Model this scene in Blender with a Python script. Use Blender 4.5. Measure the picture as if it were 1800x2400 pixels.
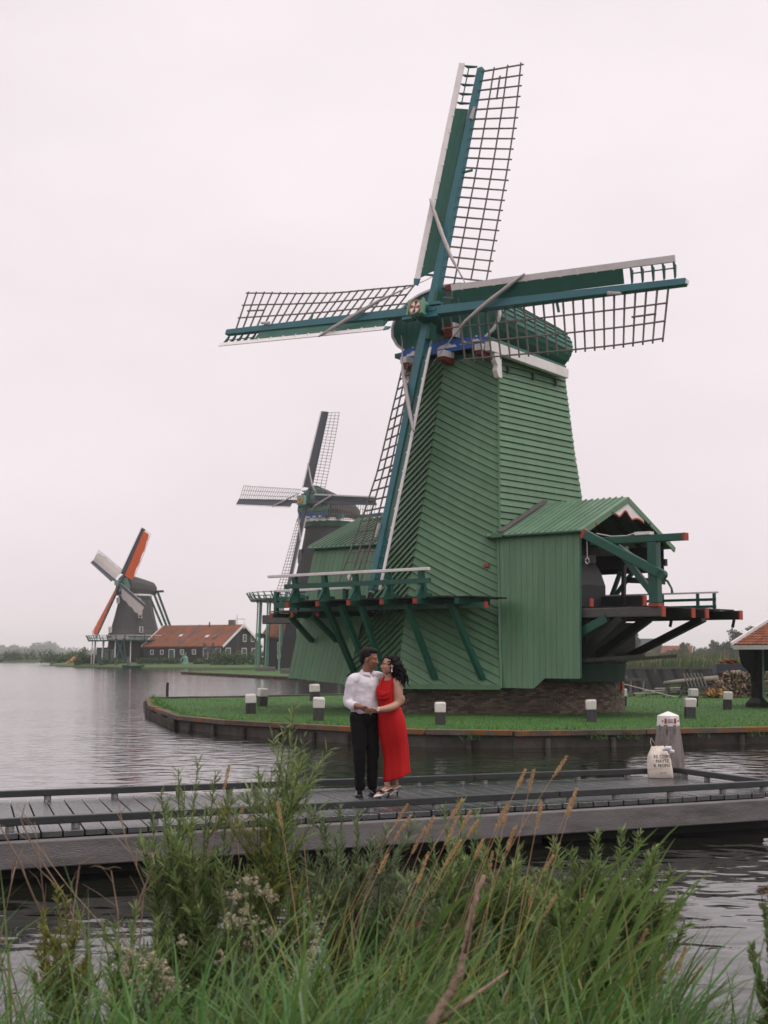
import bpy, bmesh, math, random
import numpy as np
from math import sin, cos, pi, radians as R, sqrt
from mathutils import Vector as V, Matrix, noise as mnoise

for _o in list(bpy.data.objects):
    bpy.data.objects.remove(_o)
SC = bpy.context.scene
COL = SC.collection
random.seed(7)
NR = np.random.default_rng(7)

# ------------------------------------------------------------------ camera, sky, sun, exposure
EYE = 2.25                                   # metres above the water
PITCH = math.atan(337.0 / 3333.0)
cam_d = bpy.data.cameras.new('camera')
cam_d.sensor_fit = 'VERTICAL'; cam_d.sensor_height = 36.0; cam_d.sensor_width = 27.0
cam_d.lens = 50.0; cam_d.clip_start = 0.05; cam_d.clip_end = 9000
cam_d.dof.use_dof = True; cam_d.dof.focus_distance = 17.2; cam_d.dof.aperture_fstop = 4.5
cam = bpy.data.objects.new('camera', cam_d); COL.objects.link(cam)
cam.location = (0, 0, EYE); cam.rotation_euler = (pi / 2 + PITCH, 0, 0)
SC.camera = cam

SUN_EL, SUN_AZ = R(64), R(104)               # azimuth clockwise from +Y: the bright part of the overcast, right and behind the camera
world = bpy.data.worlds.new('World'); SC.world = world
world.use_nodes = True
wn, wl = world.node_tree.nodes, world.node_tree.links
wn.clear()
w_out = wn.new('ShaderNodeOutputWorld'); w_bg = wn.new('ShaderNodeBackground'); w_bg.inputs['Strength'].default_value = 0.1
w_sky = wn.new('ShaderNodeTexSky'); w_sky.sky_type = 'NISHITA'; w_sky.sun_disc = False
w_sky.sun_elevation = SUN_EL; w_sky.sun_rotation = SUN_AZ; w_sky.dust_density = 3.0
w_tc = wn.new('ShaderNodeTexCoord'); w_sep = wn.new('ShaderNodeSeparateXYZ')
w_ramp = wn.new('ShaderNodeValToRGB')
w_ramp.color_ramp.elements[0].position = 0.0; w_ramp.color_ramp.elements[0].color = (0.945, 0.842, 0.880, 1)
w_ramp.color_ramp.elements[1].position = 0.34; w_ramp.color_ramp.elements[1].color = (0.968, 0.884, 0.912, 1)
e_ = w_ramp.color_ramp.elements.new(0.12); e_.color = (0.952, 0.858, 0.890, 1)
w_map = wn.new('ShaderNodeMapping'); w_map.inputs['Scale'].default_value = (1.5, 1.5, 3.0)
w_noise = wn.new('ShaderNodeTexNoise'); w_noise.inputs['Scale'].default_value = 1.6; w_noise.inputs['Detail'].default_value = 5
w_mr = wn.new('ShaderNodeMapRange'); w_mr.inputs['From Min'].default_value = 0.3; w_mr.inputs['From Max'].default_value = 0.7
w_mr.inputs['To Min'].default_value = 9.05; w_mr.inputs['To Max'].default_value = 10.55
w_mul = wn.new('ShaderNodeVectorMath'); w_mul.operation = 'SCALE'
w_mix = wn.new('ShaderNodeMix'); w_mix.data_type = 'RGBA'; w_mix.inputs['Factor'].default_value = 0.96
wl.new(w_tc.outputs['Generated'], w_sep.inputs[0]); wl.new(w_sep.outputs['Z'], w_ramp.inputs['Fac'])
wl.new(w_tc.outputs['Generated'], w_map.inputs['Vector']); wl.new(w_map.outputs[0], w_noise.inputs['Vector'])
wl.new(w_noise.outputs['Fac'], w_mr.inputs['Value'])
wl.new(w_ramp.outputs['Color'], w_mul.inputs[0]); wl.new(w_mr.outputs[0], w_mul.inputs['Scale'])
wl.new(w_sky.outputs['Color'], w_mix.inputs['A']); wl.new(w_mul.outputs[0], w_mix.inputs['B'])
wl.new(w_mix.outputs['Result'], w_bg.inputs['Color']); wl.new(w_bg.outputs[0], w_out.inputs['Surface'])

sun_d = bpy.data.lights.new('sun', 'SUN'); sun_d.energy = 1.5; sun_d.angle = R(18); sun_d.color = (1.0, 0.96, 0.90)
sun = bpy.data.objects.new('sun', sun_d); COL.objects.link(sun)
_d = V((sin(SUN_AZ) * cos(SUN_EL), cos(SUN_AZ) * cos(SUN_EL), sin(SUN_EL)))
sun.rotation_euler = (-_d).to_track_quat('-Z', 'Y').to_euler(); sun.location = _d * 60

SC.view_settings.view_transform = 'Standard'; SC.view_settings.look = 'None'
SC.view_settings.exposure = 0.0; SC.view_settings.gamma = 1.0; SC.view_settings.use_curve_mapping = False
SC.render.engine = 'CYCLES'
SC.cycles.max_bounces = 6; SC.cycles.diffuse_bounces = 3; SC.cycles.glossy_bounces = 3
SC.cycles.transmission_bounces = 3; SC.cycles.volume_bounces = 3; SC.cycles.transparent_max_bounces = 8
SC.cycles.use_denoising = True
SC.cycles.caustics_reflective = False; SC.cycles.caustics_refractive = False

# ------------------------------------------------------------------ materials
def mat(name, col, rough=0.55, var=0.18, scale=3.0, rnd=0.10, bump=0.0, bscale=40.0, stretch=(1, 1, 1), dirt=None, dirt_amt=0.0,
        dirt_scale=1.2, spec=0.4, island=False, trans=0.0, hue=0.0, metallic=0.0, dirt_lo=0.5, dirt_hi=0.7):
    m = bpy.data.materials.new(name); m.use_nodes = True
    n, l = m.node_tree.nodes, m.node_tree.links
    b = n['Principled BSDF']; out = n['Material Output']
    b.inputs['Roughness'].default_value = rough; b.inputs['Specular IOR Level'].default_value = spec; b.inputs['Metallic'].default_value = metallic
    tc = n.new('ShaderNodeTexCoord'); mp = n.new('ShaderNodeMapping'); mp.inputs['Scale'].default_value = stretch
    l.new(tc.outputs['Object'], mp.inputs['Vector'])
    nz = n.new('ShaderNodeTexNoise'); nz.inputs['Scale'].default_value = scale; nz.inputs['Detail'].default_value = 7; nz.inputs['Roughness'].default_value = 0.65
    l.new(mp.outputs[0], nz.inputs['Vector'])
    mr = n.new('ShaderNodeMapRange'); mr.inputs['From Min'].default_value = 0.25; mr.inputs['From Max'].default_value = 0.75
    mr.inputs['To Min'].default_value = 1 - var; mr.inputs['To Max'].default_value = 1 + var
    l.new(nz.outputs['Fac'], mr.inputs['Value'])
    fac = mr.outputs[0]
    if rnd:
        if island:
            g = n.new('ShaderNodeNewGeometry'); ro = g.outputs['Random Per Island']
        else:
            oi = n.new('ShaderNodeObjectInfo'); ro = oi.outputs['Random']
        r2 = n.new('ShaderNodeMapRange'); r2.inputs['To Min'].default_value = 1 - rnd; r2.inputs['To Max'].default_value = 1 + rnd
        l.new(ro, r2.inputs['Value'])
        mm = n.new('ShaderNodeMath'); mm.operation = 'MULTIPLY'; l.new(fac, mm.inputs[0]); l.new(r2.outputs[0], mm.inputs[1]); fac = mm.outputs[0]
    sc = n.new('ShaderNodeVectorMath'); sc.operation = 'SCALE'; sc.inputs[0].default_value = col[:3]
    l.new(fac, sc.inputs['Scale'])
    c = sc.outputs[0]
    if hue and rnd:
        hs = n.new('ShaderNodeHueSaturation'); r3 = n.new('ShaderNodeMapRange'); r3.inputs['To Min'].default_value = 0.5 - hue; r3.inputs['To Max'].default_value = 0.5 + hue
        mu = n.new('ShaderNodeMath'); mu.operation = 'MULTIPLY'; mu.inputs[1].default_value = 7.31; fr = n.new('ShaderNodeMath'); fr.operation = 'FRACT'
        l.new(ro, mu.inputs[0]); l.new(mu.outputs[0], fr.inputs[0]); l.new(fr.outputs[0], r3.inputs['Value']); l.new(r3.outputs[0], hs.inputs['Hue'])
        l.new(c, hs.inputs['Color']); c = hs.outputs['Color']
    if dirt is not None:
        nd = n.new('ShaderNodeTexNoise'); nd.inputs['Scale'].default_value = dirt_scale; nd.inputs['Detail'].default_value = 9; nd.inputs['Roughness'].default_value = 0.7
        l.new(mp.outputs[0], nd.inputs['Vector'])
        md = n.new('ShaderNodeMapRange'); md.inputs['From Min'].default_value = dirt_lo; md.inputs['From Max'].default_value = dirt_hi; md.inputs['To Max'].default_value = dirt_amt
        l.new(nd.outputs['Fac'], md.inputs['Value'])
        mx = n.new('ShaderNodeMix'); mx.data_type = 'RGBA'; mx.inputs['B'].default_value = (*dirt[:3], 1)
        l.new(md.outputs[0], mx.inputs['Factor']); l.new(c, mx.inputs['A']); c = mx.outputs['Result']
    l.new(c, b.inputs['Base Color'])
    if bump:
        nb = n.new('ShaderNodeTexNoise'); nb.inputs['Scale'].default_value = bscale; nb.inputs['Detail'].default_value = 5
        l.new(mp.outputs[0], nb.inputs['Vector'])
        bp = n.new('ShaderNodeBump'); bp.inputs['Strength'].default_value = bump; bp.inputs['Distance'].default_value = 0.02
        l.new(nb.outputs['Fac'], bp.inputs['Height']); l.new(bp.outputs[0], b.inputs['Normal'])
    if trans:
        tr = n.new('ShaderNodeBsdfTranslucent'); l.new(c, tr.inputs['Color'])
        ms = n.new('ShaderNodeMixShader'); ms.inputs[0].default_value = trans
        l.new(b.outputs[0], ms.inputs[1]); l.new(tr.outputs[0], ms.inputs[2]); l.new(ms.outputs[0], out.inputs['Surface'])
    return m

M = {}
M['green'] = mat('pale_green_paint', (0.098, 0.203, 0.110), 0.38, 0.14, 1.2, 0.11, 0.15, 30, (2.6, 2.6, 0.45), (0.135, 0.215, 0.150), 0.55, 0.9, spec=0.35)
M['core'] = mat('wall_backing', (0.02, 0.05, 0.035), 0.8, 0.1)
M['roofgreen'] = mat('pale_green_roof_paint', (0.135, 0.235, 0.155), 0.38, 0.12, 1.5, 0.10, 0.2, 30, (1, 1, 1), (0.30, 0.34, 0.28), 0.35, 1.1)
M['dkgreen'] = mat('dark_green_paint', (0.010, 0.088, 0.060), 0.42, 0.15, 2.0, 0.10, 0.2, 30)
M['capgreen'] = mat('blue_green_cap_paint', (0.019, 0.118, 0.090), 0.38, 0.18, 1.6, 0.14, 0.2, 25)
M['teal'] = mat('teal_stock_paint', (0.030, 0.146, 0.168), 0.42, 0.14, 2.0, 0.06, 0.2, 25)
M['white'] = mat('white_paint', (0.80, 0.75, 0.74), 0.5, 0.08, 2.5, 0.04, 0.15, 30, (1, 1, 1), (0.42, 0.38, 0.36), 0.35, 2.0)
M['white_worn'] = mat('worn_white_paint', (0.74, 0.69, 0.67), 0.6, 0.12, 4.0, 0.08, 0.3, 30, (1, 1, 1), (0.27, 0.245, 0.225), 0.75, 3.2)
M['red'] = mat('red_lead_paint', (0.36, 0.050, 0.028), 0.55, 0.15, 5.0, 0.08)
M['maroon'] = mat('brown_red_paint', (0.20, 0.035, 0.022), 0.5, 0.15, 4.0, 0.05)
M['blue'] = mat('sky_blue_paint', (0.025, 0.115, 0.42), 0.45, 0.25, 3.0, 0.02)
M['lattice'] = mat('weathered_lattice_wood', (0.165, 0.146, 0.130), 0.7, 0.2, 6.0, 0.15)
M['lattice_lt'] = mat('pale_lattice_wood', (0.22, 0.19, 0.165), 0.7, 0.2, 6.0, 0.15)
M['canvas'] = mat('rolled_sailcloth', (0.50, 0.45, 0.43), 0.8, 0.15, 9.0, 0.0, 0.6, 25)
M['iron'] = mat('dark_iron', (0.02, 0.02, 0.021), 0.5, 0.2, 8.0, 0.05)
M['gold'] = mat('ochre_paint', (0.45, 0.22, 0.06), 0.45, 0.2, 8.0, 0.0)
M['greywood'] = mat('weathered_grey_oak', (0.105, 0.098, 0.094), 0.8, 0.35, 3.5, 0.15, 0.7, 18, (1, 6, 6))
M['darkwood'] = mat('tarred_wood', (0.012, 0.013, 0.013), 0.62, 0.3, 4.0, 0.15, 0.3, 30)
M['brick'] = mat('old_brown_brick', (0.165, 0.122, 0.094), 0.85, 0.35, 2.0, 0.55, 0.5, 60, (1, 1, 1), (0.075, 0.068, 0.060), 0.6, 0.8, island=True, hue=0.02)
M['mortar'] = mat('grey_mortar', (0.13, 0.118, 0.105), 0.9, 0.25, 5.0, 0.0)
M['thatch'] = mat('grey_thatch', (0.060, 0.057, 0.058), 0.95, 0.22, 5.0, 0.05, 0.6, 14, (1, 1, 0.3))
M['tile'] = mat('orange_red_roof_tile', (0.20, 0.060, 0.026), 0.8, 0.28, 2.0, 0.30, 0.3, 20, (1, 1, 1), (0.055, 0.05, 0.035), 0.75, 0.9)
M['tilefar'] = mat('far_orange_roof_tile', (0.225, 0.066, 0.028), 0.8, 0.38, 2.2, 0.1, 0.3, 8, (1, 1, 1), (0.10, 0.055, 0.03), 0.85, 0.6, dirt_lo=0.42, dirt_hi=0.62)
M['mint'] = mat('mint_green_paint', (0.16, 0.36, 0.27), 0.5, 0.1, 2.0, 0.05)
M['glass'] = mat('dark_window_glass', (0.03, 0.035, 0.04), 0.08, 0.1, 2.0, 0.1, spec=0.6)
M['orange'] = mat('orange_sailcloth', (0.92, 0.185, 0.03), 0.8, 0.12, 2.0, 0.02, trans=0.35)
M['cream'] = mat('cream_sailcloth', (0.80, 0.75, 0.72), 0.8, 0.08, 2.0, 0.02, trans=0.45)
M['slate'] = mat('blue_grey_board_paint', (0.050, 0.058, 0.078), 0.5, 0.12, 3.0, 0.05)
M['deck'] = mat('dark_grey_deck_board', (0.055, 0.058, 0.062), 0.17, 0.32, 4.0, 0.22, 0.35, 60, (1, 1, 1), (0.115, 0.112, 0.105), 0.7, 1.6, spec=0.5)
M['kerb'] = mat('charcoal_kerb_rail', (0.030, 0.034, 0.036), 0.42, 0.2, 6.0, 0.10, 0.25, 60)
M['beam'] = mat('weathered_fascia_timber', (0.165, 0.152, 0.152), 0.6, 0.35, 1.6, 0.08, 0.5, 30, (1, 1, 5), (0.05, 0.045, 0.043), 0.7, 0.9)
M['steel'] = mat('galvanised_spacer', (0.25, 0.25, 0.25), 0.5, 0.15, 20.0, 0.05, metallic=0.2)
M['pile'] = mat('grey_mooring_timber', (0.23, 0.20, 0.185), 0.8, 0.32, 5.0, 0.05, 0.8, 16, (5, 5, 0.7), (0.08, 0.07, 0.065), 0.8, 2.0)
M['bollard'] = mat('dark_grey_bollard_wood', (0.055, 0.053, 0.055), 0.85, 0.35, 6.0, 0.2, 0.7, 20, (4, 4, 0.8))
M['quay'] = mat('wet_quay_timber', (0.080, 0.070, 0.058), 0.7, 0.35, 3.0, 0.25, 0.5, 20, (1, 1, 1), (0.018, 0.022, 0.014), 0.8, 1.0)
M['quaycap'] = mat('lichened_quay_timber', (0.105, 0.085, 0.068), 0.85, 0.3, 3.0, 0.2, 0.6, 25, (1, 1, 1), (0.235, 0.095, 0.018), 0.92, 1.3, dirt_lo=0.47, dirt_hi=0.60)
M['lawn'] = mat('lawn_ground', (0.042, 0.115, 0.02), 0.9, 0.35, 1.5, 0.0, 0.8, 12, (1, 1, 1), (0.055, 0.10, 0.03), 0.6, 0.5)
M['grassblade'] = mat('lawn_blade', (0.062, 0.190, 0.024), 0.6, 0.32, 0.5, 0.38, 0.0, 40.0, (1, 1, 1), (0.115, 0.185, 0.045), 0.75, 0.45, island=True, trans=0.25, hue=0.02)
M['bank'] = mat('bank_soil', (0.020, 0.024, 0.012), 0.95, 0.4, 4.0, 0.0, 0.8, 12)
M['field'] = mat('far_meadow', (0.065, 0.115, 0.038), 0.95, 0.25, 0.05, 0.0)
M['reed'] = mat('reed_leaf', (0.052, 0.110, 0.036), 0.7, 0.15, 0.3, 0.40, island=True, trans=0.3, hue=0.03)
M['reedtan'] = mat('dry_reed', (0.30, 0.22, 0.12), 0.8, 0.15, 1.0, 0.35, island=True, trans=0.2, hue=0.01)
M['longgrass'] = mat('long_bank_grass', (0.095, 0.185, 0.042), 0.40, 0.2, 1.5, 0.50, island=True, trans=0.42, hue=0.035)
M['grassyellow'] = mat('yellowing_grass', (0.25, 0.25, 0.055), 0.5, 0.2, 1.5, 0.35, island=True, trans=0.42, hue=0.02)
M['willow'] = mat('willow_leaf', (0.195, 0.265, 0.095), 0.42, 0.2, 2.5, 0.42, island=True, trans=0.45, hue=0.03)
M['willowgrey'] = mat('silvery_willow_leaf', (0.19, 0.245, 0.125), 0.42, 0.2, 2.5, 0.38, island=True, trans=0.45, hue=0.02)
M['willowyellow'] = mat('yellow_green_leaf', (0.24, 0.24, 0.055), 0.5, 0.2, 2.5, 0.35, island=True, trans=0.45, hue=0.02)
M['stem'] = mat('brown_green_stem', (0.060, 0.055, 0.025), 0.7, 0.2, 6.0, 0.2)
M['twig'] = mat('dry_brown_twig', (0.25, 0.175, 0.120), 0.85, 0.25, 8.0, 0.25)
M['stick'] = mat('dead_branch_bark', (0.24, 0.165, 0.120), 0.9, 0.3, 14.0, 0.0, 0.8, 40)
M['tan'] = mat('golden_seed_head', (0.60, 0.41, 0.22), 0.8, 0.2, 6.0, 0.30, island=True, trans=0.3, hue=0.01)
M['bloom'] = mat('cream_blossom', (0.44, 0.39, 0.28), 0.8, 0.15, 9.0, 0.25, island=True, trans=0.2)
M['treefar'] = mat('far_tree_leaf', (0.030, 0.060, 0.030), 0.8, 0.2, 0.2, 0.45, island=True, trans=0.2, hue=0.02)
M['hedge'] = mat('shore_bush_leaf', (0.062, 0.125, 0.042), 0.8, 0.2, 0.5, 0.45, island=True, trans=0.2, hue=0.02)
M['bark'] = mat('far_tree_bark', (0.05, 0.042, 0.035), 0.9, 0.2, 2.0, 0.1)
M['wood'] = mat('split_firewood', (0.30, 0.225, 0.165), 0.85, 0.25, 6.0, 0.55, 0.5, 30, hue=0.015)
M['freshwood'] = mat('fresh_cut_wood', (0.52, 0.27, 0.10), 0.8, 0.2, 6.0, 0.35, hue=0.01)
M['skin_m'] = mat('brown_skin', (0.27, 0.128, 0.078), 0.5, 0.08, 8.0, 0.0, 0.1, 120)
M['skin_w'] = mat('light_brown_skin', (0.45, 0.245, 0.165), 0.48, 0.08, 8.0, 0.0, 0.1, 120)
M['hair'] = mat('black_hair', (0.008, 0.0065, 0.0065), 0.6, 0.3, 30.0, 0.2, 0.4, 90, island=True, spec=0.2)
M['shirt'] = mat('white_shirt_cotton', (0.72, 0.68, 0.72), 0.85, 0.05, 6.0, 0.0, 0.06, 70)
M['trousers'] = mat('black_trouser_wool', (0.0085, 0.0085, 0.009), 0.9, 0.15, 8.0, 0.0, 0.3, 90, spec=0.2)
M['shoe'] = mat('black_leather', (0.010, 0.010, 0.010), 0.25, 0.1, 8.0, 0.0, spec=0.5)
M['dress'] = mat('red_dress_crepe', (0.44, 0.006, 0.007), 0.75, 0.08, 5.0, 0.0, 0.06, 60, spec=0.25)
M['shoewhite'] = mat('white_leather', (0.68, 0.62, 0.58), 0.35, 0.05, 8.0, 0.0)
M['tote'] = mat('cream_cotton_bag', (0.72, 0.64, 0.56), 0.9, 0.08, 10.0, 0.0, 0.5, 60)
M['ink'] = mat('black_print', (0.012, 0.012, 0.012), 0.8, 0.05, 5.0, 0.0)
M['lip'] = mat('lip_red', (0.28, 0.05, 0.045), 0.4, 0.05, 5.0, 0.0)
M['eye'] = mat('eye_dark', (0.012, 0.008, 0.006), 0.2, 0.05, 5.0, 0.0)
M['eyewhite'] = mat('eye_white', (0.7, 0.66, 0.62), 0.3, 0.05, 5.0, 0.0)
M['silver'] = mat('pale_metal', (0.6, 0.58, 0.56), 0.25, 0.05, 5.0, 0.0, metallic=0.6)
M['disc_blue'] = mat('navy_disc_paint', (0.03, 0.04, 0.15), 0.45, 0.1, 5.0, 0.0)
M['tarp'] = mat('grey_plastic_sheet', (0.30, 0.32, 0.34), 0.5, 0.2, 3.0, 0.0)
for _k, _c in dict(pink=(0.5, 0.16, 0.14), navy=(0.03, 0.04, 0.09), grey=(0.25, 0.25, 0.26), pale=(0.6, 0.56, 0.52), skin=(0.33, 0.19, 0.13)).items():
    M['cl_' + _k] = mat('far_clothing_' + _k, _c, 0.8, 0.1, 5.0, 0.0)

# ------------------------------------------------------------------ helpers
class G:
    """collects solids and builds ONE mesh object"""
    def __init__(s):
        s.v = []; s.f = []; s.mi = []; s.cur = 0
    def add(s, vs, fs):
        b = len(s.v)
        s.v.extend(tuple(v) for v in vs)
        s.f.extend(tuple(i + b for i in f) for f in fs)
        s.mi.extend([s.cur] * len(fs)); return s
    def box(s, c, d, rot=None):
        x, y, z = d[0] / 2, d[1] / 2, d[2] / 2
        vs = [V((a, b, e)) for a in (-x, x) for b in (-y, y) for e in (-z, z)]
        if rot is not None: vs = [rot @ v for v in vs]
        c = V(c)
        return s.add([v + c for v in vs], [(0, 1, 3, 2), (4, 6, 7, 5), (0, 4, 5, 1), (2, 3, 7, 6), (0, 2, 6, 4), (1, 5, 7, 3)])
    def beam(s, p, q, w, h, up=(0, 0, 1), taper=1.0):
        p, q = V(p), V(q); d = (q - p).normalized(); up = V(up)
        a = d.cross(up)
        if a.length < 1e-4: a = d.cross(V((1, 0, 0)))
        a.normalize(); b = a.cross(d).normalized()
        vs = []
        for c, k in ((p, 1.0), (q, taper)):
            for i, j in ((-1, -1), (1, -1), (1, 1), (-1, 1)):
                vs.append(c + a * (i * w / 2 * k) + b * (j * h / 2 * k))
        return s.add(vs, [(3, 2, 1, 0), (4, 5, 6, 7), (0, 1, 5, 4), (1, 2, 6, 5), (2, 3, 7, 6), (3, 0, 4, 7)])
    def prism(s, poly, off):
        n = len(poly); off = V(off); poly = [V(p) for p in poly]
        vs = poly + [p + off for p in poly]
        fs = [tuple(range(n - 1, -1, -1)), tuple(range(n, 2 * n))] + [(i, (i + 1) % n, n + (i + 1) % n, n + i) for i in range(n)]
        return s.add(vs, fs)
    def tube(s, pts, rad, n=8, cap=True, flat=None, upv=(0, 0, 1)):
        pts = [V(p) for p in pts]; k = len(pts)
        if not hasattr(rad, '__len__'): rad = [rad] * k
        vs = []; ref = V(upv)
        for i, p in enumerate(pts):
            d = (pts[min(i + 1, k - 1)] - pts[max(i - 1, 0)])
            if d.length < 1e-9: d = V((0, 0, 1))
            d.normalize()
            a = d.cross(ref)
            if a.length < 0.05: a = d.cross(V((0.3, 1, 0.2)))
            a.normalize(); b = a.cross(d)
            r = rad[i]; ra, rb = (r if hasattr(r, '__len__') else (r, r))
            for j in range(n):
                t = 2 * pi * j / n
                vs.append(p + a * (cos(t) * ra) + b * (sin(t) * rb))
        fs = [(i * n + j, i * n + (j + 1) % n, (i + 1) * n + (j + 1) % n, (i + 1) * n + j) for i in range(k - 1) for j in range(n)]
        if cap: fs += [tuple(range(n - 1, -1, -1)), tuple((k - 1) * n + j for j in range(n))]
        return s.add(vs, fs)
    def lathe(s, c, prof, n=16):
        return s.tube([V(c) + V((0, 0, z)) for r, z in prof], [max(r, 1e-4) for r, z in prof], n, True, upv=(0, 1, 0))
    def ell(s, c, r, n=12, m=8, rot=None):
        c = V(c); vs = []; fs = []
        for i in range(m + 1):
            th = pi * i / m
            for j in range(n):
                t = 2 * pi * j / n
                p = V((r[0] * sin(th) * cos(t), r[1] * sin(th) * sin(t), r[2] * cos(th)))
                if rot is not None: p = rot @ p
                vs.append(c + p)
        for i in range(m):
            for j in range(n):
                fs.append((i * n + j, (i + 1) * n + j, (i + 1) * n + (j + 1) % n, i * n + (j + 1) % n))
        return s.add(vs, fs)
    def mesh(s, name, mats, smooth=False):
        me = bpy.data.meshes.new(name)
        me.from_pydata(s.v, [], s.f)
        if not isinstance(mats, (list, tuple)): mats = [mats]
        for m in mats: me.materials.append(m)
        if len(mats) > 1: me.polygons.foreach_set('material_index', s.mi)
        if smooth: me.polygons.foreach_set('use_smooth', [True] * len(me.polygons))
        bm = bmesh.new(); bm.from_mesh(me); bmesh.ops.recalc_face_normals(bm, faces=bm.faces); bm.to_mesh(me); bm.free()
        return me
    def ob(s, name, mats, parent=None, smooth=False, **kw):
        return link(name, s.mesh(name, mats, smooth), parent, **kw)

def link(name, me, parent=None, loc=None, rotz=None, label=None, cat=None, group=None, kind=None):
    o = bpy.data.objects.new(name, me); COL.objects.link(o)
    if parent is not None: o.parent = parent
    if loc is not None: o.location = loc
    if rotz is not None: o.rotation_euler.z = rotz
    if label: o['label'] = label
    if cat: o['category'] = cat
    if group: o['group'] = group
    if kind: o['kind'] = kind
    return o

def thing(name, label, cat, loc=(0, 0, 0), rotz=0.0, group=None):
    return link(name, None, None, loc, rotz, label, cat, group)

def bevel(o, w=0.01, seg=1):
    b = o.modifiers.new('edge', 'BEVEL'); b.width = w; b.segments = seg; b.limit_method = 'ANGLE'; b.angle_limit = R(40)
    return o

def copy_tree(o, parent=None):
    c = o.copy(); COL.objects.link(c)
    if parent is not None: c.parent = parent
    for ch in list(o.children): copy_tree(ch, c)
    return c

def soup(name, verts, faces_n, mats, parent=None, **kw):
    """numpy strips: verts (N,3), faces as (M,4) or (M,3) index arrays"""
    me = bpy.data.meshes.new(name)
    k = faces_n.shape[1]; nf = len(faces_n)
    me.vertices.add(len(verts)); me.vertices.foreach_set('co', np.asarray(verts, np.float32).ravel())
    me.loops.add(nf * k); me.loops.foreach_set('vertex_index', faces_n.astype(np.int32).ravel())
    me.polygons.add(nf); me.polygons.foreach_set('loop_start', np.arange(0, nf * k, k, dtype=np.int32))
    me.update(calc_edges=True)
    if not isinstance(mats, (list, tuple)): mats = [mats]
    for m in mats: me.materials.append(m)
    me.polygons.foreach_set('use_smooth', [True] * nf)
    return link(name, me, parent, **kw)

def blades(base, length, width, lean_dir, lean, curl, seg=4, rng=NR, fold=0.0):
    """grass blades as tapered bent strips; arrays of per-blade values -> (verts, quads)"""
    n = len(base); t = np.linspace(0, 1, seg + 1)
    ld = np.stack([np.cos(lean_dir), np.sin(lean_dir), np.zeros(n)], 1)
    side_a = lean_dir + pi / 2 + rng.uniform(-0.9, 0.9, n)
    sd = np.stack([np.cos(side_a), np.sin(side_a), np.zeros(n)], 1)
    vs = np.zeros((n, seg + 1, 2, 3))
    pos = base.copy()
    for i, tt in enumerate(t):
        ang = lean + curl * tt ** 1.5
        if i > 0:
            st = (length / seg)[:, None]
            pos = pos + st * (ld * np.sin(ang)[:, None] + np.array([0, 0, 1.0]) * np.cos(ang)[:, None])
        w = width * (1 - tt ** 2.2) * (0.55 + 0.45 * min(1, tt * 4)) + 0.0006
        vs[:, i, 0] = pos - sd * (w / 2)[:, None]; vs[:, i, 1] = pos + sd * (w / 2)[:, None]
    idx = np.arange(n * (seg + 1) * 2).reshape(n, seg + 1, 2)
    q = np.stack([idx[:, :-1, 0], idx[:, :-1, 1], idx[:, 1:, 1], idx[:, 1:, 0]], -1).reshape(-1, 4)
    return vs.reshape(-1, 3), q

def join_soup(parts):
    vs, qs, b = [], [], 0
    for v, q in parts:
        vs.append(v); qs.append(q + b); b += len(v)
    return np.concatenate(vs), np.concatenate(qs)

def text_mesh(txt, size, align='CENTER'):
    cu = bpy.data.curves.new('lettering', 'FONT'); cu.body = txt; cu.size = size; cu.align_x = align; cu.resolution_u = 3
    o = bpy.data.objects.new('lettering', cu); COL.objects.link(o)
    dg = bpy.context.evaluated_depsgraph_get()
    me = bpy.data.meshes.new_from_object(o.evaluated_get(dg))
    bpy.data.objects.remove(o); bpy.data.curves.remove(cu)
    return me

def remesh(g, name, voxel, smooth_it=4):
    """one continuous skin over overlapping solids"""
    me = g.mesh(name, M['white'])
    o = bpy.data.objects.new(name, me); COL.objects.link(o)
    r = o.modifiers.new('r', 'REMESH'); r.mode = 'VOXEL'; r.voxel_size = voxel; r.use_smooth_shade = True
    s_ = o.modifiers.new('s', 'SMOOTH'); s_.factor = 0.5; s_.iterations = smooth_it
    dg = bpy.context.evaluated_depsgraph_get()
    out = bpy.data.meshes.new_from_object(o.evaluated_get(dg))
    bpy.data.objects.remove(o); bpy.data.meshes.remove(me)
    out.name = name
    return out
# ------------------------------------------------------------------ the setting: water, land, haze
def flat_poly(name, pts, z, m, kind='structure'):
    g = G(); g.add([(x, y, z) for x, y in pts], [tuple(range(len(pts)))])
    return g.ob(name, m, None, kind=kind)

# water: one sheet to the horizon
wm = bpy.data.materials.new('canal_water'); wm.use_nodes = True
n, l = wm.node_tree.nodes, wm.node_tree.links
b = n['Principled BSDF']; b.inputs['Base Color'].default_value = (0.012, 0.013, 0.010, 1); b.inputs['Roughness'].default_value = 0.03; b.inputs['IOR'].default_value = 1.333
tc = n.new('ShaderNodeTexCoord')
def _wave(sc, rot, stretch, detail, dist, rough=0.5):
    mp = n.new('ShaderNodeMapping'); mp.inputs['Rotation'].default_value = (0, 0, rot); mp.inputs['Scale'].default_value = stretch
    nz = n.new('ShaderNodeTexNoise'); nz.inputs['Scale'].default_value = sc; nz.inputs['Detail'].default_value = detail; nz.inputs['Roughness'].default_value = rough
    nz.inputs['Distortion'].default_value = dist
    l.new(tc.outputs['Object'], mp.inputs['Vector']); l.new(mp.outputs[0], nz.inputs['Vector']); return nz.outputs['Fac']
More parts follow.
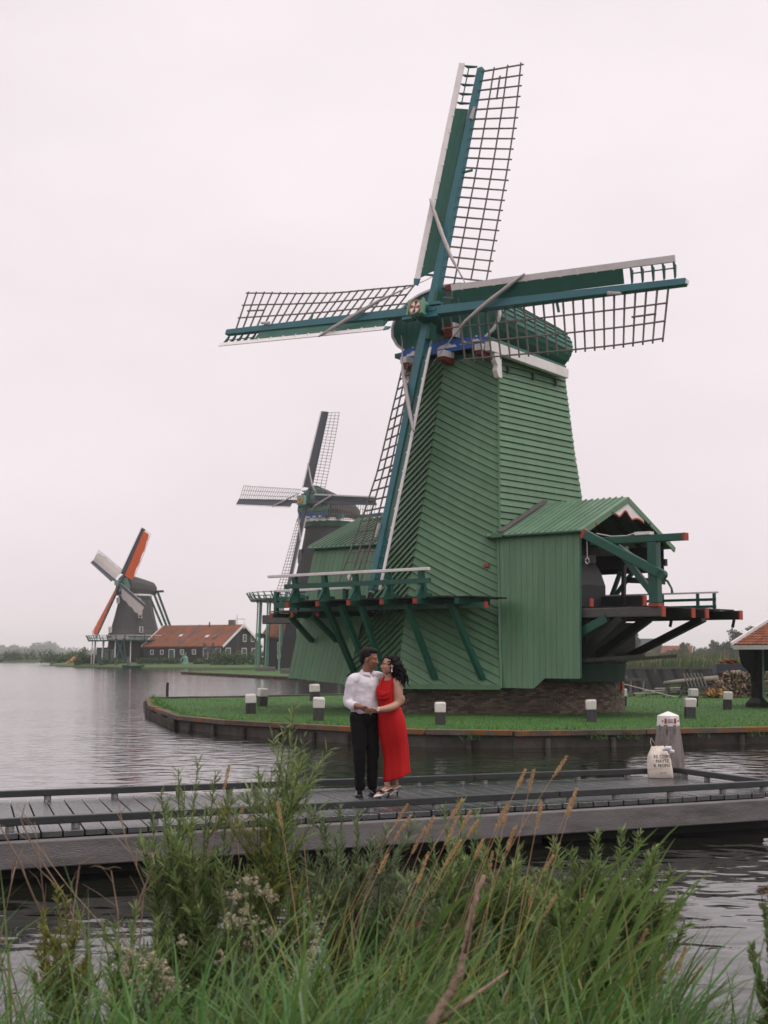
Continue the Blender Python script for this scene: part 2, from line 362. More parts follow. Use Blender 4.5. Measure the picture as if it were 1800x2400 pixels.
w1 = _wave(2.1, 0.25, (0.9, 1.1, 1), 0.8, 0.5); w2 = _wave(6.5, -0.3, (0.9, 1.1, 1), 1, 0.3); w3 = _wave(0.07, 0.1, (0.6, 1.6, 1), 2, 0.5); w4 = _wave(9.0, 0.2, (0.6, 1.5, 1), 3, 0.4, 0.6)
def _m(op, a, b_, c=None):
    m_ = n.new('ShaderNodeMath'); m_.operation = op
    for k_, x_ in enumerate((a, b_, c)):
        if x_ is None: continue
        if isinstance(x_, float): m_.inputs[k_].default_value = x_
        else: l.new(x_, m_.inputs[k_])
    return m_.outputs[0]
sepw = n.new('ShaderNodeSeparateXYZ'); l.new(tc.outputs['Object'], sepw.inputs[0])
mr = n.new('ShaderNodeMapRange'); mr.inputs['From Min'].default_value = 0.35; mr.inputs['From Max'].default_value = 0.65; mr.inputs['To Min'].default_value = 0.6; mr.inputs['To Max'].default_value = 1.15; l.new(w3, mr.inputs['Value'])
rip = n.new('ShaderNodeMapRange'); rip.inputs['From Min'].default_value = 17.0; rip.inputs['From Max'].default_value = 40.0; rip.inputs['To Min'].default_value = 0.02; rip.inputs['To Max'].default_value = 0.10; l.new(sepw.outputs['Y'], rip.inputs['Value'])   # open water beyond the jetty is ruffled by the wind
ro_ = n.new('ShaderNodeMapRange'); ro_.inputs['From Min'].default_value = 18.0; ro_.inputs['From Max'].default_value = 75.0; ro_.inputs['To Min'].default_value = 0.03; ro_.inputs['To Max'].default_value = 0.09; l.new(sepw.outputs['Y'], ro_.inputs['Value']); l.new(ro_.outputs[0], b.inputs['Roughness'])
shl_ = n.new('ShaderNodeMapRange'); shl_.inputs['From Min'].default_value = 15.0; shl_.inputs['From Max'].default_value = 28.0; shl_.inputs['To Min'].default_value = 0.78; shl_.inputs['To Max'].default_value = 1.0; l.new(sepw.outputs['Y'], shl_.inputs['Value'])   # calmer in the lee of the jetty
hsum = _m('MULTIPLY_ADD', w4, rip.outputs[0], _m('MULTIPLY_ADD', w2, 0.05, _m('MULTIPLY', _m('MULTIPLY', w1, mr.outputs[0]), shl_.outputs[0])))
bp = n.new('ShaderNodeBump'); bp.inputs['Strength'].default_value = 1.0; bp.inputs['Distance'].default_value = 0.040
l.new(hsum, bp.inputs['Height']); l.new(bp.outputs[0], b.inputs['Normal'])
flat_poly('water', [(-3000, -60), (3000, -60), (3000, 3000), (-3000, 3000)], 0.11, wm)

# far land: bank edge, slope, meadow to the horizon
shore = [(-2900, 520), (-300, 486), (-127, 474), (-108, 470), (-84, 372), (-70, 300), (-57, 266), (-46, 248), (-33, 241), (-20, 238), (-11, 233), (-4, 224), (8, 200), (24, 150), (26, 118), (70, 112), (400, 112), (2900, 150)]
g = G(); k = len(shore)
rows = [(0, -0.4), (0.4, 0.32), (4.0, 0.7), (14, 1.05), (None, 1.05)]
vs = []
for dy, z in rows:
    for x, y in shore: vs.append((x if dy is not None else x, (y + dy) if dy is not None else 2990, z))
g.add(vs, [(r * k + i, r * k + i + 1, (r + 1) * k + i + 1, (r + 1) * k + i) for r in range(4) for i in range(k - 1)])
g.ob('meadow', M['field'], None, kind='structure')

# second quay island with the grey mill on it
q2 = [(-23.9, 168.6), (-4.9, 119), (6, 113), (27, 117), (25, 150), (8.5, 201), (-3.6, 223), (-9, 229), (-15.5, 213)]
g = G(); g.prism([(x, y, -0.6) for x, y in q2], (0, 0, 0.98)); g.ob('middle_island_ground', M['lawn'], None, kind='structure')

# mill island
ISL = [(-9.87, 60.3), (-8.1, 50.2), (-5.93, 41.97), (-4.2, 39.0), (-2.18, 36.75), (-0.4, 34.9), (1.0, 33.9), (3.0, 33.5), (6.2, 34.3), (9.5, 35.3), (16, 37.2), (40, 43), (70, 60), (70, 113), (26, 119), (13, 96), (4, 78), (-1.5, 66.2), (-6, 62.6)]
IZ = 0.5
g = G(); g.prism([(x, y, -0.8) for x, y in ISL], (0, 0, 0.8 + IZ - 0.05))
g.ob('island_ground', M['lawn'], None, kind='structure')

def inside(px, py, poly):
    c = np.zeros(len(px), bool); j = len(poly) - 1
    for i in range(len(poly)):
        xi, yi = poly[i]; xj, yj = poly[j]
        t = ((yi > py) != (yj > py)) & (px < (xj - xi) * (py - yi) / (yj - yi + 1e-12) + xi)
        c ^= t; j = i
    return c
# lawn grass: short blades over the part of the island in view
n_ = 150000
px = NR.uniform(-10, 26, n_); py = 33 + 47 * NR.random(n_) ** 1.6
ok = inside(px, py, ISL) & (np.hypot(px - 3.84, py - 48.3) > 4.25) & (px > -10) & (px < py * 0.30)
px, py = px[ok], py[ok]; n_ = len(px)
patch = np.array([mnoise.noise((x * 0.35, y * 0.35, 0)) for x, y in zip(px[::1], py[::1])])
vb, qb = blades(np.stack([px, py, np.full(n_, IZ - 0.06)], 1), NR.uniform(0.055, 0.105, n_) * (1 + 0.3 * patch), NR.uniform(0.014, 0.026, n_), NR.uniform(0, 2 * pi, n_), NR.uniform(0.0, 0.5, n_), NR.uniform(0.1, 0.8, n_), seg=1)
soup('lawn_grass', vb, qb, M['grassblade'], kind='stuff', label='short mown green lawn around the green windmill', cat='grass')

# ragged longer grass along the quay edge
ex_, ey_ = [], []
for (x0, y0), (x1, y1) in zip(ISL[:12], ISL[1:13]):
    m_ = int(math.hypot(x1 - x0, y1 - y0) * 110); t_ = NR.random(m_); L_e = math.hypot(x1 - x0, y1 - y0); o_e = np.abs(NR.normal(0.16, 0.14, m_)) + 0.02
    ex_.append(x0 + (x1 - x0) * t_ - (y1 - y0) / L_e * o_e); ey_.append(y0 + (y1 - y0) * t_ + (x1 - x0) / L_e * o_e)
ex_, ey_ = np.concatenate(ex_), np.concatenate(ey_); m_ = len(ex_); lump = np.array([mnoise.noise((a * 1.1, b_ * 1.1, 9)) for a, b_ in zip(ex_, ey_)])
vb, qb = blades(np.stack([ex_, ey_, np.full(m_, IZ - 0.06)], 1), NR.uniform(0.12, 0.26, m_) * (1 + 0.9 * lump), NR.uniform(0.012, 0.024, m_), NR.uniform(0, 2 * pi, m_), NR.uniform(0.1, 0.7, m_), NR.uniform(0.3, 1.3, m_), seg=2)
soup('edge_grass', vb, qb, M['grassblade'], kind='stuff', label='ragged longer grass along the quay edge of the lawn', cat='grass')

# timber quay wall round the mill island: lichened cap timbers, boarding and piles
qw = thing('quay_wall', 'low wet timber quay wall with orange lichened cap edging the mill lawn', 'quay wall')
def quay(poly, root, zc, depth, seg_len, cap_m, wall_m, pile_gap, capw=0.30, caph=0.13):
    rnd = random.Random(3)
    for (x0, y0), (x1, y1) in zip(poly[:-1], poly[1:]):
        a, b_ = V((x0, y0, 0)), V((x1, y1, 0)); L = (b_ - a).length; d = (b_ - a) / L; nr = V((d.y, -d.x, 0))
        ns = max(1, round(L / seg_len))
        for i in range(ns):
            p = a + d * (L * i / ns + 0.008); q = a + d * (L * (i + 1) / ns - 0.008); dz = rnd.uniform(-0.012, 0.012)
            o = G().beam(p + V((0, 0, zc - caph / 2 + dz)), q + V((0, 0, zc - caph / 2 + dz)), capw, caph).ob('cap_timber', cap_m, root); bevel(o, 0.012)
            for j in range(2):
                h = (zc - caph + depth) / 2
                zz = zc - caph - h * (j + 0.5)
                off = nr * (-0.02 - 0.03 * j + rnd.uniform(-0.008, 0.008))
                G().beam(p + off + V((0, 0, zz)), q + off + V((0, 0, zz)), 0.07, h - 0.012).ob('board', wall_m, root)
        npile = max(1, round(L / pile_gap))
        for i in range(npile):
            p = a + d * (L * (i + 0.5) / npile) + nr * 0.10
            G().tube([p + V((0, 0, -depth)), p + V((0, 0, zc - caph - 0.06))], [0.075, 0.07], 7).ob('pile', M['quay'], root)
front = ISL[:12]
quay(front, qw, IZ + 0.02, 0.25, 2.4, M['quaycap'], M['quay'], 1.55)
for (x0, y0), (x1, y1) in zip(front[:2], front[1:3]):      # sheet piling at the western end
    L = math.hypot(x1 - x0, y1 - y0)
    for i in range(int(L / 0.36)):
        t = (i + 0.5) * 0.36 / L
        nx, ny = (y1 - y0) / L, -(x1 - x0) / L
        G().tube([(x0 + (x1 - x0) * t + nx * 0.16, y0 + (y1 - y0) * t + ny * 0.16, -0.25), (x0 + (x1 - x0) * t + nx * 0.16, y0 + (y1 - y0) * t + ny * 0.16, 0.36 + 0.03 * sin(i * 7.0))], 0.095, 6).ob('sheet_pile', M['quay'], qw)
back_q = thing('quay_wall', 'thin dark timber edging along the far side of the mill lawn', 'quay wall')
quay([ISL[17], ISL[18], ISL[0]], back_q, IZ + 0.03, 0.25, 3.0, M['quay'], M['quay'], 3.0)
q2w = thing('quay_wall', 'dark timber quay edge of the middle island below the grey mill', 'quay wall')
quay([q2[8], q2[0], q2[1], q2[2]], q2w, 0.42, 0.3, 6.0, M['quaycap'], M['quay'], 2.2)
# thin mooring stake at the tip
tag = G().tube([(-9.25, 61.0, -0.4), (-9.22, 61.0, 1.12)], [0.07, 0.06], 7).ob('mooring_stake', M['bollard'], None, label='thin grey mooring stake at the far tip of the mill lawn', cat='stake')
# weeds growing on the quay wall
def tuft_plant(name, loc, nbl, h, w, m, label, cat, group=None, lean=0.8, seed=1, seg=3):
    rg = np.random.default_rng(seed)
    base = np.stack([rg.normal(0, w * 0.35, nbl), rg.normal(0, w * 0.25, nbl), np.zeros(nbl)], 1)
    vb, qb = blades(base, rg.uniform(0.4, 1.0, nbl) * h, rg.uniform(0.5, 1, nbl) * h * 0.06, rg.uniform(0, 2 * pi, nbl), rg.uniform(0, lean, nbl), rg.uniform(0.2, 1.0, nbl), seg=seg, rng=rg)
    return soup(name, vb, qb, m, None, loc=loc, label=label, cat=cat, group=group)
for i, (x, y, h, lb) in enumerate([(2.15, 33.5, 0.34, 'leafy weed on the quay wall right of the woman in red'), (5.0, 33.75, 0.40, 'tallest weed on the quay wall, left of the mooring pile'), (5.75, 33.95, 0.36, 'weed on the quay wall close beside the tallest one'), (9.0, 34.95, 0.35, 'weed on the quay wall just right of the mooring pile'), (12.3, 35.9, 0.35, 'weed on the quay wall at the right edge of the picture'), (7.6, 34.5, 0.26, 'smallest weed on the quay wall, behind the mooring pile')]):
    tuft_plant('weed', (x, y, 0.30), 60, h, 0.36, M['hedge'], lb, 'weed', 'weeds on the quay wall', 1.3, 20 + i)

# ------------------------------------------------------------------ haze
hz = bpy.data.materials.new('haze'); hz.use_nodes = True
hn = hz.node_tree.nodes; hn.clear(); ho = hn.new('ShaderNodeOutputMaterial'); hv = hn.new('ShaderNodeVolumePrincipled')
hv.inputs['Color'].default_value = (0.985, 0.965, 0.98, 1); hv.inputs['Density'].default_value = 0.00028; hv.inputs['Anisotropy'].default_value = 0.0
hz.node_tree.links.new(hv.outputs[0], ho.inputs['Volume'])
G().box((0, 1465, 18.3), (6200, 3100, 40.4)).ob('haze', hz, None, kind='stuff')

# ------------------------------------------------------------------ trees and reeds far off
def leaf_cloud(lumps, n, size, rng, flat=0.6):
    """leaf-clump faces filling several ellipsoid lumps, more at their skin"""
    w = np.array([a[3] * a[4] * a[5] for a in lumps]) ** 0.7; w /= w.sum()
    ch = rng.choice(len(lumps), n, p=w); L = np.array(lumps)[ch]
    d = rng.normal(size=(n, 3)); d /= np.linalg.norm(d, axis=1)[:, None]
    r = rng.random(n) ** 0.4 * rng.uniform(0.85, 1.15, n)
    c = L[:, :3] + d * L[:, 3:6] * r[:, None]
    a = rng.normal(size=(n, 3)); a /= np.linalg.norm(a, axis=1)[:, None]
    b_ = np.cross(a, rng.normal(size=(n, 3))); b_ /= np.linalg.norm(b_, axis=1)[:, None] + 1e-9
    s = (size * rng.uniform(0.5, 1.2, n))[:, None]
    v = np.stack([c - a * s, c - b_ * s * flat, c + a * s, c + b_ * s * flat], 1).reshape(-1, 3)
    return v, np.arange(n * 4).reshape(n, 4)
def tree(x, y, z, h, w, label, seed, n=700, shape='round', group='far trees across the meadow', m='treefar', name='tree'):
    rg = np.random.default_rng(seed)
    t = thing(name, label, 'tree', (x, y, z), 0, group)
    lumps = []
    nl = 9
    for i in range(nl):
        f = (i + 0.5) / nl
        prof = (0.55 + 0.45 * sin(pi * min(1, f * 0.9 + 0.2))) * (1 - 0.75 * f ** 2.2) if shape == 'round' else (0.9 - 0.55 * f ** 1.5)
        ang = rg.uniform(0, 2 * pi); rr = w * 0.28 * prof
        lumps.append((cos(ang) * rr, sin(ang) * rr, h * (0.16 + 0.76 * f), w * 0.34 * prof, w * 0.34 * prof, h * 0.13))
    v, q = leaf_cloud(lumps, n, max(0.16, h * 0.045), rg)
    soup('crown', v, q, M[m], t)
    gg = G(); gg.tube([(0, 0, 0), (0.1, 0, h * 0.4), (0, 0.1, h * 0.8)], [h * 0.03, h * 0.02, h * 0.006], 6)
    gg.tube([(0.05, 0, h * 0.35), (w * 0.2, 0.1, h * 0.6)], [h * 0.012, h * 0.005], 5); gg.tube([(0.05, 0, h * 0.4), (-w * 0.2, -0.1, h * 0.66)], [h * 0.012, h * 0.005], 5)
    gg.ob('trunk', M['bark'], t)
    return t
right_trees = [  # px-x, Y, height, width
    (62.5, 350, 9.0, 8.0, 'round', 'broad hazy tree just behind the brace of the green mill platform'),
    (72, 380, 8.2, 6, 'tall', 'slim hazy tree beside the platform brace of the green mill'),
    (80, 440, 6.5, 10, 'round', 'low round hazy tree left of the far red roof'),
    (96, 430, 7.0, 7, 'round', 'round hazy tree close behind the far red roof'),
    (92, 380, 8.5, 5.5, 'tall', 'middle one of the hazy row, with a pointed crown'),
    (106, 420, 8.2, 6, 'tall', 'pointed hazy tree right of the far red roof'),
    (108, 400, 5.5, 9, 'round', 'low bushy hazy tree in the gap of the row'),
    (95, 340, 6.2, 8, 'round', 'small bushy tree in front of the hazy row'),
    (124, 420, 10.2, 7, 'tall', 'single pointed tree standing above the low hazy row'),
    (118, 400, 6.5, 11, 'round', 'wide low tree left of the tallest hazy tree'),
    (92, 300, 6.0, 8, 'round', 'low dark bush tree before the tallest hazy tree'),
    (85.5, 330, 16.0, 11, 'tall', 'tallest dark hazy tree beside the tiled shed roof'),
    (95.5, 345, 16.5, 13, 'tall', 'second tall hazy tree just behind the tiled shed roof'),
    (90, 300, 5.0, 12, 'round', 'low bush at the foot of the tallest hazy tree'),
]
# (x is in metres at the given distance)
xs = [ (1455,350),(1482,380),(1525,560),(1590,430),(1600,380),(1612,420),(1640,400),(1575,340),(1671,420),(1655,400),(1690,300),(1716,330),(1765,345),(1740,300) ]
tops = (1478, 1482, 1512, 1517, 1506, 1508, 1518, 1520, 1501, 1516, 1522, 1475, 1470, 1520); wpx = (44, 26, 45, 36, 22, 24, 40, 36, 22, 50, 40, 50, 55, 50)
for i, ((pxx, Yd), (x_, y_, h_, w_, sh, lb)) in enumerate(zip(xs, right_trees)):
    Yt = Yd * 1.25
    tree((pxx - 900) / 3333 * Yt, Yt, 0.9, ((1537 - tops[i]) / 3333 * Yt + 1.35) / 0.98, wpx[i] / 3333 * Yt * 1.75, lb, 100 + i, 2600, sh)
# left horizon: two far woods that read as masses
def wood(name, x0, x1, y, hs, n, seed, label):
    rg = np.random.default_rng(seed); lumps = []
    xx = x0
    while xx < x1:
        w = rg.uniform(7, 16) * y / 1100; h = hs * rg.uniform(0.6, 1.15) * (0.75 + 0.35 * mnoise.noise((xx * 0.02, seed, 0)))
        lumps.append((xx, y + rg.uniform(-10, 10), 1 + h * 0.45, w * 0.75, w * 0.6, h * 0.55)); xx += w * 0.55
    v, q = leaf_cloud(lumps, n, 1.3 * y / 1300, rg); return soup(name, v, q, M['treefar'], None, kind='stuff', label=label, cat='wood')
wood('far_wood', -595, -500, 2150, 26.0, 5000, 31, 'hazy dark clump of wood on the left horizon')
wood('far_wood', -900, -380, 2500, 19, 9000, 32, 'pale hazy line of wood along the left horizon')
wood('far_wood', -700, 500, 2900, 22, 12000, 33, 'palest line of far wood behind the mills')
wood('far_wood', 330, 900, 1900, 15, 9000, 34, 'hazy line of low wood behind the reed bed')

# reed bed behind the fence on the right
n_ = 9000
px = NR.uniform(12, 34, n_); py = NR.uniform(80, 112, n_)
ok = (px > py * 0.135 + 0.5) & (py > 96 - 0.0 * px)
ok2 = (py > 84) & (px > 12.0)
sel = ok & ok2; px, py = px[sel], py[sel]; n_ = len(px)
hh = NR.uniform(1.5, 2.35, n_) * (1 + 0.10 * np.array([mnoise.noise((x * 0.5, y * 0.5, 3)) for x, y in zip(px, py)]))
vb, qb = blades(np.stack([px, py, np.full(n_, 0.42)], 1), hh, NR.uniform(0.03, 0.07, n_), NR.normal(0.2, 1.0, n_), NR.uniform(0, 0.12, n_), NR.uniform(0.1, 0.7, n_), seg=3)
soup('reed_bed', vb, qb, M['reed'], kind='stuff', label='tall green reed bed behind the wooden fence', cat='reeds')
m_ = 900; ii = NR.choice(n_, m_)
vb, qb = blades(np.stack([px[ii], py[ii], np.full(m_, 0.42)], 1), hh[ii] * NR.uniform(1.0, 1.25, m_), NR.uniform(0.03, 0.06, m_), NR.normal(0.2, 1.0, m_), NR.uniform(0, 0.1, m_), NR.uniform(0.0, 0.3, m_), seg=2)
soup('dry_reeds', vb, qb, M['reedtan'], kind='stuff', label='tan dry reed stalks standing out of the green reed bed', cat='reeds')
# ------------------------------------------------------------------ the green sawmill (local frame: x to its right side, y to the back, front at -y)
MILL = thing('windmill', 'large green timber sawmill windmill with four lattice sails on a brick base', 'windmill', (3.84, 48.3, IZ), -R(40.2), 'windmills along the water')

# brick foundation ring
RB, ZB = 4.2, 1.02
fd = G().lathe((0, 0, -0.3), [(RB - 0.03, 0), (RB - 0.03, ZB + 0.3)], 64).ob('foundation', M['mortar'], MILL)
g = G(); rb = random.Random(11); nb = 118; ch = 0.066
for c in range(17):
    for i in range(nb):
        a = 2 * pi * (i + 0.5 * (c % 2)) / nb
        wd = a % (2 * pi)
        if not (R(170) < wd < R(360) or wd < R(45)): continue
        z = -0.08 + c * ch
        dr = rb.uniform(-0.006, 0.012); da = 2 * pi / nb * 0.46
        p = [(RB + dr) * cos(a - da), (RB + dr) * sin(a - da)], [(RB + dr) * cos(a + da), (RB + dr) * sin(a + da)]
        q = [(RB - 0.04) * cos(a - da), (RB - 0.04) * sin(a - da)], [(RB - 0.04) * cos(a + da), (RB - 0.04) * sin(a + da)]
        z0, z1 = z + 0.006, z + ch - 0.006
        g.add([(*p[0], z0), (*p[1], z0), (*p[1], z1), (*p[0], z1), (*q[0], z0), (*q[1], z0), (*q[1], z1), (*q[0], z1)], [(0, 1, 2, 3), (3, 2, 6, 7), (1, 0, 4, 5), (0, 3, 7, 4), (2, 1, 5, 6)])
g.ob('brick_courses', M['brick'], fd, kind='stuff')
g = G()
for i in range(64):
    a0, a1 = 2 * pi * i / 64, 2 * pi * (i + 1) / 64
    g.beam(((RB + .0) * cos(a0), (RB) * sin(a0), ZB + 0.03), (RB * cos(a1), RB * sin(a1), ZB + 0.03), 0.22, 0.06)
g.ob('coping', M['mortar'], fd)
for a, z0, z1 in ((R(17), 0.62, 1.02),):
    G().beam(((RB + 0.05) * cos(a), (RB + 0.05) * sin(a), z0), ((RB + 0.05) * cos(a), (RB + 0.05) * sin(a), z1), 0.14, 0.06, up=(cos(a), sin(a), 0)).ob('wall_anchor', M['red'], fd)

# tower edges
def lerp(a, b, t): return a + (b - a) * t
def table(tb):
    def f(z):
        if z <= tb[0][0]: return tb[0][1]
        for (z0, a), (z1, b) in zip(tb[:-1], tb[1:]):
            if z <= z1: return lerp(a, b, (z - z0) / (z1 - z0))
        return tb[-1][1]
    return f
ex = table([(0.7, 3.15), (1.47, 3.0), (2.2, 2.84), (3.08, 2.66), (5.5, 2.42), (7.46, 2.22), (11.4, 1.77)])
eyf = lambda z: 0.18 - 1.4 * ex(z)
FYz = lambda z: -4.13 + (z - 0.77) * 0.183          # the shed fronts lean with the tower's flare
ey0 = table([(0.7, -5.28), (1.84, -5.15), (2.81, -4.96), (3.68, -4.77), (6.32, -4.07), (7.42, -3.78), (9.4, -3.30), (11.4, -2.83)])
eyb = table([(0, 2.3), (7.05, 1.82), (8.73, 1.67), (11.3, 1.59)])
ZT, ZL = 11.42, 0.76
EPR = lambda z: V((ex(z), eyf(z), z)); EPL = lambda z: V((-ex(z), eyf(z), z)); EP0 = lambda z: V((0, ey0(z), z))
EBR = lambda z: V((ex(z), eyb(z), z)); EBL = lambda z: V((-ex(z), eyb(z), z))
g = G(); zs = [ZL + 0.02 + (ZT - ZL - 0.02) * i / 14 for i in range(15)]; vs = []
for z in zs:
    for E_ in (EP0, EPR, EBR, EBL, EPL):
        p = E_(z); c = V((0, -0.8, z)); d = (p - c); vs.append(c + d * (1 - 0.055 / d.length))
g.add(vs, [(i * 5 + j, i * 5 + (j + 1) % 5, (i + 1) * 5 + (j + 1) % 5, (i + 1) * 5 + j) for i in range(14) for j in range(5)] + [(4, 3, 2, 1, 0), tuple(70 + j for j in range(5))])
wall = g.ob('wall', M['core'], MILL)
rp = random.Random(2)
def clad(E0, E1, slope, hgt, zmin=ZL, zmax=ZT, proud=0.055, seg=8, s0=0.0, s1=1.0, gap=0.022):
    """lapped boards on a ruled facet between two edge curves; each board a part. slope = drop of a board line from E0 to E1"""
    zk = zmin - 0.02 + min(0, slope)
    while zk < zmax + max(slope, 0) * 3.2:
        zk += hgt
        pts = []
        for i in range(seg + 1):
            s = lerp(s0, s1, i / seg); lo = zk - hgt + gap - slope * s * ex(zk - hgt); hi = zk - slope * s * ex(zk)
            lo_c, hi_c = max(lo, zmin), min(hi, zmax)
            if hi_c - lo_c < 0.01: pts.append(None); continue
            pl, ph = lerp(E0(lo_c), E1(lo_c), s), lerp(E0(hi_c), E1(hi_c), s)
            pts.append((pl, ph, (lo_c - lo) / hgt, (hi - hi_c) / hgt))
        run = [p for p in pts if p is not None]
        if len(run) < 2: continue
        mid = run[len(run) // 2]; nr = (E1(mid[0].z) - E0(mid[0].z)).cross(V((0, 0, 1))).normalized()
        if nr.dot(V((mid[0].x, mid[0].y + 0.8, 0))) < 0: nr = -nr
        vs = []; jt = rp.uniform(-0.006, 0.006)
        for pl, ph, fl, fh in run:
            o1 = proud * (1 - fl) + 0.008 * fl + jt; o2 = 0.010 + (proud - 0.01) * fh
            vs += [pl + nr * o1, ph + nr * o2, ph - nr * 0.03, pl - nr * 0.03]
        n_ = len(run)
        fs = [(i * 4 + a, i * 4 + (a + 1) % 4, (i + 1) * 4 + (a + 1) % 4, (i + 1) * 4 + a) for i in range(n_ - 1) for a in range(4)] + [(3, 2, 1, 0), tuple((n_ - 1) * 4 + a for a in range(4))]
        g = G(); g.add(vs, fs); g.ob('plank', M['green'], wall)
clad(EP0, EPR, 0.58, 0.242, seg=20, proud=0.046)
clad(EP0, EPL, 0.58, 0.242, seg=20, proud=0.072, s1=1.02)
clad(EPR, EBR, 0.0, 0.213, zmin=5.2, seg=2, proud=0.052)
clad(EPL, EBL, 0.0, 0.213, zmin=5.2, seg=2)
clad(EBR, EBL, 0.0, 0.30, zmin=3.0, seg=2)
for E1 in (EPR, EPL):
    a_, c_ = EP0(ZL + 0.05), E1(ZL + 0.05); nn_ = (c_ - a_).cross(V((0, 0, 1))).normalized(); nn_ = nn_ if nn_.y < 0 else -nn_
    G().beam(a_ + nn_ * 0.035, c_ + nn_ * 0.035, 0.07, 0.15).ob('base_board', M['green'], wall)
# corner strips
for E_, w in ((EPR, 0.055),):
    g = G()
    for i in range(14): g.beam(E_(zs[i]) * 1.0 + V((0.03 if E_ is EPR else -0.03, -0.035, 0)), E_(zs[i + 1]) + V((0.03 if E_ is EPR else -0.03, -0.035, 0)), w, w)
    g.ob('corner_strip', M['green'], wall)
# round red spot (target marker) on the facet and small pegs under the cap
p = lerp(EP0(4.55), EPR(4.55), 0.86); G().box(p + V((0.02, -0.09, 0)), (0.16, 0.10, 0.10), Matrix.Rotation(R(19), 3, 'Z')).ob('wall_peg', M['red'], wall)
for y in (-1.9, -0.45, 0.9):
    G().box((ex(11.05) + 0.07, y, 11.02), (0.07, 0.10, 0.22)).ob('vent_slot', M['iron'], wall)

# ------------------------------------------------------------------ cap
CY0, CY1 = -2.78, 1.38
prof = [(1.62, 0.0), (2.02, 0.30), (2.22, 0.62), (2.24, 0.95), (2.10, 1.28), (1.85, 1.55), (1.48, 1.78), (1.02, 1.95), (0.5, 2.04), (0.0, 2.07)]
def cap_pt(t, k):
    """t 0..1 front to back; k 0..1 along half profile from bottom to ridge"""
    i = min(int(k * (len(prof) - 1)), len(prof) - 2); f = k * (len(prof) - 1) - i
    x, z = lerp(prof[i][0], prof[i + 1][0], f), lerp(prof[i][1], prof[i + 1][1], f)
    sx = 1.0 - 0.015 * t; sz = 0.97 - 0.09 * t
    return V((x * sx, lerp(CY0, CY1, t), 11.93 - 0.38 * t + z * sz))
g = G(); vs = []; NT, NK = 8, 18
for i in range(NT + 1):
    row = [cap_pt(i / NT, j / NK) for j in range(NK + 1)]
    row = [p * 1.0 - V((0.03 if p.x > 0.05 else 0, 0, 0.03)) for p in row]
    vs += row + [V((-p.x, p.y, p.z)) for p in row[::-1][1:]]
K = 2 * NK + 1
g.add(vs, [(i * K + j, i * K + j + 1, (i + 1) * K + j + 1, (i + 1) * K + j) for i in range(NT) for j in range(K - 1)] + [(i * K, (i + 1) * K, (i + 1) * K + K - 1, i * K + K - 1) for i in range(NT)] + [tuple(range(K)), tuple(NT * K + j for j in range(K - 1, -1, -1))])
cap = g.ob('cap', M['core'], MILL)
NB = 17
for sx in (1, -1):
    for b_ in range(NB):
        k0, k1 = b_ / NB, (b_ + 1.12) / NB
        vs = []
        for i in range(NT + 1):
            t = -0.012 + 1.03 * i / NT
            a, c = cap_pt(t, k0), cap_pt(t, min(k1, 1.0))
            d = (c - a).normalized(); o = V((0, 1, 0)).cross(d); o = o if o.x > -0.2 and o.dot(a - V((0, a.y, 12.6))) > 0 else -o
            row = [a + o * 0.045, c + o * 0.012, c - o * 0.01, a + o * 0.012]
            vs += [V((p.x * sx, p.y, p.z)) for p in row]
        fs = [(i * 4 + q, i * 4 + (q + 1) % 4, (i + 1) * 4 + (q + 1) % 4, (i + 1) * 4 + q) for i in range(NT) for q in range(4)] + [(3, 2, 1, 0), tuple(NT * 4 + q for q in range(4))]
        g = G(); g.add(vs, fs); g.ob('plank', M['capgreen'], cap)
G().box((0, 0.3, 13.76), (0.30, 2.3, 0.08), Matrix.Rotation(R(-7.5), 3, 'X')).ob('ridge_board', M['capgreen'], cap)
G().tube([(0, 0.6, 13.7), (0, 0.62, 14.0)], [0.06, 0.035], 6).ob('finial', M['white'], cap)
# front of the cap: vertical boards inside the white arch
def half_w(z):
    zz = z - 11.93
    for (x0, z0), (x1, z1) in zip(prof[:-1], prof[1:]):
        if z0 <= zz <= z1: return lerp(x0, x1, (zz - z0) / (z1 - z0 + 1e-9))
    return 0
def arch_top(x):
    x = abs(x)
    for (x0, z0), (x1, z1) in zip(prof[3:-1], prof[4:]):
        if x1 <= x <= x0: return 11.93 + lerp(z0, z1, (x0 - x) / (x0 - x1 + 1e-9))
    return 11.93 + 0.95
def arch_bot(x):
    x = abs(x)
    if x <= 1.62: return 11.93
    for (x0, z0), (x1, z1) in zip(prof[:3], prof[1:4]):
        if x0 <= x <= x1: return 11.93 + lerp(z0, z1, (x - x0) / (x1 - x0 + 1e-9))
    return 11.93 + 0.95
xb = [-2.2 + 4.4 * i / 16 for i in range(17)]
for x0, x1 in zip(xb[:-1], xb[1:]):
    a, c = x0 + 0.008, x1 - 0.008
    G().prism([(a, CY0 - 0.01, arch_bot(a)), (c, CY0 - 0.01, arch_bot(c)), (c, CY0 - 0.01, arch_top(c)), (a, CY0 - 0.01, arch_top(a))], (0, -0.035 - 0.006 * (int(x0 * 10) % 2), 0)).ob('front_board', M['capgreen'], cap)
arc = [cap_pt(0, k / 40) for k in range(-0, 41)]
lower = [V((1.30, CY0, 12.05)), V((1.42, CY0, 11.93)), V((1.60, CY0, 11.92))]
pts = lower + arc[2:]
pts = pts + [V((-p.x, p.y, p.z)) for p in pts[::-1][1:]]
g = G()
for p, q in zip(pts[:-1], pts[1:]): g.beam(p + V((0, -0.07, 0)), q + V((0, -0.07, 0)), 0.07, 0.10, up=(0, 1, 0))
g.ob('arch_trim', M['white'], cap)
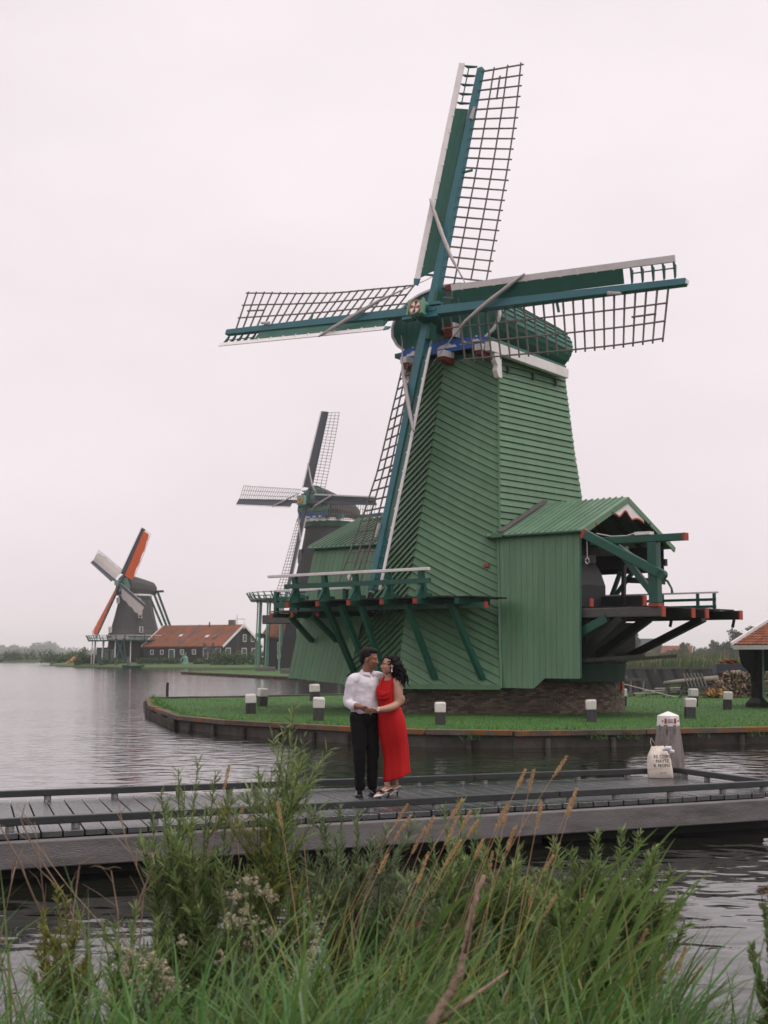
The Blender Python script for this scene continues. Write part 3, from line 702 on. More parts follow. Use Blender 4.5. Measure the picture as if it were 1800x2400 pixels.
bm_ = G().prism([(-1.78, -3.02, 11.66), (1.70, -3.02, 11.66), (1.82, -3.02, 11.80), (1.70, -3.02, 11.98), (0.4, -3.02, 12.06), (-1.55, -3.02, 11.99), (-1.78, -3.02, 11.86)], (0, 0.11, 0)).ob('blue_beam', M['blue'], cap)
def cloud(cx, cz, w, h, seed):
    rg = random.Random(seed); poly = [(cx - w / 2, cz)]; n_ = 11
    poly.append((cx + w / 2, cz - 0.01))
    for i in range(n_ + 1):
        t = 1 - i / n_; poly.append((cx - w / 2 + w * t, cz + h * (0.25 + 0.75 * sin(pi * t) ** 0.8) * rg.uniform(0.55, 1.0) * (0.35 if i in (0, n_) else 1)))
    return G().prism([(x, -3.022, z) for x, z in poly], (0, -0.004, 0)).ob('painted_cloud', M['white'], bm_)
cloud(-1.15, 11.74, 0.72, 0.17, 1); cloud(0.22, 11.79, 0.8, 0.17, 2); cloud(0.95, 11.82, 0.36, 0.12, 4); cloud(1.38, 11.80, 0.42, 0.17, 3)
G().box((0.42, -3.0, 12.33), (0.36, 0.42, 0.44)).ob('storm_hatch', M['maroon'], cap)
G().box((0.615, -3.0, 12.33), (0.03, 0.43, 0.46)).ob('hatch_strip', M['white'], cap)
# beam ends: white blocks with brown-red undersides
for x in (-1.32, 0.25, 1.76):
    g = G(); g.box((x, -3.12, 11.55), (0.27, 0.55, 0.20)); e_ = g.ob('beam_end', M['white'], cap)
    G().prism([(x - 0.125, -3.36, 11.45), (x - 0.125, -3.33, 11.34), (x - 0.125, -3.15, 11.27), (x - 0.125, -2.85, 11.25), (x - 0.125, -2.85, 11.45)], (0.25, 0, 0)).ob('carved_end', M['maroon'], e_)
for x in (-1.62, 2.02):
    G().prism([(x - 0.09, -2.62, 11.40), (x - 0.09, -2.98, 11.36), (x - 0.09, -2.92, 11.14), (x - 0.09, -2.80, 11.0), (x - 0.09, -2.86, 10.84), (x - 0.09, -2.74, 10.62), (x - 0.09, -2.56, 10.62)], (0.18, 0, 0)).ob('scroll_bracket', M['white'], cap)
for sx in (1, -1):
    bevel(G().beam((sx * 2.02, -3.25 if sx > 0 else -2.5, 11.58), (sx * 2.02, 1.34, 11.36), 0.20, 0.34).ob('side_beam', M['white'], cap), 0.015)
    G().prism([(sx * 2.02, -3.0, 11.76), (sx * 2.02, 1.34, 11.50), (sx * 1.5, 1.34, 11.52), (sx * 1.5, -3.0, 11.8)], (0, 0, 0.14)).ob('eave_board', M['capgreen'], cap)
G().box((0, -0.6, 11.50), (3.7, 4.0, 0.22)).ob('cap_floor', M['dkgreen'], cap)

# ------------------------------------------------------------------ sails
TAU = R(12.8); HUB = V((0, -3.787, 12.80))
Su = V((1, 0, 0)); Sv = V((0, sin(TAU), cos(TAU))); Sn = V((0, -cos(TAU), sin(TAU)))
G().tube([HUB - Sn * 2.6, HUB - Sn * 0.1, HUB + Sn * 0.42], [0.32, 0.32, 0.30], 14).ob('axle', M['dkgreen'], MILL)
tw_t = table([(0.0, R(30)), (1.3, R(29)), (5.0, R(26)), (7.0, R(18)), (9.3, R(4))])
def make_sail(a, off, RL, end_m='teal'):
    d = Su * sin(a) + Sv * cos(a); p = Su * cos(a) - Sv * sin(a); o_ = HUB + Sn * off
    P = lambda r, s, k: o_ + d * r + p * s + Sn * k
    st = bevel(G().beam(P(0.0, 0.03, 0), P(RL, 0.03, 0), 0.31, 0.30, up=Sn, taper=0.66).ob('sail', M['teal'], MILL), 0.012)
    if True:
        G().beam(P(RL - 0.05, 0.03, 0), P(RL + 0.05, 0.03, 0), 0.12, 0.12, up=Sn).ob('stock_tip', M['white'], st)
    rs_ = 0.62
    fb_ = R(28); bx, bk = cos(fb_), sin(fb_)
    B = lambda r, w, lift=0: P(r, -0.12 - w * bx, 0.06 + w * bk + lift)
    # wind board in three planks, white edge board, brackets
    for w0, w1 in ((0.0, 0.215), (0.22, 0.43)):
        wr = 1.45 if w0 > 0.1 else 1.62
        G().prism([B(wr, w0), B(7.56, w0), B(7.56, w1), B(wr - 0.12, w1)], Sn * 0.03).ob('wind_board', M['dkgreen'], st)
    G().prism([B(1.26, 0.43), B(9.28, 0.43), B(9.28, 0.615), B(1.26, 0.615)], Sn * 0.045).ob('edge_board', M['white'], st)
    G().prism([B(1.02, 0.47), B(1.26, 0.435), B(1.26, 0.63), B(1.05, 0.60)], Sn * 0.05).ob('edge_end', M[end_m], st)
    for i in range(5):
        r = 7.78 + 0.35 * i
        G().prism([B(r, -0.02), B(r, 0.45), B(r, 0.40) - Sn * 0.13, B(r, 0.05) - Sn * 0.06], d * 0.05).ob('bracket', M['dkgreen'], st)
    G().beam(B(1.45, 0.0), B(1.45, 0.5), 0.06, 0.06, up=Sn).ob('bracket', M['dkgreen'], st)
    G().beam(B(7.8, 0.27, 0.0), B(9.2, 0.27, 0.0), 0.03, 0.03, up=Sn).ob('thin_rod', M['dkgreen'], st)
    for i in range(10):
        r = 1.7 + 0.62 * i; G().beam(B(r, 0.40, 0.05), B(r, 0.47, 0.05), 0.05, 0.03, up=Sn).ob('canvas_peg', M['white'], st)
    Q = lambda r, s, lift=0: P(r, s * cos(tw_t(r)), -s * sin(tw_t(r)) + lift)
    nbar = 24; bar_r = [0.72 + 0.36 * i for i in range(nbar)]
    for i, r in enumerate(bar_r):
        wmax = 0.66 if i < 2 else 1.72
        o = G().beam(Q(r, -0.03), Q(r, wmax), 0.050, 0.045, up=Sn, taper=0.8).ob('sail_bar', M['lattice'], st)
    for f, r0 in ((0.60, bar_r[0]), (1.13, bar_r[2]), (1.64, bar_r[2])):
        ps = [Q(r0 - 0.05 + (bar_r[-1] + 0.1 - r0) * i / 10, f, 0.045) for i in range(11)]; g = G()
        for s0, s1 in zip(ps[:-1], ps[1:]): g.beam(s0, s1, 0.042, 0.034, up=Sn)
        g.ob('sail_lath', M['lattice'], st)
    G().beam(Q(bar_r[-4] - 0.06, 0.88, 0.045), Q(bar_r[-2] + 0.06, 0.88, 0.045), 0.045, 0.04, up=Sn).ob('sail_lath', M['lattice'], st)
    G().beam(P(5.2, 0.14, -0.02), P(5.28, 0.46, -0.12), 0.07, 0.05, up=Sn).ob('cleat', M['dkgreen'], st)
    # rolled sailcloth slung across the sail, running out to a rope
    pts = [B(4.15, 0.65, 0.05), P(3.55, -0.36, 0.36), P(2.75, 0.08, 0.27), P(1.95, 0.55, 0.14), P(1.3, 0.96, -0.12)]
    sm = []
    for i in range(len(pts) - 1):
        for j in range(4): sm.append(pts[i].lerp(pts[i + 1], j / 4))
    sm.append(pts[-1]); n_ = len(sm)
    rr = [0.026 + 0.042 * sin(pi * min(1, (i / n_) * 1.15)) ** 0.8 + 0.006 * sin(i * 2.1) for i in range(n_)]
    G().tube(sm, rr, 9).ob('rolled_cloth', M['canvas'], st, True)
    G().tube([pts[-1], P(0.62, 1.38, -0.42), P(0.30, 1.62, -0.55)], [0.022, 0.012, 0.010], 6).ob('rope', M['canvas'], st)
    pe = P(7.35, 0.16, 0.14)
    G().tube([pe - d * 0.25, pe + d * 0.2 + p * 0.05], [(0.05, 0.07), (0.03, 0.04)], 8).ob('cloth_end', M['canvas'], st)
    return st
make_sail(R(3.93), -0.17, 9.12); make_sail(R(93.95), 0.17, 9.56, 'maroon'); make_sail(R(184.4), -0.17, 9.25); make_sail(R(274.5), 0.17, 9.42)
# poll end and wedges
g = G(); o_ = HUB + Sn * 0.40
hb = G().beam(o_ - Sn * 0.16, o_ + Sn * 0.20, 0.54, 0.50, up=Sv).ob('hub', M['mint'], MILL); bevel(hb, 0.06, 2)
for sx in (-1, 1):
    G().beam(o_ + Su * (sx * 0.29) - Sv * 0.25 + Sn * 0.2, o_ + Su * (sx * 0.29) + Sv * 0.27 + Sn * 0.2, 0.06, 0.10, up=Sn).ob('hub_flange', M['mint'], hb)
disc_c = HUB + Sn * 0.612
def ring_pt(t, r, k=0): return disc_c + Su * (r * sin(t)) + Sv * (r * cos(t)) + Sn * k
g = G()
for i in range(32):
    t0, t1 = 2 * pi * i / 32, 2 * pi * (i + 1) / 32
    g.prism([ring_pt(t0, 0.205), ring_pt(t1, 0.205), ring_pt(t1, 0.25), ring_pt(t0, 0.25)], Sn * 0.03)
g.ob('disc_rim', M['gold'], hb)
for i in range(8):
    g = G(); ts = [2 * pi * (i - 0.5 + j / 4) / 8 + R(8) for j in range(5)]
    g.prism([ring_pt(0, 0.0)] + [ring_pt(t, 0.205) for t in ts], Sn * 0.018)
    g.ob('disc_wedge', M['white'] if i % 2 else (M['disc_blue'] if i in (0, 4) else M['red']), hb)
g = G()

G().tube([disc_c + Sn * 0.018, disc_c + Sn * 0.05], [0.06, 0.035], 10).ob('disc_flower', M['gold'], hb)
for sx in (-1, 1):
    for k, (h, s_) in enumerate(((0.21, 0.75), (0.0, 0.62), (-0.21, 0.75))):
        b_d = Su * cos(R(3.85)) - Sv * sin(R(3.85)); v_d = Su * sin(R(3.85)) + Sv * cos(R(3.85))
        q0 = HUB + b_d * (sx * 0.30) + v_d * h + Sn * 0.24; q1 = HUB + b_d * (sx * s_) + v_d * h + Sn * 0.24
        G().beam(q0, q1, 0.10, 0.20, up=Sn).ob('wedge', M['teal'], MILL)
    a_d = Su * sin(R(3.93)) + Sv * cos(R(3.93)); u_d = Su * cos(R(3.93)) - Sv * sin(R(3.93))
    G().beam(HUB + a_d * (sx * 0.3) + u_d * 0.2 - Sn * 0.15, HUB + a_d * (sx * 0.85) + u_d * 0.2 - Sn * 0.15, 0.14, 0.3, up=Sn).ob('wedge', M['dkgreen'], MILL)

# ------------------------------------------------------------------ balcony (sail stage)
bal = MILL
BZ = 3.47
def wall_y(x): return lerp(ey0(1.2), eyf(1.2), min(1, abs(x) / ex(1.2)))
for i in range(14):
    y0 = -6.36 + i * 0.17
    G().box((-0.28 if y0 > -6.0 else -0.55, y0 + 0.085, BZ + 0.02), (7.0 if y0 > -6.0 else 6.4, 0.158, 0.045)).ob('balcony_board', M['darkwood'], MILL)
def red_tip(p, w, h, ax='y', par=None):
    return G().box(p, (w + 0.010, 0.05, h + 0.010) if ax == 'y' else (0.05, w + 0.010, h + 0.010)).ob('red_beam_end', M['red'], par or MILL)
jx = [-3.45, -2.15, -0.85, 0.48, 1.77]
for x in jx:
    j = G().beam((x, -4.4, BZ - 0.10), (x, -6.62, BZ - 0.10), 0.11, 0.15).ob('joist', M['dkgreen'], MILL)
    red_tip((x, -6.64, BZ - 0.10), 0.11, 0.15, 'y', j)
    pt = G().beam((x + 0.02, -6.18, BZ), (x - 0.03, -6.30, BZ + 0.80), 0.16, 0.13, up=(0, 1, 0)).ob('rail_post', M['dkgreen'], MILL)
    G().beam((x - 0.01, -6.58, BZ), (x - 0.01, -6.28, BZ + 0.46), 0.10, 0.07, up=(0, 1, 0)).ob('post_strut', M['dkgreen'], pt)
    G().box((x + 0.05, -6.22, BZ + 0.06), (0.34, 0.30, 0.16)).ob('post_foot', M['dkgreen'], pt)
for x, y0 in ((2.75, -5.1),):
    G().beam((x, -4.3, BZ - 0.10), (x, -5.9, BZ - 0.10), 0.15, 0.17).ob('joist', M['dkgreen'], MILL)
hd = G().beam((-3.9, -5.55, BZ - 0.20), (3.42, -5.35, BZ - 0.22), 0.12, 0.16).ob('header_beam', M['dkgreen'], MILL); red_tip((3.43, -5.35, BZ - 0.22), 0.12, 0.16, 'x', hd)
bevel(G().beam((-4.62, -6.32, BZ + 0.85), (2.06, -6.32, BZ + 0.85), 0.14, 0.09).ob('top_rail', M['white'], MILL), 0.01)
G().beam((-3.85, -6.36, BZ + 0.50), (2.14, -6.36, BZ + 0.50), 0.07, 0.15).ob('mid_rail', M['dkgreen'], MILL)
for x0, y0, x1 in ((-2.35, -6.0, -2.7), (-1.75, -6.0, -1.55), (-0.9, -6.0, -0.72), (0.9, -5.95, 1.14), (2.32, -5.65, 2.56)):
    yb = -4.16 if x1 < -2.4 else wall_y(x1) - 0.10
    G().beam((x0, y0, BZ - 0.14), (x1, yb, 1.06), 0.17, 0.15).ob('brace', M['dkgreen'], MILL)
# lower stage on the left
LZ = 3.10
for i in range(8): G().box((-3.75, -5.2 + i * 0.18, LZ + 0.12), (3.6, 0.165, 0.04)).ob('balcony_board', M['greywood'], MILL)
for x in (-5.4, -4.45, -3.3, -2.25):
    j = G().beam((x, -3.66, LZ), (x, -5.36, LZ), 0.11, 0.14).ob('joist', M['dkgreen'], MILL); red_tip((x, -5.38, LZ), 0.11, 0.14, 'y', j)
for x in (-5.35, -4.4, -3.35, -2.25): G().beam((x, -5.2, LZ), (x, -5.2, LZ + 0.80), 0.15, 0.13).ob('rail_post', M['dkgreen'], MILL)
bevel(G().beam((-5.45, -5.2, LZ + 0.81), (-2.05, -5.2, LZ + 0.81), 0.13, 0.08).ob('top_rail', M['white'], MILL), 0.01)
G().beam((-5.4, -5.25, LZ + 0.33), (-2.1, -5.25, LZ + 0.33), 0.07, 0.20).ob('mid_rail', M['dkgreen'], MILL)
G().beam((-5.4, -5.22, LZ + 0.55), (-3.9, -5.22, LZ + 0.55), 0.07, 0.12).ob('mid_rail', M['dkgreen'], MILL)
for x0, x1 in ((-4.5, -5.0), (-3.5, -3.88)): G().beam((x0 - .3, -5.1, LZ - 0.05), (x1 + 0.1, -3.93, 2.25), 0.15, 0.14).ob('brace', M['dkgreen'], MILL)
gb = bevel(G().beam((-7.75, -3.35, 3.03), (-5.0, -3.35, 3.03), 0.3, 0.32).ob('saw_beam', M['greywood'], MILL), 0.03, 2)
G().beam((-7.2, -1.2, 3.0), (-5.0, -1.2, 3.0), 0.28, 0.28).ob('saw_beam', M['darkwood'], MILL)

# ------------------------------------------------------------------ left saw shed
bxs = lambda t: lerp(3.13, 5.86, t); txs = lambda t: lerp(2.42, 5.39, t)          # plank edges at the foot (z 0.8) and under the eave (z 5.5)
def px_at(t, z): return lerp(bxs(t), txs(t), (z - 0.8) / 4.7)
shl = G(); q_ = [(-px_at(1, 0.9) + 0.05, FYz(0.9) + 0.05, 0.95), (-2.9, FYz(0.9) + 0.05, 0.95), (-2.3, FYz(5.45) + 0.05, 5.45), (-px_at(1, 5.45) + 0.05, FYz(5.45) + 0.05, 5.45)]
shl.add(q_ + [(a, 2.0, c) for a, b_, c in q_], [(0, 1, 2, 3), (5, 4, 7, 6), (4, 0, 3, 7), (1, 5, 6, 2), (3, 2, 6, 7), (4, 5, 1, 0)])
shl = shl.ob('saw_shed', M['core'], MILL)
NP = 14
def ogee_left(x): return 0.98 - 0.16 * min(1, max(0, (x + 5.5) / 2.2))
def shed_planks(root, sx, bottom):
    for i in range(NP):
        t0, t1 = (i + 0.02) / NP, (i + 0.98) / NP
        foot = [(px_at(lerp(t0, t1, k / 4), 0.95), bottom(sx * px_at(lerp(t0, t1, k / 4), 0.95))) for k in range(5)]
        poly = [(sx * x, FYz(z), z) for x, z in foot] + [(sx * px_at(t1, 5.47), FYz(5.47), 5.47), (sx * px_at(t0, 5.47), FYz(5.47), 5.47)]
        G().prism(poly, (0, -0.028 - 0.002 * (i % 2), 0)).ob('plank', M['green'], root)
shed_planks(shl, -1, ogee_left)
def shed_roof(root, xa, xb, yr, zr, ye, ze, yre, zre):
    rf = G().prism([(xa, ye, ze), (xb, ye, ze), (xb, yr, zr), (xa, yr, zr)], (0, 0, -0.04)).ob('roof', M['dkgreen'], root)
    G().prism([(xa, yre, zre), (xb, yre, zre), (xb, yr, zr), (xa, yr, zr)], (0, 0, -0.04)).ob('roof_back', M['dkgreen'], root)
    n_ = max(3, round((xb - xa) / 0.215)); w = (xb - xa) / n_
    for i in range(n_):
        x0, x1 = xa + w * i + 0.004, xa + w * (i + 1) - 0.004
        G().prism([(x0, ye, ze + 0.002), (x1, ye, ze + 0.002), (x1, yr, zr + 0.002), (x0, yr, zr + 0.002)], (0, 0, 0.022)).ob('roof_board', M['roofgreen'], rf)
        G().beam((x0, ye + 0.01, ze + 0.045), (x0, yr, zr + 0.045), 0.035, 0.05).ob('roof_batten', M['roofgreen'], rf)
    for i in range(round(n_ / 2)):
        x0, x1 = xa + 2 * w * i + 0.004, xa + 2 * w * (i + 1) - 0.004
        G().prism([(x0, yre, zre + 0.002), (x1, yre, zre + 0.002), (x1, yr, zr + 0.002), (x0, yr, zr + 0.002)], (0, 0, 0.022)).ob('roof_board', M['roofgreen'], rf)
    return rf
shed_roof(shl, -5.52, -1.95, -0.78, 6.66, -3.52, 5.45, 2.12, 5.26)
G().prism([(-5.34, -3.2, 5.45), (-5.34, 1.95, 5.25), (-5.34, -0.78, 6.54)], (0.05, 0, 0)).ob('gable', M['green'], shl)
# slender white ladder disc leaning there: small oval porthole
G().tube([(-3.55, FYz(4.4) - 0.04, 4.4), (-3.55, FYz(4.4) - 0.055, 4.4)], 0.13, 14, upv=(0, 0, 1)).ob('porthole', M['white'], shl)

# ------------------------------------------------------------------ right saw shed, open at its end
shr = G().prism([(3.05, FYz(0.9) + 0.05, 1.12), (5.78, FYz(0.9) + 0.05, 1.12), (5.32, FYz(5.42) + 0.05, 5.42), (2.36, FYz(5.42) + 0.05, 5.42)], (0, 0.05, 0)).ob('saw_shed', M['core'], MILL)
def ogee(x):
    if x < 4.28: return 0.79
    if x > 4.64: return 1.09
    t = (x - 4.28) / 0.36; return 0.79 + 0.30 * (0.5 - 0.5 * cos(pi * t)) + 0.03 * sin(2 * pi * t)
shed_planks(shr, 1, ogee)
G().beam((3.11, FYz(0.78) - 0.05, 0.78), (2.42, FYz(5.45) - 0.05, 5.45), 0.07, 0.06).ob('corner_strip', M['green'], shr)
bevel(G().beam((5.80, FYz(1.1) + 0.05, 1.1), (5.36, FYz(5.44) + 0.05, 5.44), 0.10, 0.10).ob('corner_post', M['dkgreen'], shr), 0.01)
G().box((5.42, FYz(5.32) + 0.03, 5.32), (0.05, 0.10, 0.16)).ob('red_beam_end', M['red'], shr)
YR, ZR, YE, ZE, YB, ZB2 = -0.78, 6.66, -3.52, 5.45, 2.12, 5.26
shed_roof(shr, 2.10, 5.62, YR, ZR, YE, ZE, YB, ZB2)
fl = [V((ex(5.6) + 0.07, -3.44, 5.56)), V((ex(6.7) + 0.07, -0.74, 6.76))]
G().prism([fl[0], fl[1], fl[1] + V((0.22, 0, -0.02)), fl[0] + V((0.22, 0, -0.02))], (0, 0, 0.05)).ob('flashing', M['greywood'], shr)
G().beam((2.36, -3.58, 5.46), (2.75, -3.58, 5.46), 0.05, 0.12).ob('eave_end', M['green'], shr)
for (y0, z0), (y1, z1) in (((YE + 0.02, ZE - 0.08), (YR, ZR - 0.08)), ((YB, ZB2 - 0.08), (YR, ZR - 0.08))):
    G().beam((5.60, y0, z0), (5.60, y1, z1), 0.05, 0.15).ob('barge_board', M['green'], shr)
top = lambda y: ZR - 0.13 - (abs(y - YR) * (0.44 if y < YR else 0.486))
Y0s, Lys = -2.08, 2.26
ys = [Y0s + Lys * i / 36 for i in range(37)]
def scal(y):
    t = (y - Y0s) / Lys; return 6.06 - 0.11 * t + 0.085 * abs(sin(t * pi * 3.0)) + 0.14 * math.exp(-((t - 0.5) / 0.09) ** 2) - 0.05 * abs(t - .5)
sc_b = G()
for i in range(36):
    a_, c_ = min(scal(ys[i]), top(ys[i]) - .02), min(scal(ys[i + 1]), top(ys[i + 1]) - .02)
    sc_b.prism([(5.56, ys[i], a_), (5.56, ys[i + 1], c_), (5.56, ys[i + 1], top(ys[i + 1])), (5.56, ys[i], top(ys[i]))], (0.035, 0, 0))
sc_b = sc_b.ob('scalloped_board', M['white'], shr)
g = G()
for i in range(36): g.beam((5.585, ys[i], min(scal(ys[i]), top(ys[i]) - .02)), (5.585, ys[i + 1], min(scal(ys[i + 1]), top(ys[i + 1]) - .02)), 0.05, 0.045)
g.ob('red_edge', M['red'], sc_b)
for y, z in ((-2.7, 5.70), (-1.75, 6.10), (0.5, 5.92), (1.5, 5.44)): G().box((5.53, y, z), (0.22, 0.08, 0.08)).ob('purlin_end', M['red'] if y < -1.8 else M['dkgreen'], shr)
for x in (2.9, 3.7, 4.5, 5.3):
    G().beam((x, -3.2, 5.50), (x, YR, 6.54), 0.09, 0.11).ob('rafter', M['darkwood'], shr); G().beam((x, 1.9, 5.24), (x, YR, 6.54), 0.09, 0.11).ob('rafter', M['darkwood'], shr)
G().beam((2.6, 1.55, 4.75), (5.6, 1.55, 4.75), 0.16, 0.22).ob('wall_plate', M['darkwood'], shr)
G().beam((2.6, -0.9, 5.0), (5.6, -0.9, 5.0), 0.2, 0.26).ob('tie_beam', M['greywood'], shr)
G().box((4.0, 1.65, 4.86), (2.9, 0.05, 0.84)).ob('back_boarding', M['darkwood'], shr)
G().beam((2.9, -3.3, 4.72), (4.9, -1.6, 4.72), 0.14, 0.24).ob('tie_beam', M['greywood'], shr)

# saw floor platform
for y, x1, m_, nm in ((-3.42, 8.22, 'greywood', 'saw_beam'), (-1.74, 8.26, 'darkwood', 'saw_beam'), (-0.90, 8.26, 'darkwood', 'saw_beam'), (1.40, 8.22, 'darkwood', 'saw_beam')):
    b2_ = bevel(G().beam((2.7, y, 3.0), (x1, y, 3.0), 0.20, 0.275).ob(nm, M[m_], MILL), 0.02)
    G().box((x1 + 0.008, y, 3.0), (0.04, 0.21, 0.285)).ob('red_beam_end', M['red'], b2_)
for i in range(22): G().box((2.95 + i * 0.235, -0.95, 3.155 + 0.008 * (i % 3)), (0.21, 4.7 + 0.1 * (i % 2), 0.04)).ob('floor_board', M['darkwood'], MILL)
for p, q, m_, w in (((6.900, -3.400, 2.86), (4.800, -3.100, 1.35), 'darkwood', 0.24), ((6.420, -3.450, 2.84), (5.200, -3.500, 2.28), 'dkgreen', 0.24), ((6.700, -1.600, 2.86), (3.900, -1.400, 1.2), 'darkwood', 0.24), ((8.050, -0.700, 2.86), (3.750, 0.800, 1.35), 'darkwood', 0.2)):
    G().beam(p, q, w, w).ob('brace', M[m_], MILL)
for x, y in ((7.1, -0.9), (8.0, 1.4)): G().beam((x, y, 2.86), (x - 0.06, y, 2.62), 0.07, 0.07).ob('hanging_peg', M['darkwood'], MILL)
G().lathe((3.2, -0.7, 0.95), [(1.85, 0), (1.9, 0.55), (1.8, 0.6), (1.65, 0.9)], 20).ob('turning_ring', M['core'], MILL)
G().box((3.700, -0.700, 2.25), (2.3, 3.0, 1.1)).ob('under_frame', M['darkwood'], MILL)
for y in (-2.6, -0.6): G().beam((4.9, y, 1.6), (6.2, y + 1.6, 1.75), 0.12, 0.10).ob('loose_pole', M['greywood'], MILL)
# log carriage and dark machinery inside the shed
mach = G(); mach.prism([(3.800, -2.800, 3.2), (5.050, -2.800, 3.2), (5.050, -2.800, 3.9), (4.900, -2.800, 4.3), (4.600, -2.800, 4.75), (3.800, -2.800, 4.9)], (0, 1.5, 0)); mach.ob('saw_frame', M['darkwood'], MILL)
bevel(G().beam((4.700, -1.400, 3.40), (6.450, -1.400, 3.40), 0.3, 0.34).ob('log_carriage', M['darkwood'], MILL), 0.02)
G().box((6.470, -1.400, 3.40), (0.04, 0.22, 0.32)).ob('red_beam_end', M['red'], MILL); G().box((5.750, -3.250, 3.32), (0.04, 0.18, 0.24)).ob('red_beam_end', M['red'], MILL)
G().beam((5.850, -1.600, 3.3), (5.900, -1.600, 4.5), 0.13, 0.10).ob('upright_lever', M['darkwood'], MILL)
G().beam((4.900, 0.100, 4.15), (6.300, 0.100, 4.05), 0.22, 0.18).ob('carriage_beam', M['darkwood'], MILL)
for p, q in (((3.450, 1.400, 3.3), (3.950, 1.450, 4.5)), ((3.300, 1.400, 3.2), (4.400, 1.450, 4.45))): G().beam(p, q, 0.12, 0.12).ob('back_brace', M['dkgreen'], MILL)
G().beam((7.400, 1.450, 3.15), (7.400, 1.450, 3.2), 0.1, 0.1).ob('peg', M['dkgreen'], MILL)
# crane frame
CYc = -3.42
po = bevel(G().beam((7.990, CYc, 3.24), (7.950, CYc, 4.98), 0.29, 0.29).ob('crane_post', M['dkgreen'], MILL), 0.015)
G().box((7.990, CYc, 3.19), (0.31, 0.31, 0.09)).ob('post_foot', M['red'], po)
tb = bevel(G().beam((5.9, CYc, 5.10), (8.94, CYc, 5.09), 0.22, 0.21).ob('crane_top_beam', M['dkgreen'], MILL), 0.015); G().box((8.975, CYc, 5.09), (0.07, 0.225, 0.215)).ob('red_beam_end', M['red'], tb)
G().box((7.650, CYc, 5.25), (0.5, 0.26, 0.09)).ob('white_cap', M['white'], tb)
dg_ = bevel(G().beam((5.750, CYc - 0.19, 5.34), (8.320, CYc - 0.19, 4.03), 0.16, 0.27).ob('crane_arm', M['dkgreen'], MILL), 0.03, 2)
G().beam((5.720, CYc - 0.19, 5.355), (5.800, CYc - 0.19, 5.315), 0.172, 0.282).ob('red_beam_end', M['red'], dg_)
G().tube([(8.320, CYc - 0.27, 4.03), (8.320, CYc - 0.11, 4.03)], 0.135, 14).ob('arm_end', M['dkgreen'], dg_)
G().beam((6.650, CYc + 0.02, 5.0), (7.880, CYc + 0.02, 3.52), 0.15, 0.17).ob('crane_brace', M['dkgreen'], MILL)
G().beam((6.600, CYc + 0.1, 5.0), (7.800, CYc + 0.1, 4.2), 0.13, 0.15).ob('crane_brace', M['dkgreen'], MILL)
G().tube([(8.200, CYc, 3.95), (8.380, CYc, 3.85), (8.500, CYc, 3.65), (8.520, CYc, 3.52)], [0.035, 0.035, 0.03, 0.04], 6).ob('crane_handle', M['dkgreen'], MILL)
G().tube([(6.100, CYc - 0.05, 5.33), (6.600, CYc - .05, 5.22), (7.100, CYc - .05, 5.21), (7.500, CYc - .05, 5.29), (7.800, CYc - .05, 5.27)], 0.022, 6).ob('rope', M['canvas'], MILL)
hk = G(); hk.tube([(5.860, CYc - 0.2, 5.15), (5.860, CYc - 0.2, 4.62)], 0.014, 5); hk.ob('hook_rope', M['canvas'], MILL)
g = G(); pts = [(5.86 + 0.06 * sin(t), CYc - 0.2, 4.53 - 0.09 * cos(t)) for t in [2 * pi * i / 10 for i in range(11)]]; g.tube(pts, 0.016, 5); g.ob('hook', M['silver'], MILL)
# platform railing behind
for x in (4.3, 5.6, 6.85, 7.42): G().beam((x, 1.25, 3.1), (x, 1.25, 3.70), 0.085, 0.08).ob('rail_post', M['dkgreen'], MILL)
G().beam((3.400, 1.250, 3.72), (7.560, 1.250, 3.72), 0.10, 0.05).ob('top_rail', M['white'], MILL)
for z in (3.50, 3.28): G().beam((3.400, 1.200, z), (7.500, 1.200, z), 0.05, 0.085).ob('mid_rail', M['dkgreen'], MILL)
# ------------------------------------------------------------------ far buildings
def gable_house(root, L, W, ze, zr, wall_m, roof_m, over=0.35, roof_t=0.18, z0=0.0):
    """house body, x along the ridge from 0 to L, y from 0 to W; two roof slopes"""
    g = G()
    g.add([(0, 0, z0), (L, 0, z0), (L, W, z0), (0, W, z0), (0, 0, ze), (L, 0, ze), (L, W, ze), (0, W, ze), (0, W / 2, zr), (L, W / 2, zr)],
          [(0, 1, 5, 4), (2, 3, 7, 6), (1, 2, 6, 9, 5), (3, 0, 4, 8, 7), (0, 3, 2, 1), (4, 5, 9, 8), (6, 7, 8, 9)])
    wall = g.ob('wall', wall_m, root)
    sl = (zr - ze) / (W / 2); eo = over
    def slope(y0, z0_, y1, z1, name='roof'):
        return G().prism([(-over, y0, z0_), (L + over, y0, z0_), (L + over, y1, z1), (-over, y1, z1)], (0, 0, roof_t)).ob(name, roof_m, root)
    r1 = slope(-eo, ze - sl * eo + 0.02, W / 2, zr + 0.02); r2 = slope(W + eo, ze - sl * eo + 0.02, W / 2, zr + 0.02)
    return wall, r1, r2
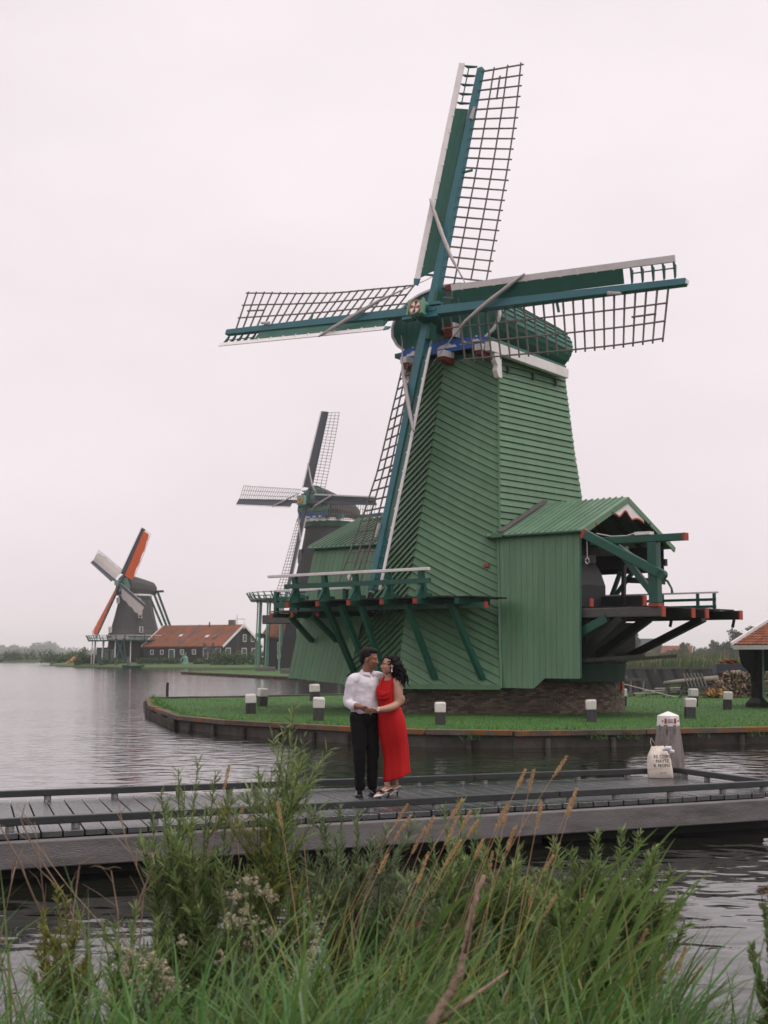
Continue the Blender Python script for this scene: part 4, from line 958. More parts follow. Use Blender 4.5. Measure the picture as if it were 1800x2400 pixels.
def window(root, c, w, h, nrm, frame_m, bars=(1, 1), name='window', t=0.07, glass=None):
    """framed window on a wall: c centre, nrm outward (horizontal)"""
    nrm = V(nrm).normalized(); c = V(c); s = V((-nrm.y, nrm.x, 0)); z = V((0, 0, 1)); f = 0.09 if w > 0.5 else 0.07
    g = G()
    for sg in (-1, 1):
        g.beam(c + s * (sg * (w / 2 - f / 2)) - z * (h / 2) + nrm * t / 2, c + s * (sg * (w / 2 - f / 2)) + z * (h / 2) + nrm * t / 2, f, t, up=nrm)
        g.beam(c - s * (w / 2 - f) + z * (sg * (h / 2 - f / 2)) + nrm * t / 2, c + s * (w / 2 - f) + z * (sg * (h / 2 - f / 2)) + nrm * t / 2, f, t, up=nrm)
    for i in range(bars[0]):
        x = -w / 2 + w * (i + 1) / (bars[0] + 1); g.beam(c + s * x - z * (h / 2 - f) + nrm * t / 2, c + s * x + z * (h / 2 - f) + nrm * t / 2, 0.04, t * 0.8, up=nrm)
    for i in range(bars[1]):
        y = -h / 2 + h * (i + 1) / (bars[1] + 1); g.beam(c - s * (w / 2 - f) + z * y + nrm * t / 2, c + s * (w / 2 - f) + z * y + nrm * t / 2, 0.036, t * 0.7, up=nrm)
    fr = g.ob(name, frame_m, root)
    G().beam(c - z * (h / 2 - f / 2) + nrm * 0.012, c + z * (h / 2 - f / 2) + nrm * 0.012, w - f, 0.02, up=nrm).ob('pane', glass or M['glass'], fr)
    return fr

# long black house with the orange tiled roof
hr = thing('long_house', 'long black timber house with orange tiled roof and white framed windows', 'house', (-28.6 - 15.4, 253.0 + 8.9, 0.9), -R(30))
L_, W_ = 17.8, 12.0
wall, r1, r2 = gable_house(hr, L_, W_, 3.05, 6.8, M['darkwood'], M['tilefar'], 0.3)
for sgn, xx in ((1, L_ + 0.32), (-1, -0.32)):
    for y0, y1 in ((-0.35, W_ / 2), (W_ + 0.35, W_ / 2)):
        G().beam((xx, y0, 3.05 - 0.22 + 0.14), (xx, y1, 6.8 + 0.14), 0.07, 0.42).ob('barge_board', M['white'], hr)
G().beam((L_ + 0.33, W_ / 2, 6.2), (L_ + 0.33, W_ / 2, 7.5), 0.2, 0.08).ob('finial', M['white'], hr)
for x in (1.9, 4.2): window(hr, (x, 0, 2.0), 0.75, 0.85, (0, -1, 0), M['white'], (0, 0))
for x in (8.8, 11.5): window(hr, (x, 0, 2.05), 0.85, 0.9, (0, -1, 0), M['white'], (1, 1))
for x in (14.1, 16.9): window(hr, (x, 0, 1.75), 1.15, 2.0, (0, -1, 0), M['white'], (0, 1))
for y in (1.6, 6.5, 9.6): window(hr, (L_, y, 1.75), 1.5, 2.0, (1, 0, 0), M['white'], (0, 1))
for y in (6.6, 9.1): window(hr, (L_, y, 4.55), 1.05, 1.3, (1, 0, 0), M['white'], (0, 1))
dr = G(); dr.beam((6.45, -0.03, 0.2), (6.45, -0.03, 2.55), 1.35, 0.06, up=(0, 1, 0)); dr = dr.ob('door_frame', M['white'], hr)
G().beam((6.45, -0.07, 0.2), (6.45, -0.07, 2.42), 1.05, 0.06, up=(0, 1, 0)).ob('door', M['dkgreen'], dr)
G().box((15.3, 6.2, 7.0), (1.1, 0.8, 1.7)).ob('chimney', M['brick'], hr)
G().tube([(10.8, 5.4, 6.6), (10.8, 5.4, 7.5)], 0.13, 8).ob('flue', M['iron'], hr)
for x, yy in ((6.0, 2.7), (12.2, 2.4), (14.0, 2.3)):
    zz = 3.05 + yy * 0.625 + 0.26
    G().prism([(x, yy - 0.35, zz - 0.22), (x + 0.75, yy - 0.35, zz - 0.22), (x + 0.75, yy + 0.35, zz + 0.22), (x, yy + 0.35, zz + 0.22)], (0, -0.05, 0.08)).ob('skylight', M['glass'] if x > 13 else M['silver'], hr)
G().prism([(8.0, -0.3, 3.05 - 0.18 + 0.2), (8.3, -0.3, 3.05 - 0.18 + 0.2), (8.3, W_ / 2, 6.82 + 0.2), (8.0, W_ / 2, 6.82 + 0.2)], (0, 0, 0.05)).ob('roof_joint', M['slate'], hr)
g = G(); g.beam((L_ + 0.12, 3.4, 0.1), (L_ + 0.12, 4.3, 4.9), 0.05, 0.05); g.beam((L_ + 0.12, 3.9, 0.1), (L_ + 0.12, 4.8, 4.9), 0.05, 0.05)
for i in range(12): g.beam((L_ + 0.12, 3.4 + 0.075 * i, 0.4 + 0.4 * i), (L_ + 0.12, 3.95 + 0.075 * i, 0.4 + 0.4 * i), 0.04, 0.04)
g.ob('ladder', M['greywood'], hr)
an = thing('aerial', 'thin television aerial standing above the white gable of the long house', 'aerial', (-27.0, 262.0, 8.0))
G().tube([(0, 0, -2), (0, 0, 1.8)], 0.04, 5).ob('mast', M['iron'], an)
g = G(); g.tube([(-0.3, 0, 1.0), (1.6, 0, 0.95)], 0.035, 5)
for i in range(5): g.tube([(-0.2 + i * 0.4, -0.3, 1.0), (-0.2 + i * 0.4, 0.3, 1.0)], 0.02, 4)
g.ob('antenna_arm', M['iron'], an)

# ---------------- generic far mill
def far_sail(mill, H, a, R_, tau, stock_m, board_m, cloth_m, off, lat_m, w=1.9, bars=22, bw=1.0):
    u = V((1, 0, 0)); v = V((0, sin(tau), cos(tau))); nn = V((0, -cos(tau), sin(tau)))
    d = u * sin(a) + v * cos(a); p = u * cos(a) - v * sin(a); H = V(H) + nn * off
    P = lambda r, s, k: H + d * r + p * s + nn * k
    g = G(); g.beam(P(0, 0, 0), P(R_, 0, 0), 0.42, 0.40, up=nn, taper=0.6); sail = g.ob('sail', stock_m, mill)
    tw = lambda r: R(22) * (1 - r / R_) ** 0.7 + R(3)
    r0 = R_ * 0.16
    G().prism([P(r0, -0.15, 0.1), P(R_, -0.1, 0.1), P(R_, -0.75 * bw, 0.3), P(r0, -0.85 * bw, 0.42)], nn * 0.06).ob('wind_board', board_m, sail)
    G().prism([P(r0 - .1, -0.86 * bw, 0.42), P(R_, -0.76 * bw, 0.3), P(R_, -0.92 * bw, 0.36), P(r0 - .1, -1.02 * bw, 0.49)], nn * 0.06).ob('edge_board', M['white'], sail)
    Q = lambda r, s, lift=0: P(r, s * cos(tw(r)), -s * sin(tw(r)) + lift)
    for i in range(bars):
        r = r0 + (R_ - 0.1 - r0) * i / (bars - 1)
        G().beam(Q(r, 0), Q(r, w + 0.1), 0.05, 0.05, up=nn).ob('sail_bar', lat_m, sail)
    for f in (0.36, 0.68, 1.0):
        g = G(); pts = [Q(r0 + (R_ - 0.1 - r0) * i / 8, w * f) for i in range(9)]
        for s0, s1 in zip(pts[:-1], pts[1:]): g.beam(s0, s1, 0.045, 0.045, up=nn)
        g.ob('sail_lath', lat_m, sail)
    if cloth_m is not None:
        vs = []; k = 12
        for i in range(k + 1):
            r = r0 + (R_ * 0.97 - r0) * i / k; ww = w * (0.92 + 0.05 * sin(i * 1.7)) * (1.0 if i < k else 0.8)
            for s in (0.12, ww * 0.5, ww): vs.append(Q(r, s, 0.06 + 0.1 * sin(pi * s / ww)))
        g = G(); g.add(vs, [(i * 3 + j, i * 3 + j + 1, i * 3 + j + 4, i * 3 + j + 3) for i in range(k) for j in (0, 1)]); o = g.ob('sail_cloth', cloth_m, sail)
        so = o.modifiers.new('t', 'SOLIDIFY'); so.thickness = 0.03
    else:
        g = G(); g.tube([P(R_ * 0.42, -0.95, 0.5), P(R_ * 0.3, -0.2, 0.4), P(R_ * 0.18, 0.6, 0.3), P(R_ * 0.1, 1.3, -0.2)], [0.1, 0.12, 0.1, 0.03], 6); g.ob('rolled_cloth', M['canvas'], sail)
    return sail
def octagon(r, z, k=8, ph=pi / 8): return [(r * cos(2 * pi * i / k + ph), r * sin(2 * pi * i / k + ph), z) for i in range(k)]
def rings(levels, k, m, name, parent, ph=pi / 8, smooth=False):
    g = G(); vs = []
    for r, z in levels: vs += octagon(r, z, k, ph)
    nL = len(levels)
    g.add(vs, [(i * k + j, i * k + (j + 1) % k, (i + 1) * k + (j + 1) % k, (i + 1) * k + j) for i in range(nL - 1) for j in range(k)] + [tuple(range(k - 1, -1, -1)), tuple((nL - 1) * k + j for j in range(k))])
    return g.ob(name, m, parent, smooth)
def boat_cap(root, y0, y1, z0, W, Hh, m, drop):
    st = []
    prof = [(0.80, 0.0), (1.0, 0.28), (0.92, 0.58), (0.55, 0.86), (0.12, 1.0)]
    prof = prof + [(-x, z) for x, z in prof[::-1]]
    g = G(); vs = []; K = len(prof); N = 6
    for i in range(N + 1):
        t = i / N; y = y0 + (y1 - y0) * t; ww = W * (1 - 0.45 * t ** 2); h = Hh * (1 - drop * t ** 1.3)
        for x, z in prof: vs.append((x * ww, y, z0 + z * h))
    g.add(vs, [(i * K + j, i * K + (j + 1) % K, (i + 1) * K + (j + 1) % K, (i + 1) * K + j) for i in range(N) for j in range(K)] + [tuple(range(K)), tuple(N * K + j for j in range(K - 1, -1, -1))])
    return g.ob('cap', m, root)
def gallery(root, r_in, r_out, z, m, n, posts_z, post_m, a0, a1, k=24):
    ang = [a0 + (a1 - a0) * i / k for i in range(k + 1)]
    g = G()
    for s0, s1 in zip(ang[:-1], ang[1:]):
        g.prism([(r_in * cos(s0), r_in * sin(s0), z), (r_out * cos(s0), r_out * sin(s0), z), (r_out * cos(s1), r_out * sin(s1), z), (r_in * cos(s1), r_in * sin(s1), z)], (0, 0, 0.18))
    fl = g.ob('gallery_floor', m, root)
    for zz in (0.55, 1.0):
        g = G()
        for s0, s1 in zip(ang[:-1], ang[1:]): g.beam((r_out * 1.01 * cos(s0), r_out * 1.01 * sin(s0), z + zz), (r_out * 1.01 * cos(s1), r_out * 1.01 * sin(s1), z + zz), 0.08, 0.10)
        g.ob('gallery_rail', M['mint'] if zz < 0.9 else post_m, fl)
    for s0 in ang:
        G().beam((r_out * 0.985 * cos(s0), r_out * 0.985 * sin(s0), z - 0.1), (r_out * 1.05 * cos(s0), r_out * 1.05 * sin(s0), z + 1.05), 0.12, 0.12).ob('gallery_post', M['dkgreen'], fl)
    for i in range(n):
        s0 = a0 + (a1 - a0) * (i + 0.5) / n
        G().beam((r_out * 0.93 * cos(s0), r_out * 0.93 * sin(s0), posts_z), (r_out * 0.90 * cos(s0), r_out * 0.90 * sin(s0), z), 0.18, 0.18).ob('support_post', post_m, root)
    return fl

# grey thatched mill in the middle distance (behind the green mill)
m2 = thing('windmill', 'tall grey thatched windmill with bare lattice sails half hidden behind the green mill', 'windmill', (-7.5, 193.0, 0.4), -R(40.2), 'windmills along the water')
rings([(5.6, 8.6), (4.4, 13.0), (3.55, 17.0), (3.05, 20.0)], 16, M['thatch'], 'tower', m2, smooth=True)
rings([(7.2, -0.2), (6.6, 4.5), (5.5, 9.2)], 8, M['darkwood'], 'base', m2)
rings([(3.45, 19.2), (3.5, 19.9)], 16, M['dkgreen'], 'cap_skirt', m2)
rings([(3.62, 19.9), (3.5, 20.3)], 16, M['white'], 'cap_ring', m2)
boat_cap(m2, -3.0, 4.6, 20.3, 3.1, 4.4, M['thatch'], 0.42)
g = G(); g.prism([(-2.2, -3.05, 20.5), (2.2, -3.05, 20.5), (2.9, -3.05, 21.8), (1.7, -3.05, 24.0), (0, -3.05, 24.7), (-1.7, -3.05, 24.0), (-2.9, -3.05, 21.8)], (0, -0.12, 0)); fr_ = g.ob('cap_front', M['mint'], m2)
for i in range(9):
    zz = 20.7 + i * 0.42; hw = 2.75 - 0.9 * max(0, (zz - 22) / 2.4)
    G().beam((-hw, -3.24, zz), (hw, -3.24, zz), 0.08, 0.2).ob('front_board', M['teal'] if i % 2 else M['mint'], fr_)
G().beam((-2.4, -3.4, 20.55), (2.4, -3.4, 20.55), 0.14, 0.75).ob('name_board', M['blue'], m2)
for i in range(5): G().beam((-2.0 + i * 1.0, -3.5, 20.0), (-2.0 + i * 1.0, -3.1, 20.0), 0.42, 0.42).ob('beam_end', M['white'], m2)
for i in range(4): G().beam((-1.6 + i * 1.05, -3.52, 20.42), (-1.6 + i * 1.05, -3.48, 20.42), 0.55, 0.26).ob('painted_cloud', M['white'], m2)
G().beam((-4.2, -1.6, 20.4), (4.0, -1.6, 20.4), 0.5, 0.5).ob('cross_beam', M['teal'], m2)
G().beam((-3.2, 3.4, 20.6), (6.0, 4.2, 21.0), 0.45, 0.45).ob('tail_beam', M['teal'], m2)
H2 = (0, -4.6, 22.3)
G().tube([(0, -2.0, 21.8), (0, -5.3, 22.55)], [0.45, 0.42], 10).ob('axle', M['slate'], m2)
G().box((0, -5.45, 22.55), (1.25, 0.5, 1.25)).ob('hub', M['mint'], m2)
G().tube([(0, -5.71, 22.55), (0, -5.76, 22.56)], 0.5, 14, upv=(0, 0, 1)).ob('hub_disc', M['gold'], m2)
G().tube([(0, -5.77, 22.55), (0, -5.80, 22.56)], 0.2, 12, upv=(0, 0, 1)).ob('hub_flower', M['red'], m2)
for i, a in enumerate((5.5, 95.5, 185.5, 275.5)):
    far_sail(m2, H2, R(a), 12.9, R(12), M['slate'], M['slate'], None, (0.25 if i % 2 else -0.2), M['lattice'], 2.1, 26)
gallery(m2, 5.0, 10.6, 9.2, M['dkgreen'], 12, -0.2, M['mint'], R(150), R(345), 26)
for zz, xx in ((11.5, -1.0), (15.2, -2.0)):
    G().box((xx * 1.0, -4.05 + (zz - 11.5) * 0.18, zz), (0.75, 0.5, 1.9)).ob('window', M['glass'], m2)
# cross bar with the white name sign between the green gallery posts
G().beam((-9.9, -2.0, 4.6), (-5.4, -8.3, 4.6), 0.28, 0.5).ob('cross_bar', M['mint'], m2)
sg = thing('name_sign', 'small white name sign on the green cross bar under the mill gallery', 'sign', (-7.5, 193.0, 0.4), -R(40.2))
dirv = V((4.5, -6.3, 0)).normalized(); nrmv = V((dirv.y, -dirv.x, 0))
mid = V((-7.9, -4.8, 4.62)) + nrmv * 0.17
G().beam(mid - dirv * 0.95, mid + dirv * 0.95, 0.05, 0.62).ob('board', M['white'], sg)
tm = text_mesh('DE KAT', 0.5); tm.materials.append(M['ink'])
to = link('lettering', tm, sg); to.matrix_local = Matrix((( dirv.x, 0, nrmv.x, mid.x + nrmv.x * 0.032), (dirv.y, 0, nrmv.y, mid.y + nrmv.y * 0.032), (0, 1, 0, mid.z - 0.17), (0, 0, 0, 1)))
# black red-roofed barn under it
bn = thing('barn', 'black barn with red tiled roof and pale blue barge board below the grey mill', 'barn', (-17.1, 203.0, 0.4), -R(35))
gable_house(bn, 12, 7.5, 4.6, 8.2, M['darkwood'], M['tilefar'], 0.3)
for y0, y1 in ((-0.35, 3.75), (7.85, 3.75)): G().beam((-0.33, y0, 4.35), (-0.33, y1, 8.35), 0.08, 0.34).ob('barge_board', M['mint'], bn)
window(bn, (3.4, 0, 2.6), 1.7, 2.3, (0, -1, 0), M['white'], (2, 2)); window(bn, (5.2, 0, 2.6), 1.2, 2.3, (0, -1, 0), M['white'], (0, 0), glass=M['teal'])
pch = G().prism([(4.6, -2.4, 2.2), (8.5, -2.4, 2.2), (8.5, -0.05, 4.4), (4.6, -0.05, 4.4)], (0, 0, 0.15)).ob('porch_roof', M['tilefar'], bn)
G().beam((4.55, -2.45, 2.3), (4.55, -0.02, 4.55), 0.08, 0.3).ob('porch_board', M['mint'], pch)
# concrete blocks on the middle island
for x, y, w, lb in ((-14.6, 176, 2.4, 'long grey concrete block lying on the grass near the island tip'), (-9.9, 152, 2.2, 'grey concrete block beside the slanting green mill wall')):
    bevel(G().box((x, y, 0.62), (w, 1.0, 0.55)).ob('concrete_block', M['mortar'], None, label=lb, cat='block'), 0.08, 2)

# mill with orange sails, far left
m3 = thing('windmill', 'far dark thatched windmill with orange and cream sailcloth beside the long house', 'windmill', (-47.1, 269.5, 0.4), -R(46), 'windmills along the water')
rings([(5.3, 5.3), (4.5, 6.8), (3.9, 9.0), (3.3, 11.5), (2.95, 13.0)], 8, M['thatch'], 'tower', m3)
rings([(5.0, 4.75), (5.1, 5.3)], 8, M['cream'], 'base_band', m3)
rings([(3.2, 12.7), (3.15, 13.1)], 8, M['dkgreen'], 'cap_skirt', m3); rings([(3.3, 13.1), (3.25, 13.4)], 8, M['white'], 'cap_ring', m3)
boat_cap(m3, -2.6, 3.9, 13.4, 2.8, 3.7, M['thatch'], 0.35)
G().prism([(-1.6, -2.62, 13.6), (1.6, -2.62, 13.6), (2.3, -2.62, 14.6), (1.2, -2.62, 16.4), (-1.2, -2.62, 16.4), (-2.3, -2.62, 14.6)], (0, -0.14, 0)).ob('cap_front', M['mint'], m3)
G().beam((-1.7, -2.95, 13.55), (1.7, -2.95, 13.55), 0.16, 0.8).ob('name_board', M['slate'], m3)
G().box((0.6, -2.9, 14.5), (0.7, 0.3, 0.8)).ob('storm_hatch', M['red'], m3)
H3 = (0, -3.6, 15.35)
G().tube([(0, -1.5, 15.0), (0, -4.1, 15.5)], 0.38, 10).ob('axle', M['dkgreen'], m3)
G().box((0, -4.2, 15.5), (0.9, 0.4, 0.9)).ob('hub', M['mint'], m3)
for i, (a, cl) in enumerate(((25, 'orange'), (115, 'cream'), (205, 'orange'), (295, 'cream'))):
    far_sail(m3, H3, R(a), 11.4, R(11), M['slate'], M['slate'], M[cl], (0.22 if i % 2 else -0.18), M['lattice'], 2.35, 20, 0.6)
gallery(m3, 4.6, 8.6, 4.6, M['dkgreen'], 13, -0.6, M['white'], R(120), R(395), 24)
rings([(5.4, -0.5), (4.9, 4.7)], 8, M['darkwood'], 'base', m3)
G().box((-4.6, -2.6, 1.6), (3.2, 3.4, 3.6), Matrix.Rotation(R(20), 3, 'Z')).ob('base_annex', M['dkgreen'], m3)
for x in (-1.5, 0.6): window(m3, (x, -5.15, 1.7), 1.4, 2.7, (0, -1, 0), M['mint'], (1, 2))
for a, z, w in ((-100, 6.7, 0.5), (-20, 6.7, 0.5), (-20, 9.4, 0.5), (-22, 12.0, 0.45), (-105, 12.2, 0.4)):
    rr = (5.0, 4.1, 3.3)[0 if z < 8 else (1 if z < 11 else 2)] * 0.94
    window(m3, (rr * cos(R(a)), rr * sin(R(a)), z), 0.65, 1.1, (cos(R(a)), sin(R(a)), 0), M['white'], (0, 1), t=0.45)
for x0, x1 in ((1.6, 1.2), (-1.6, -1.2), (0.2, 0.1)):
    G().beam((x0, 4.0, 13.9), (x1, 8.2, 5.6), 0.32, 0.32).ob('tail_brace', M['dkgreen'], m3)
G().beam((-3.9, 3.6, 14.0), (3.9, 3.6, 14.0), 0.4, 0.4).ob('cross_beam', M['dkgreen'], m3)

# small things along the far shore --------------------------------------------------
def small_windmill(name, label, x, y, z, s, m, sail_m):
    t = thing(name, label, 'model windmill', (x, y, z), -R(35)); t.scale = (s, s, s)
    rings([(0.75, 0), (0.45, 1.5), (0.5, 1.55), (0.15, 2.0)], 8, m, 'body', t)
    G().tube([(0, 0, 1.7), (0, -0.7, 1.75)], 0.06, 6).ob('axle', m, t)
    for i in range(4):
        a = R(35 + 90 * i); G().prism([(0, -0.7, 1.75), (1.15 * sin(a), -0.7, 1.75 + 1.15 * cos(a)), (1.15 * sin(a) + 0.28 * cos(a), -0.7, 1.75 + 1.15 * cos(a) - 0.28 * sin(a)), (0.28 * cos(a), -0.7, 1.75 - 0.28 * sin(a))], (0, -0.04, 0)).ob('sail', sail_m, t)
    return t
small_windmill('model_windmill', 'small mint green model windmill standing on the far bank', -34.6, 249.5, 0.55, 0.85, M['mint'], M['mint'])
small_windmill('model_windmill', 'small black model windmill before the long house', -30.0, 250.5, 0.6, 1.5, M['darkwood'], M['greywood'])
cr = thing('drawbridge_crane', 'green timber quay crane frame below the orange sailed mill', 'crane', (-48.4, 262, 0.4), -R(20))
for x in (-1.3, 1.3): G().beam((x, 0, 0), (x * 0.6, 0, 5.2), 0.26, 0.26).ob('post', M['dkgreen'], cr)
G().beam((-1.6, 0, 5.2), (1.6, 0, 5.2), 0.3, 0.3).ob('top_beam', M['white'], cr)
for x in (-1, 1): G().beam((x * 1.1, 0, 0.6), (-x * 0.7, 0, 4.9), 0.2, 0.2).ob('cross_brace', M['teal'], cr)
bush_data = [(-66, 303, 5, 2.0, 'low dark bush left of the log heap on the far shore'), (-55.5, 272, 5.5, 2.5, 'dark bush at the foot of the white gallery posts'), (-50, 261, 4.5, 1.5, 'low brownish bush beneath the green quay crane'), (-25.5, 245, 9, 3.0, 'broad grassy bush below the black gable wall'), (-31.8, 250, 2.0, 1.6, 'small dark bush beside the black model windmill'), (-15.5, 240, 7, 3.0, 'reedy bush beside the green gallery posts'),
             (-118, 477, 16, 4.6, 'long dark bush below the picket fence'), (-102, 462, 10, 2.5, 'low bush under the far footbridge'), (-80, 352, 13, 3.2, 'broad bush right of the far footbridge'), (-93, 425, 12, 2.4, 'low far bush between footbridge and log heap')]
for i, (x, y, w, h, lb) in enumerate(bush_data):
    rg = np.random.default_rng(300 + i); lumps = [(rg.uniform(-w / 2, w / 2), rg.uniform(-1, 1), h * rg.uniform(0.25, 0.5), w * 0.22, 1.2, h * 0.5) for _ in range(8)]
    v, q = leaf_cloud(lumps, 2600, 0.26, rg); soup('bush', v, q, M['hedge'], None, loc=(x, y, 0.35), label=lb, cat='bush', group='bushes on the far shore')
rg = np.random.default_rng(350); v, q = leaf_cloud([(x * 0.7, 0, 0.6, 0.8, 0.6, 0.6) for x in range(-5, 6)], 2200, 0.16, rg)
soup('hedge', v, q, M['hedge'], None, loc=(-39.5, 251.0, 0.75), rotz=-R(8), label='clipped low hedge in front of the long house', cat='hedge')
tree(-63.5, 304, 0.6, 3.9, 5.5, 'round green tree behind the log heap at the far shore', 360, 700, 'round', None, 'hedge')
# orange log heap
lh = thing('log_heap', 'heap of orange brown sawn logs on the far bank', 'log heap', (-61.0, 290, 0.5), R(10))
rl = random.Random(5)
lm = G().tube([(0, -0.9, 0), (0, 0.9, 0)], 0.2, 7).mesh('log', M['freshwood'])
for k in range(5):
    for i in range(14 - 2 * k):
        link('log', lm, lh, loc=((i - (13 - 2 * k) / 2) * 0.5 + rl.uniform(-0.1, 0.1), rl.uniform(-0.3, 0.3), 0.2 + k * 0.36), rotz=rl.uniform(-0.35, 0.35))
# picket fence
pf = thing('picket_fence', 'dark pointed picket fence on the far left bank', 'fence', (-128.5, 480, 0.9))
pm = G().prism([(-0.09, 0, 0), (0.09, 0, 0), (0.09, 0, 2.0), (0, 0, 2.35), (-0.09, 0, 2.0)], (0, 0.05, 0)).mesh('picket', M['darkwood'])
for i in range(36): link('picket', pm, pf, loc=(-1 + i * 0.37, 0, 0 if i % 6 else 0.25))
for z in (0.6, 1.5): G().beam((-1, 0.1, z), (12.3, 0.1, z), 0.06, 0.12).ob('rail', M['darkwood'], pf)
# footbridge
fb = thing('footbridge', 'pale timber footbridge on the far left shore', 'bridge', (-111, 472, 0.2))
for i in range(11): G().box((-1.6 + i * 0.9, 0, 1.75 - 0.03 * (i - 4) ** 2 * 0.5), (0.86, 2.0, 0.14)).ob('plank', M['tarp'], fb)
G().beam((-2, -1.0, 1.35), (7.8, -1.0, 1.0), 0.2, 0.5).ob('girder', M['greywood'], fb)
for x in (0, 3, 6): G().beam((x, -0.9, -1), (x, -0.9, 1.3), 0.25, 0.25).ob('post', M['greywood'], fb)
# boat at the left edge
bt = thing('rowing_boat', 'dark rowing boat moored at the left edge of the far shore', 'boat', (-128.6, 470, 0.12), R(8))
g = G(); st = [(-3.2, 0.35, 0.9), (-1.6, 1.0, 0.7), (0.6, 1.1, 0.62), (2.2, 0.75, 0.75), (3.2, 0.1, 1.15)]
vs = []
for x, hw, h in st: vs += [(x, -hw, h), (x, -hw * 0.6, 0.0), (x, 0, -0.15), (x, hw * 0.6, 0.0), (x, hw, h)]
g.add(vs, [(i * 5 + j, i * 5 + j + 1, (i + 1) * 5 + j + 1, (i + 1) * 5 + j) for i in range(4) for j in range(4)] + [(0, 1, 2, 3, 4), (24, 23, 22, 21, 20)])
o = g.ob('hull', M['darkwood'], bt); o.modifiers.new('t', 'SOLIDIFY').thickness = 0.06
for x in (-1.2, 0.9): G().box((x, 0, 0.5), (0.3, 1.9, 0.06)).ob('thwart', M['greywood'], bt)
b2 = thing('rowing_boat', 'small green rowing boat lying at the grassy far bank', 'boat', (-43.2, 246.6, 0.14), R(-12)); b2.scale = (0.62, 0.62, 0.62)
o2 = link('hull', o.data.copy(), b2); o2.data.materials[0] = M['dkgreen']; o2.modifiers.new('t', 'SOLIDIFY').thickness = 0.06
G().box((-0.4, 0, 0.5), (0.3, 1.8, 0.06)).ob('thwart', M['tarp'], b2)
# quay posts at the far shore
for i, (x, y, h) in enumerate(((-59.8, 281.0, 1.7), (-51.5, 262, 1.9), (-44.8, 250.5, 2.1), (-47.6, 254, 1.3))):
    G().tube([(0, 0, -1), (0, 0, h)], 0.28, 8).ob('mooring_pile', M['greywood'], None, loc=(x, y, 0), label=('thick grey mooring pile beside the far log heap', 'thick grey mooring pile left of the green quay crane', 'tall grey mooring pile right of the green quay crane', 'short grey mooring pile under the green quay crane')[i], cat='post', group='mooring piles on the far shore')
# tiny people on the far bank
def tiny_person(x, y, z, top, bottom, label, h=1.7, face=0.0):
    t = thing('person', label, 'person', (x, y, z), face, 'people on the far left bank'); s = h / 1.7
    g = G(); g.tube([(-0.09, 0, 0), (-0.1, 0.03, 0.45), (-0.08, 0, 0.86)], [0.06, 0.075, 0.1], 7); g.tube([(0.09, 0.05, 0), (0.1, -0.02, 0.45), (0.08, 0, 0.86)], [0.06, 0.075, 0.1], 7); g.ob('trousers', M[bottom], t)
    g = G(); g.tube([(0, 0, 0.82), (0, 0, 1.1), (0, 0, 1.38), (0, 0, 1.45)], [(0.16, 0.11), (0.15, 0.11), (0.2, 0.12), (0.08, 0.07)], 9, upv=(0, 1, 0))
    for sx in (-1, 1): g.tube([(sx * 0.2, 0, 1.38), (sx * 0.25, -0.03, 1.1), (sx * 0.2, -0.14, 0.9)], [0.06, 0.05, 0.04], 6)
    g.ob('shirt', M[top], t)
    g = G(); g.ell((0, 0, 1.58), (0.085, 0.1, 0.12), 8, 6); g.tube([(0, 0, 1.42), (0, 0, 1.5)], 0.05, 6); g.ob('head', M['cl_skin'], t)
    g = G(); g.ell((0, 0.02, 1.62), (0.095, 0.105, 0.105), 8, 6); g.ob('hair', M['hair'], t)
    t.scale = (s, s, s); return t
for args in [(-115.6, 476, 1.2, 'cl_pale', 'cl_pink', 'person in pale top, first left of the footbridge'), (-114.7, 477, 1.2, 'cl_pink', 'cl_navy', 'person in pink top on the bank by the footbridge'), (-113.5, 476, 1.3, 'cl_grey', 'cl_navy', 'person in grey top and navy trousers by the footbridge'), (-112.6, 476, 1.3, 'cl_pink', 'cl_pink', 'person all in pink standing beside the footbridge'),
             (-109.9, 475, 1.6, 'cl_pale', 'cl_pale', 'person dressed in white walking on the footbridge'), (-65.8, 300, 0.6, 'cl_navy', 'cl_navy', 'person in navy left of the round shore tree'), (-64.9, 299, 0.6, 'cl_grey', 'cl_navy', 'person in grey top in the group by the round shore tree'), (-63.9, 300, 0.6, 'cl_pale', 'cl_grey', 'person in pale top in the group by the round shore tree'), (-63.0, 299, 0.6, 'cl_navy', 'cl_grey', 'person in navy top right of the shore group'),
             (-125.0, 478, 1.0, 'cl_pink', 'cl_navy', 'person in pink top behind the picket fence')]:
    tiny_person(*args, face=random.uniform(-1, 1))
# far red roofed house on the right, and the grey gable beside it
fh = thing('house', 'far house with bright red roof behind the reed bed', 'house', (101, 520, 0.8), -R(20)); fh.scale = (1.25, 1.25, 1.25)
gable_house(fh, 8.4, 6, 1.8, 3.9, M['darkwood'], M['tilefar'], 0.3)
G().beam((8.75, -0.3, 1.7), (8.75, 3, 4.1), 0.08, 0.3).ob('barge_board', M['white'], fh)
fg = thing('house', 'far grey pointed roof beside the bright red roof', 'house', (97, 560, 0.8), -R(50)); fg.scale = (1.2, 1.2, 1.2)
gable_house(fg, 8, 7, 2.5, 6.6, M['darkwood'], M['slate'], 0.3)
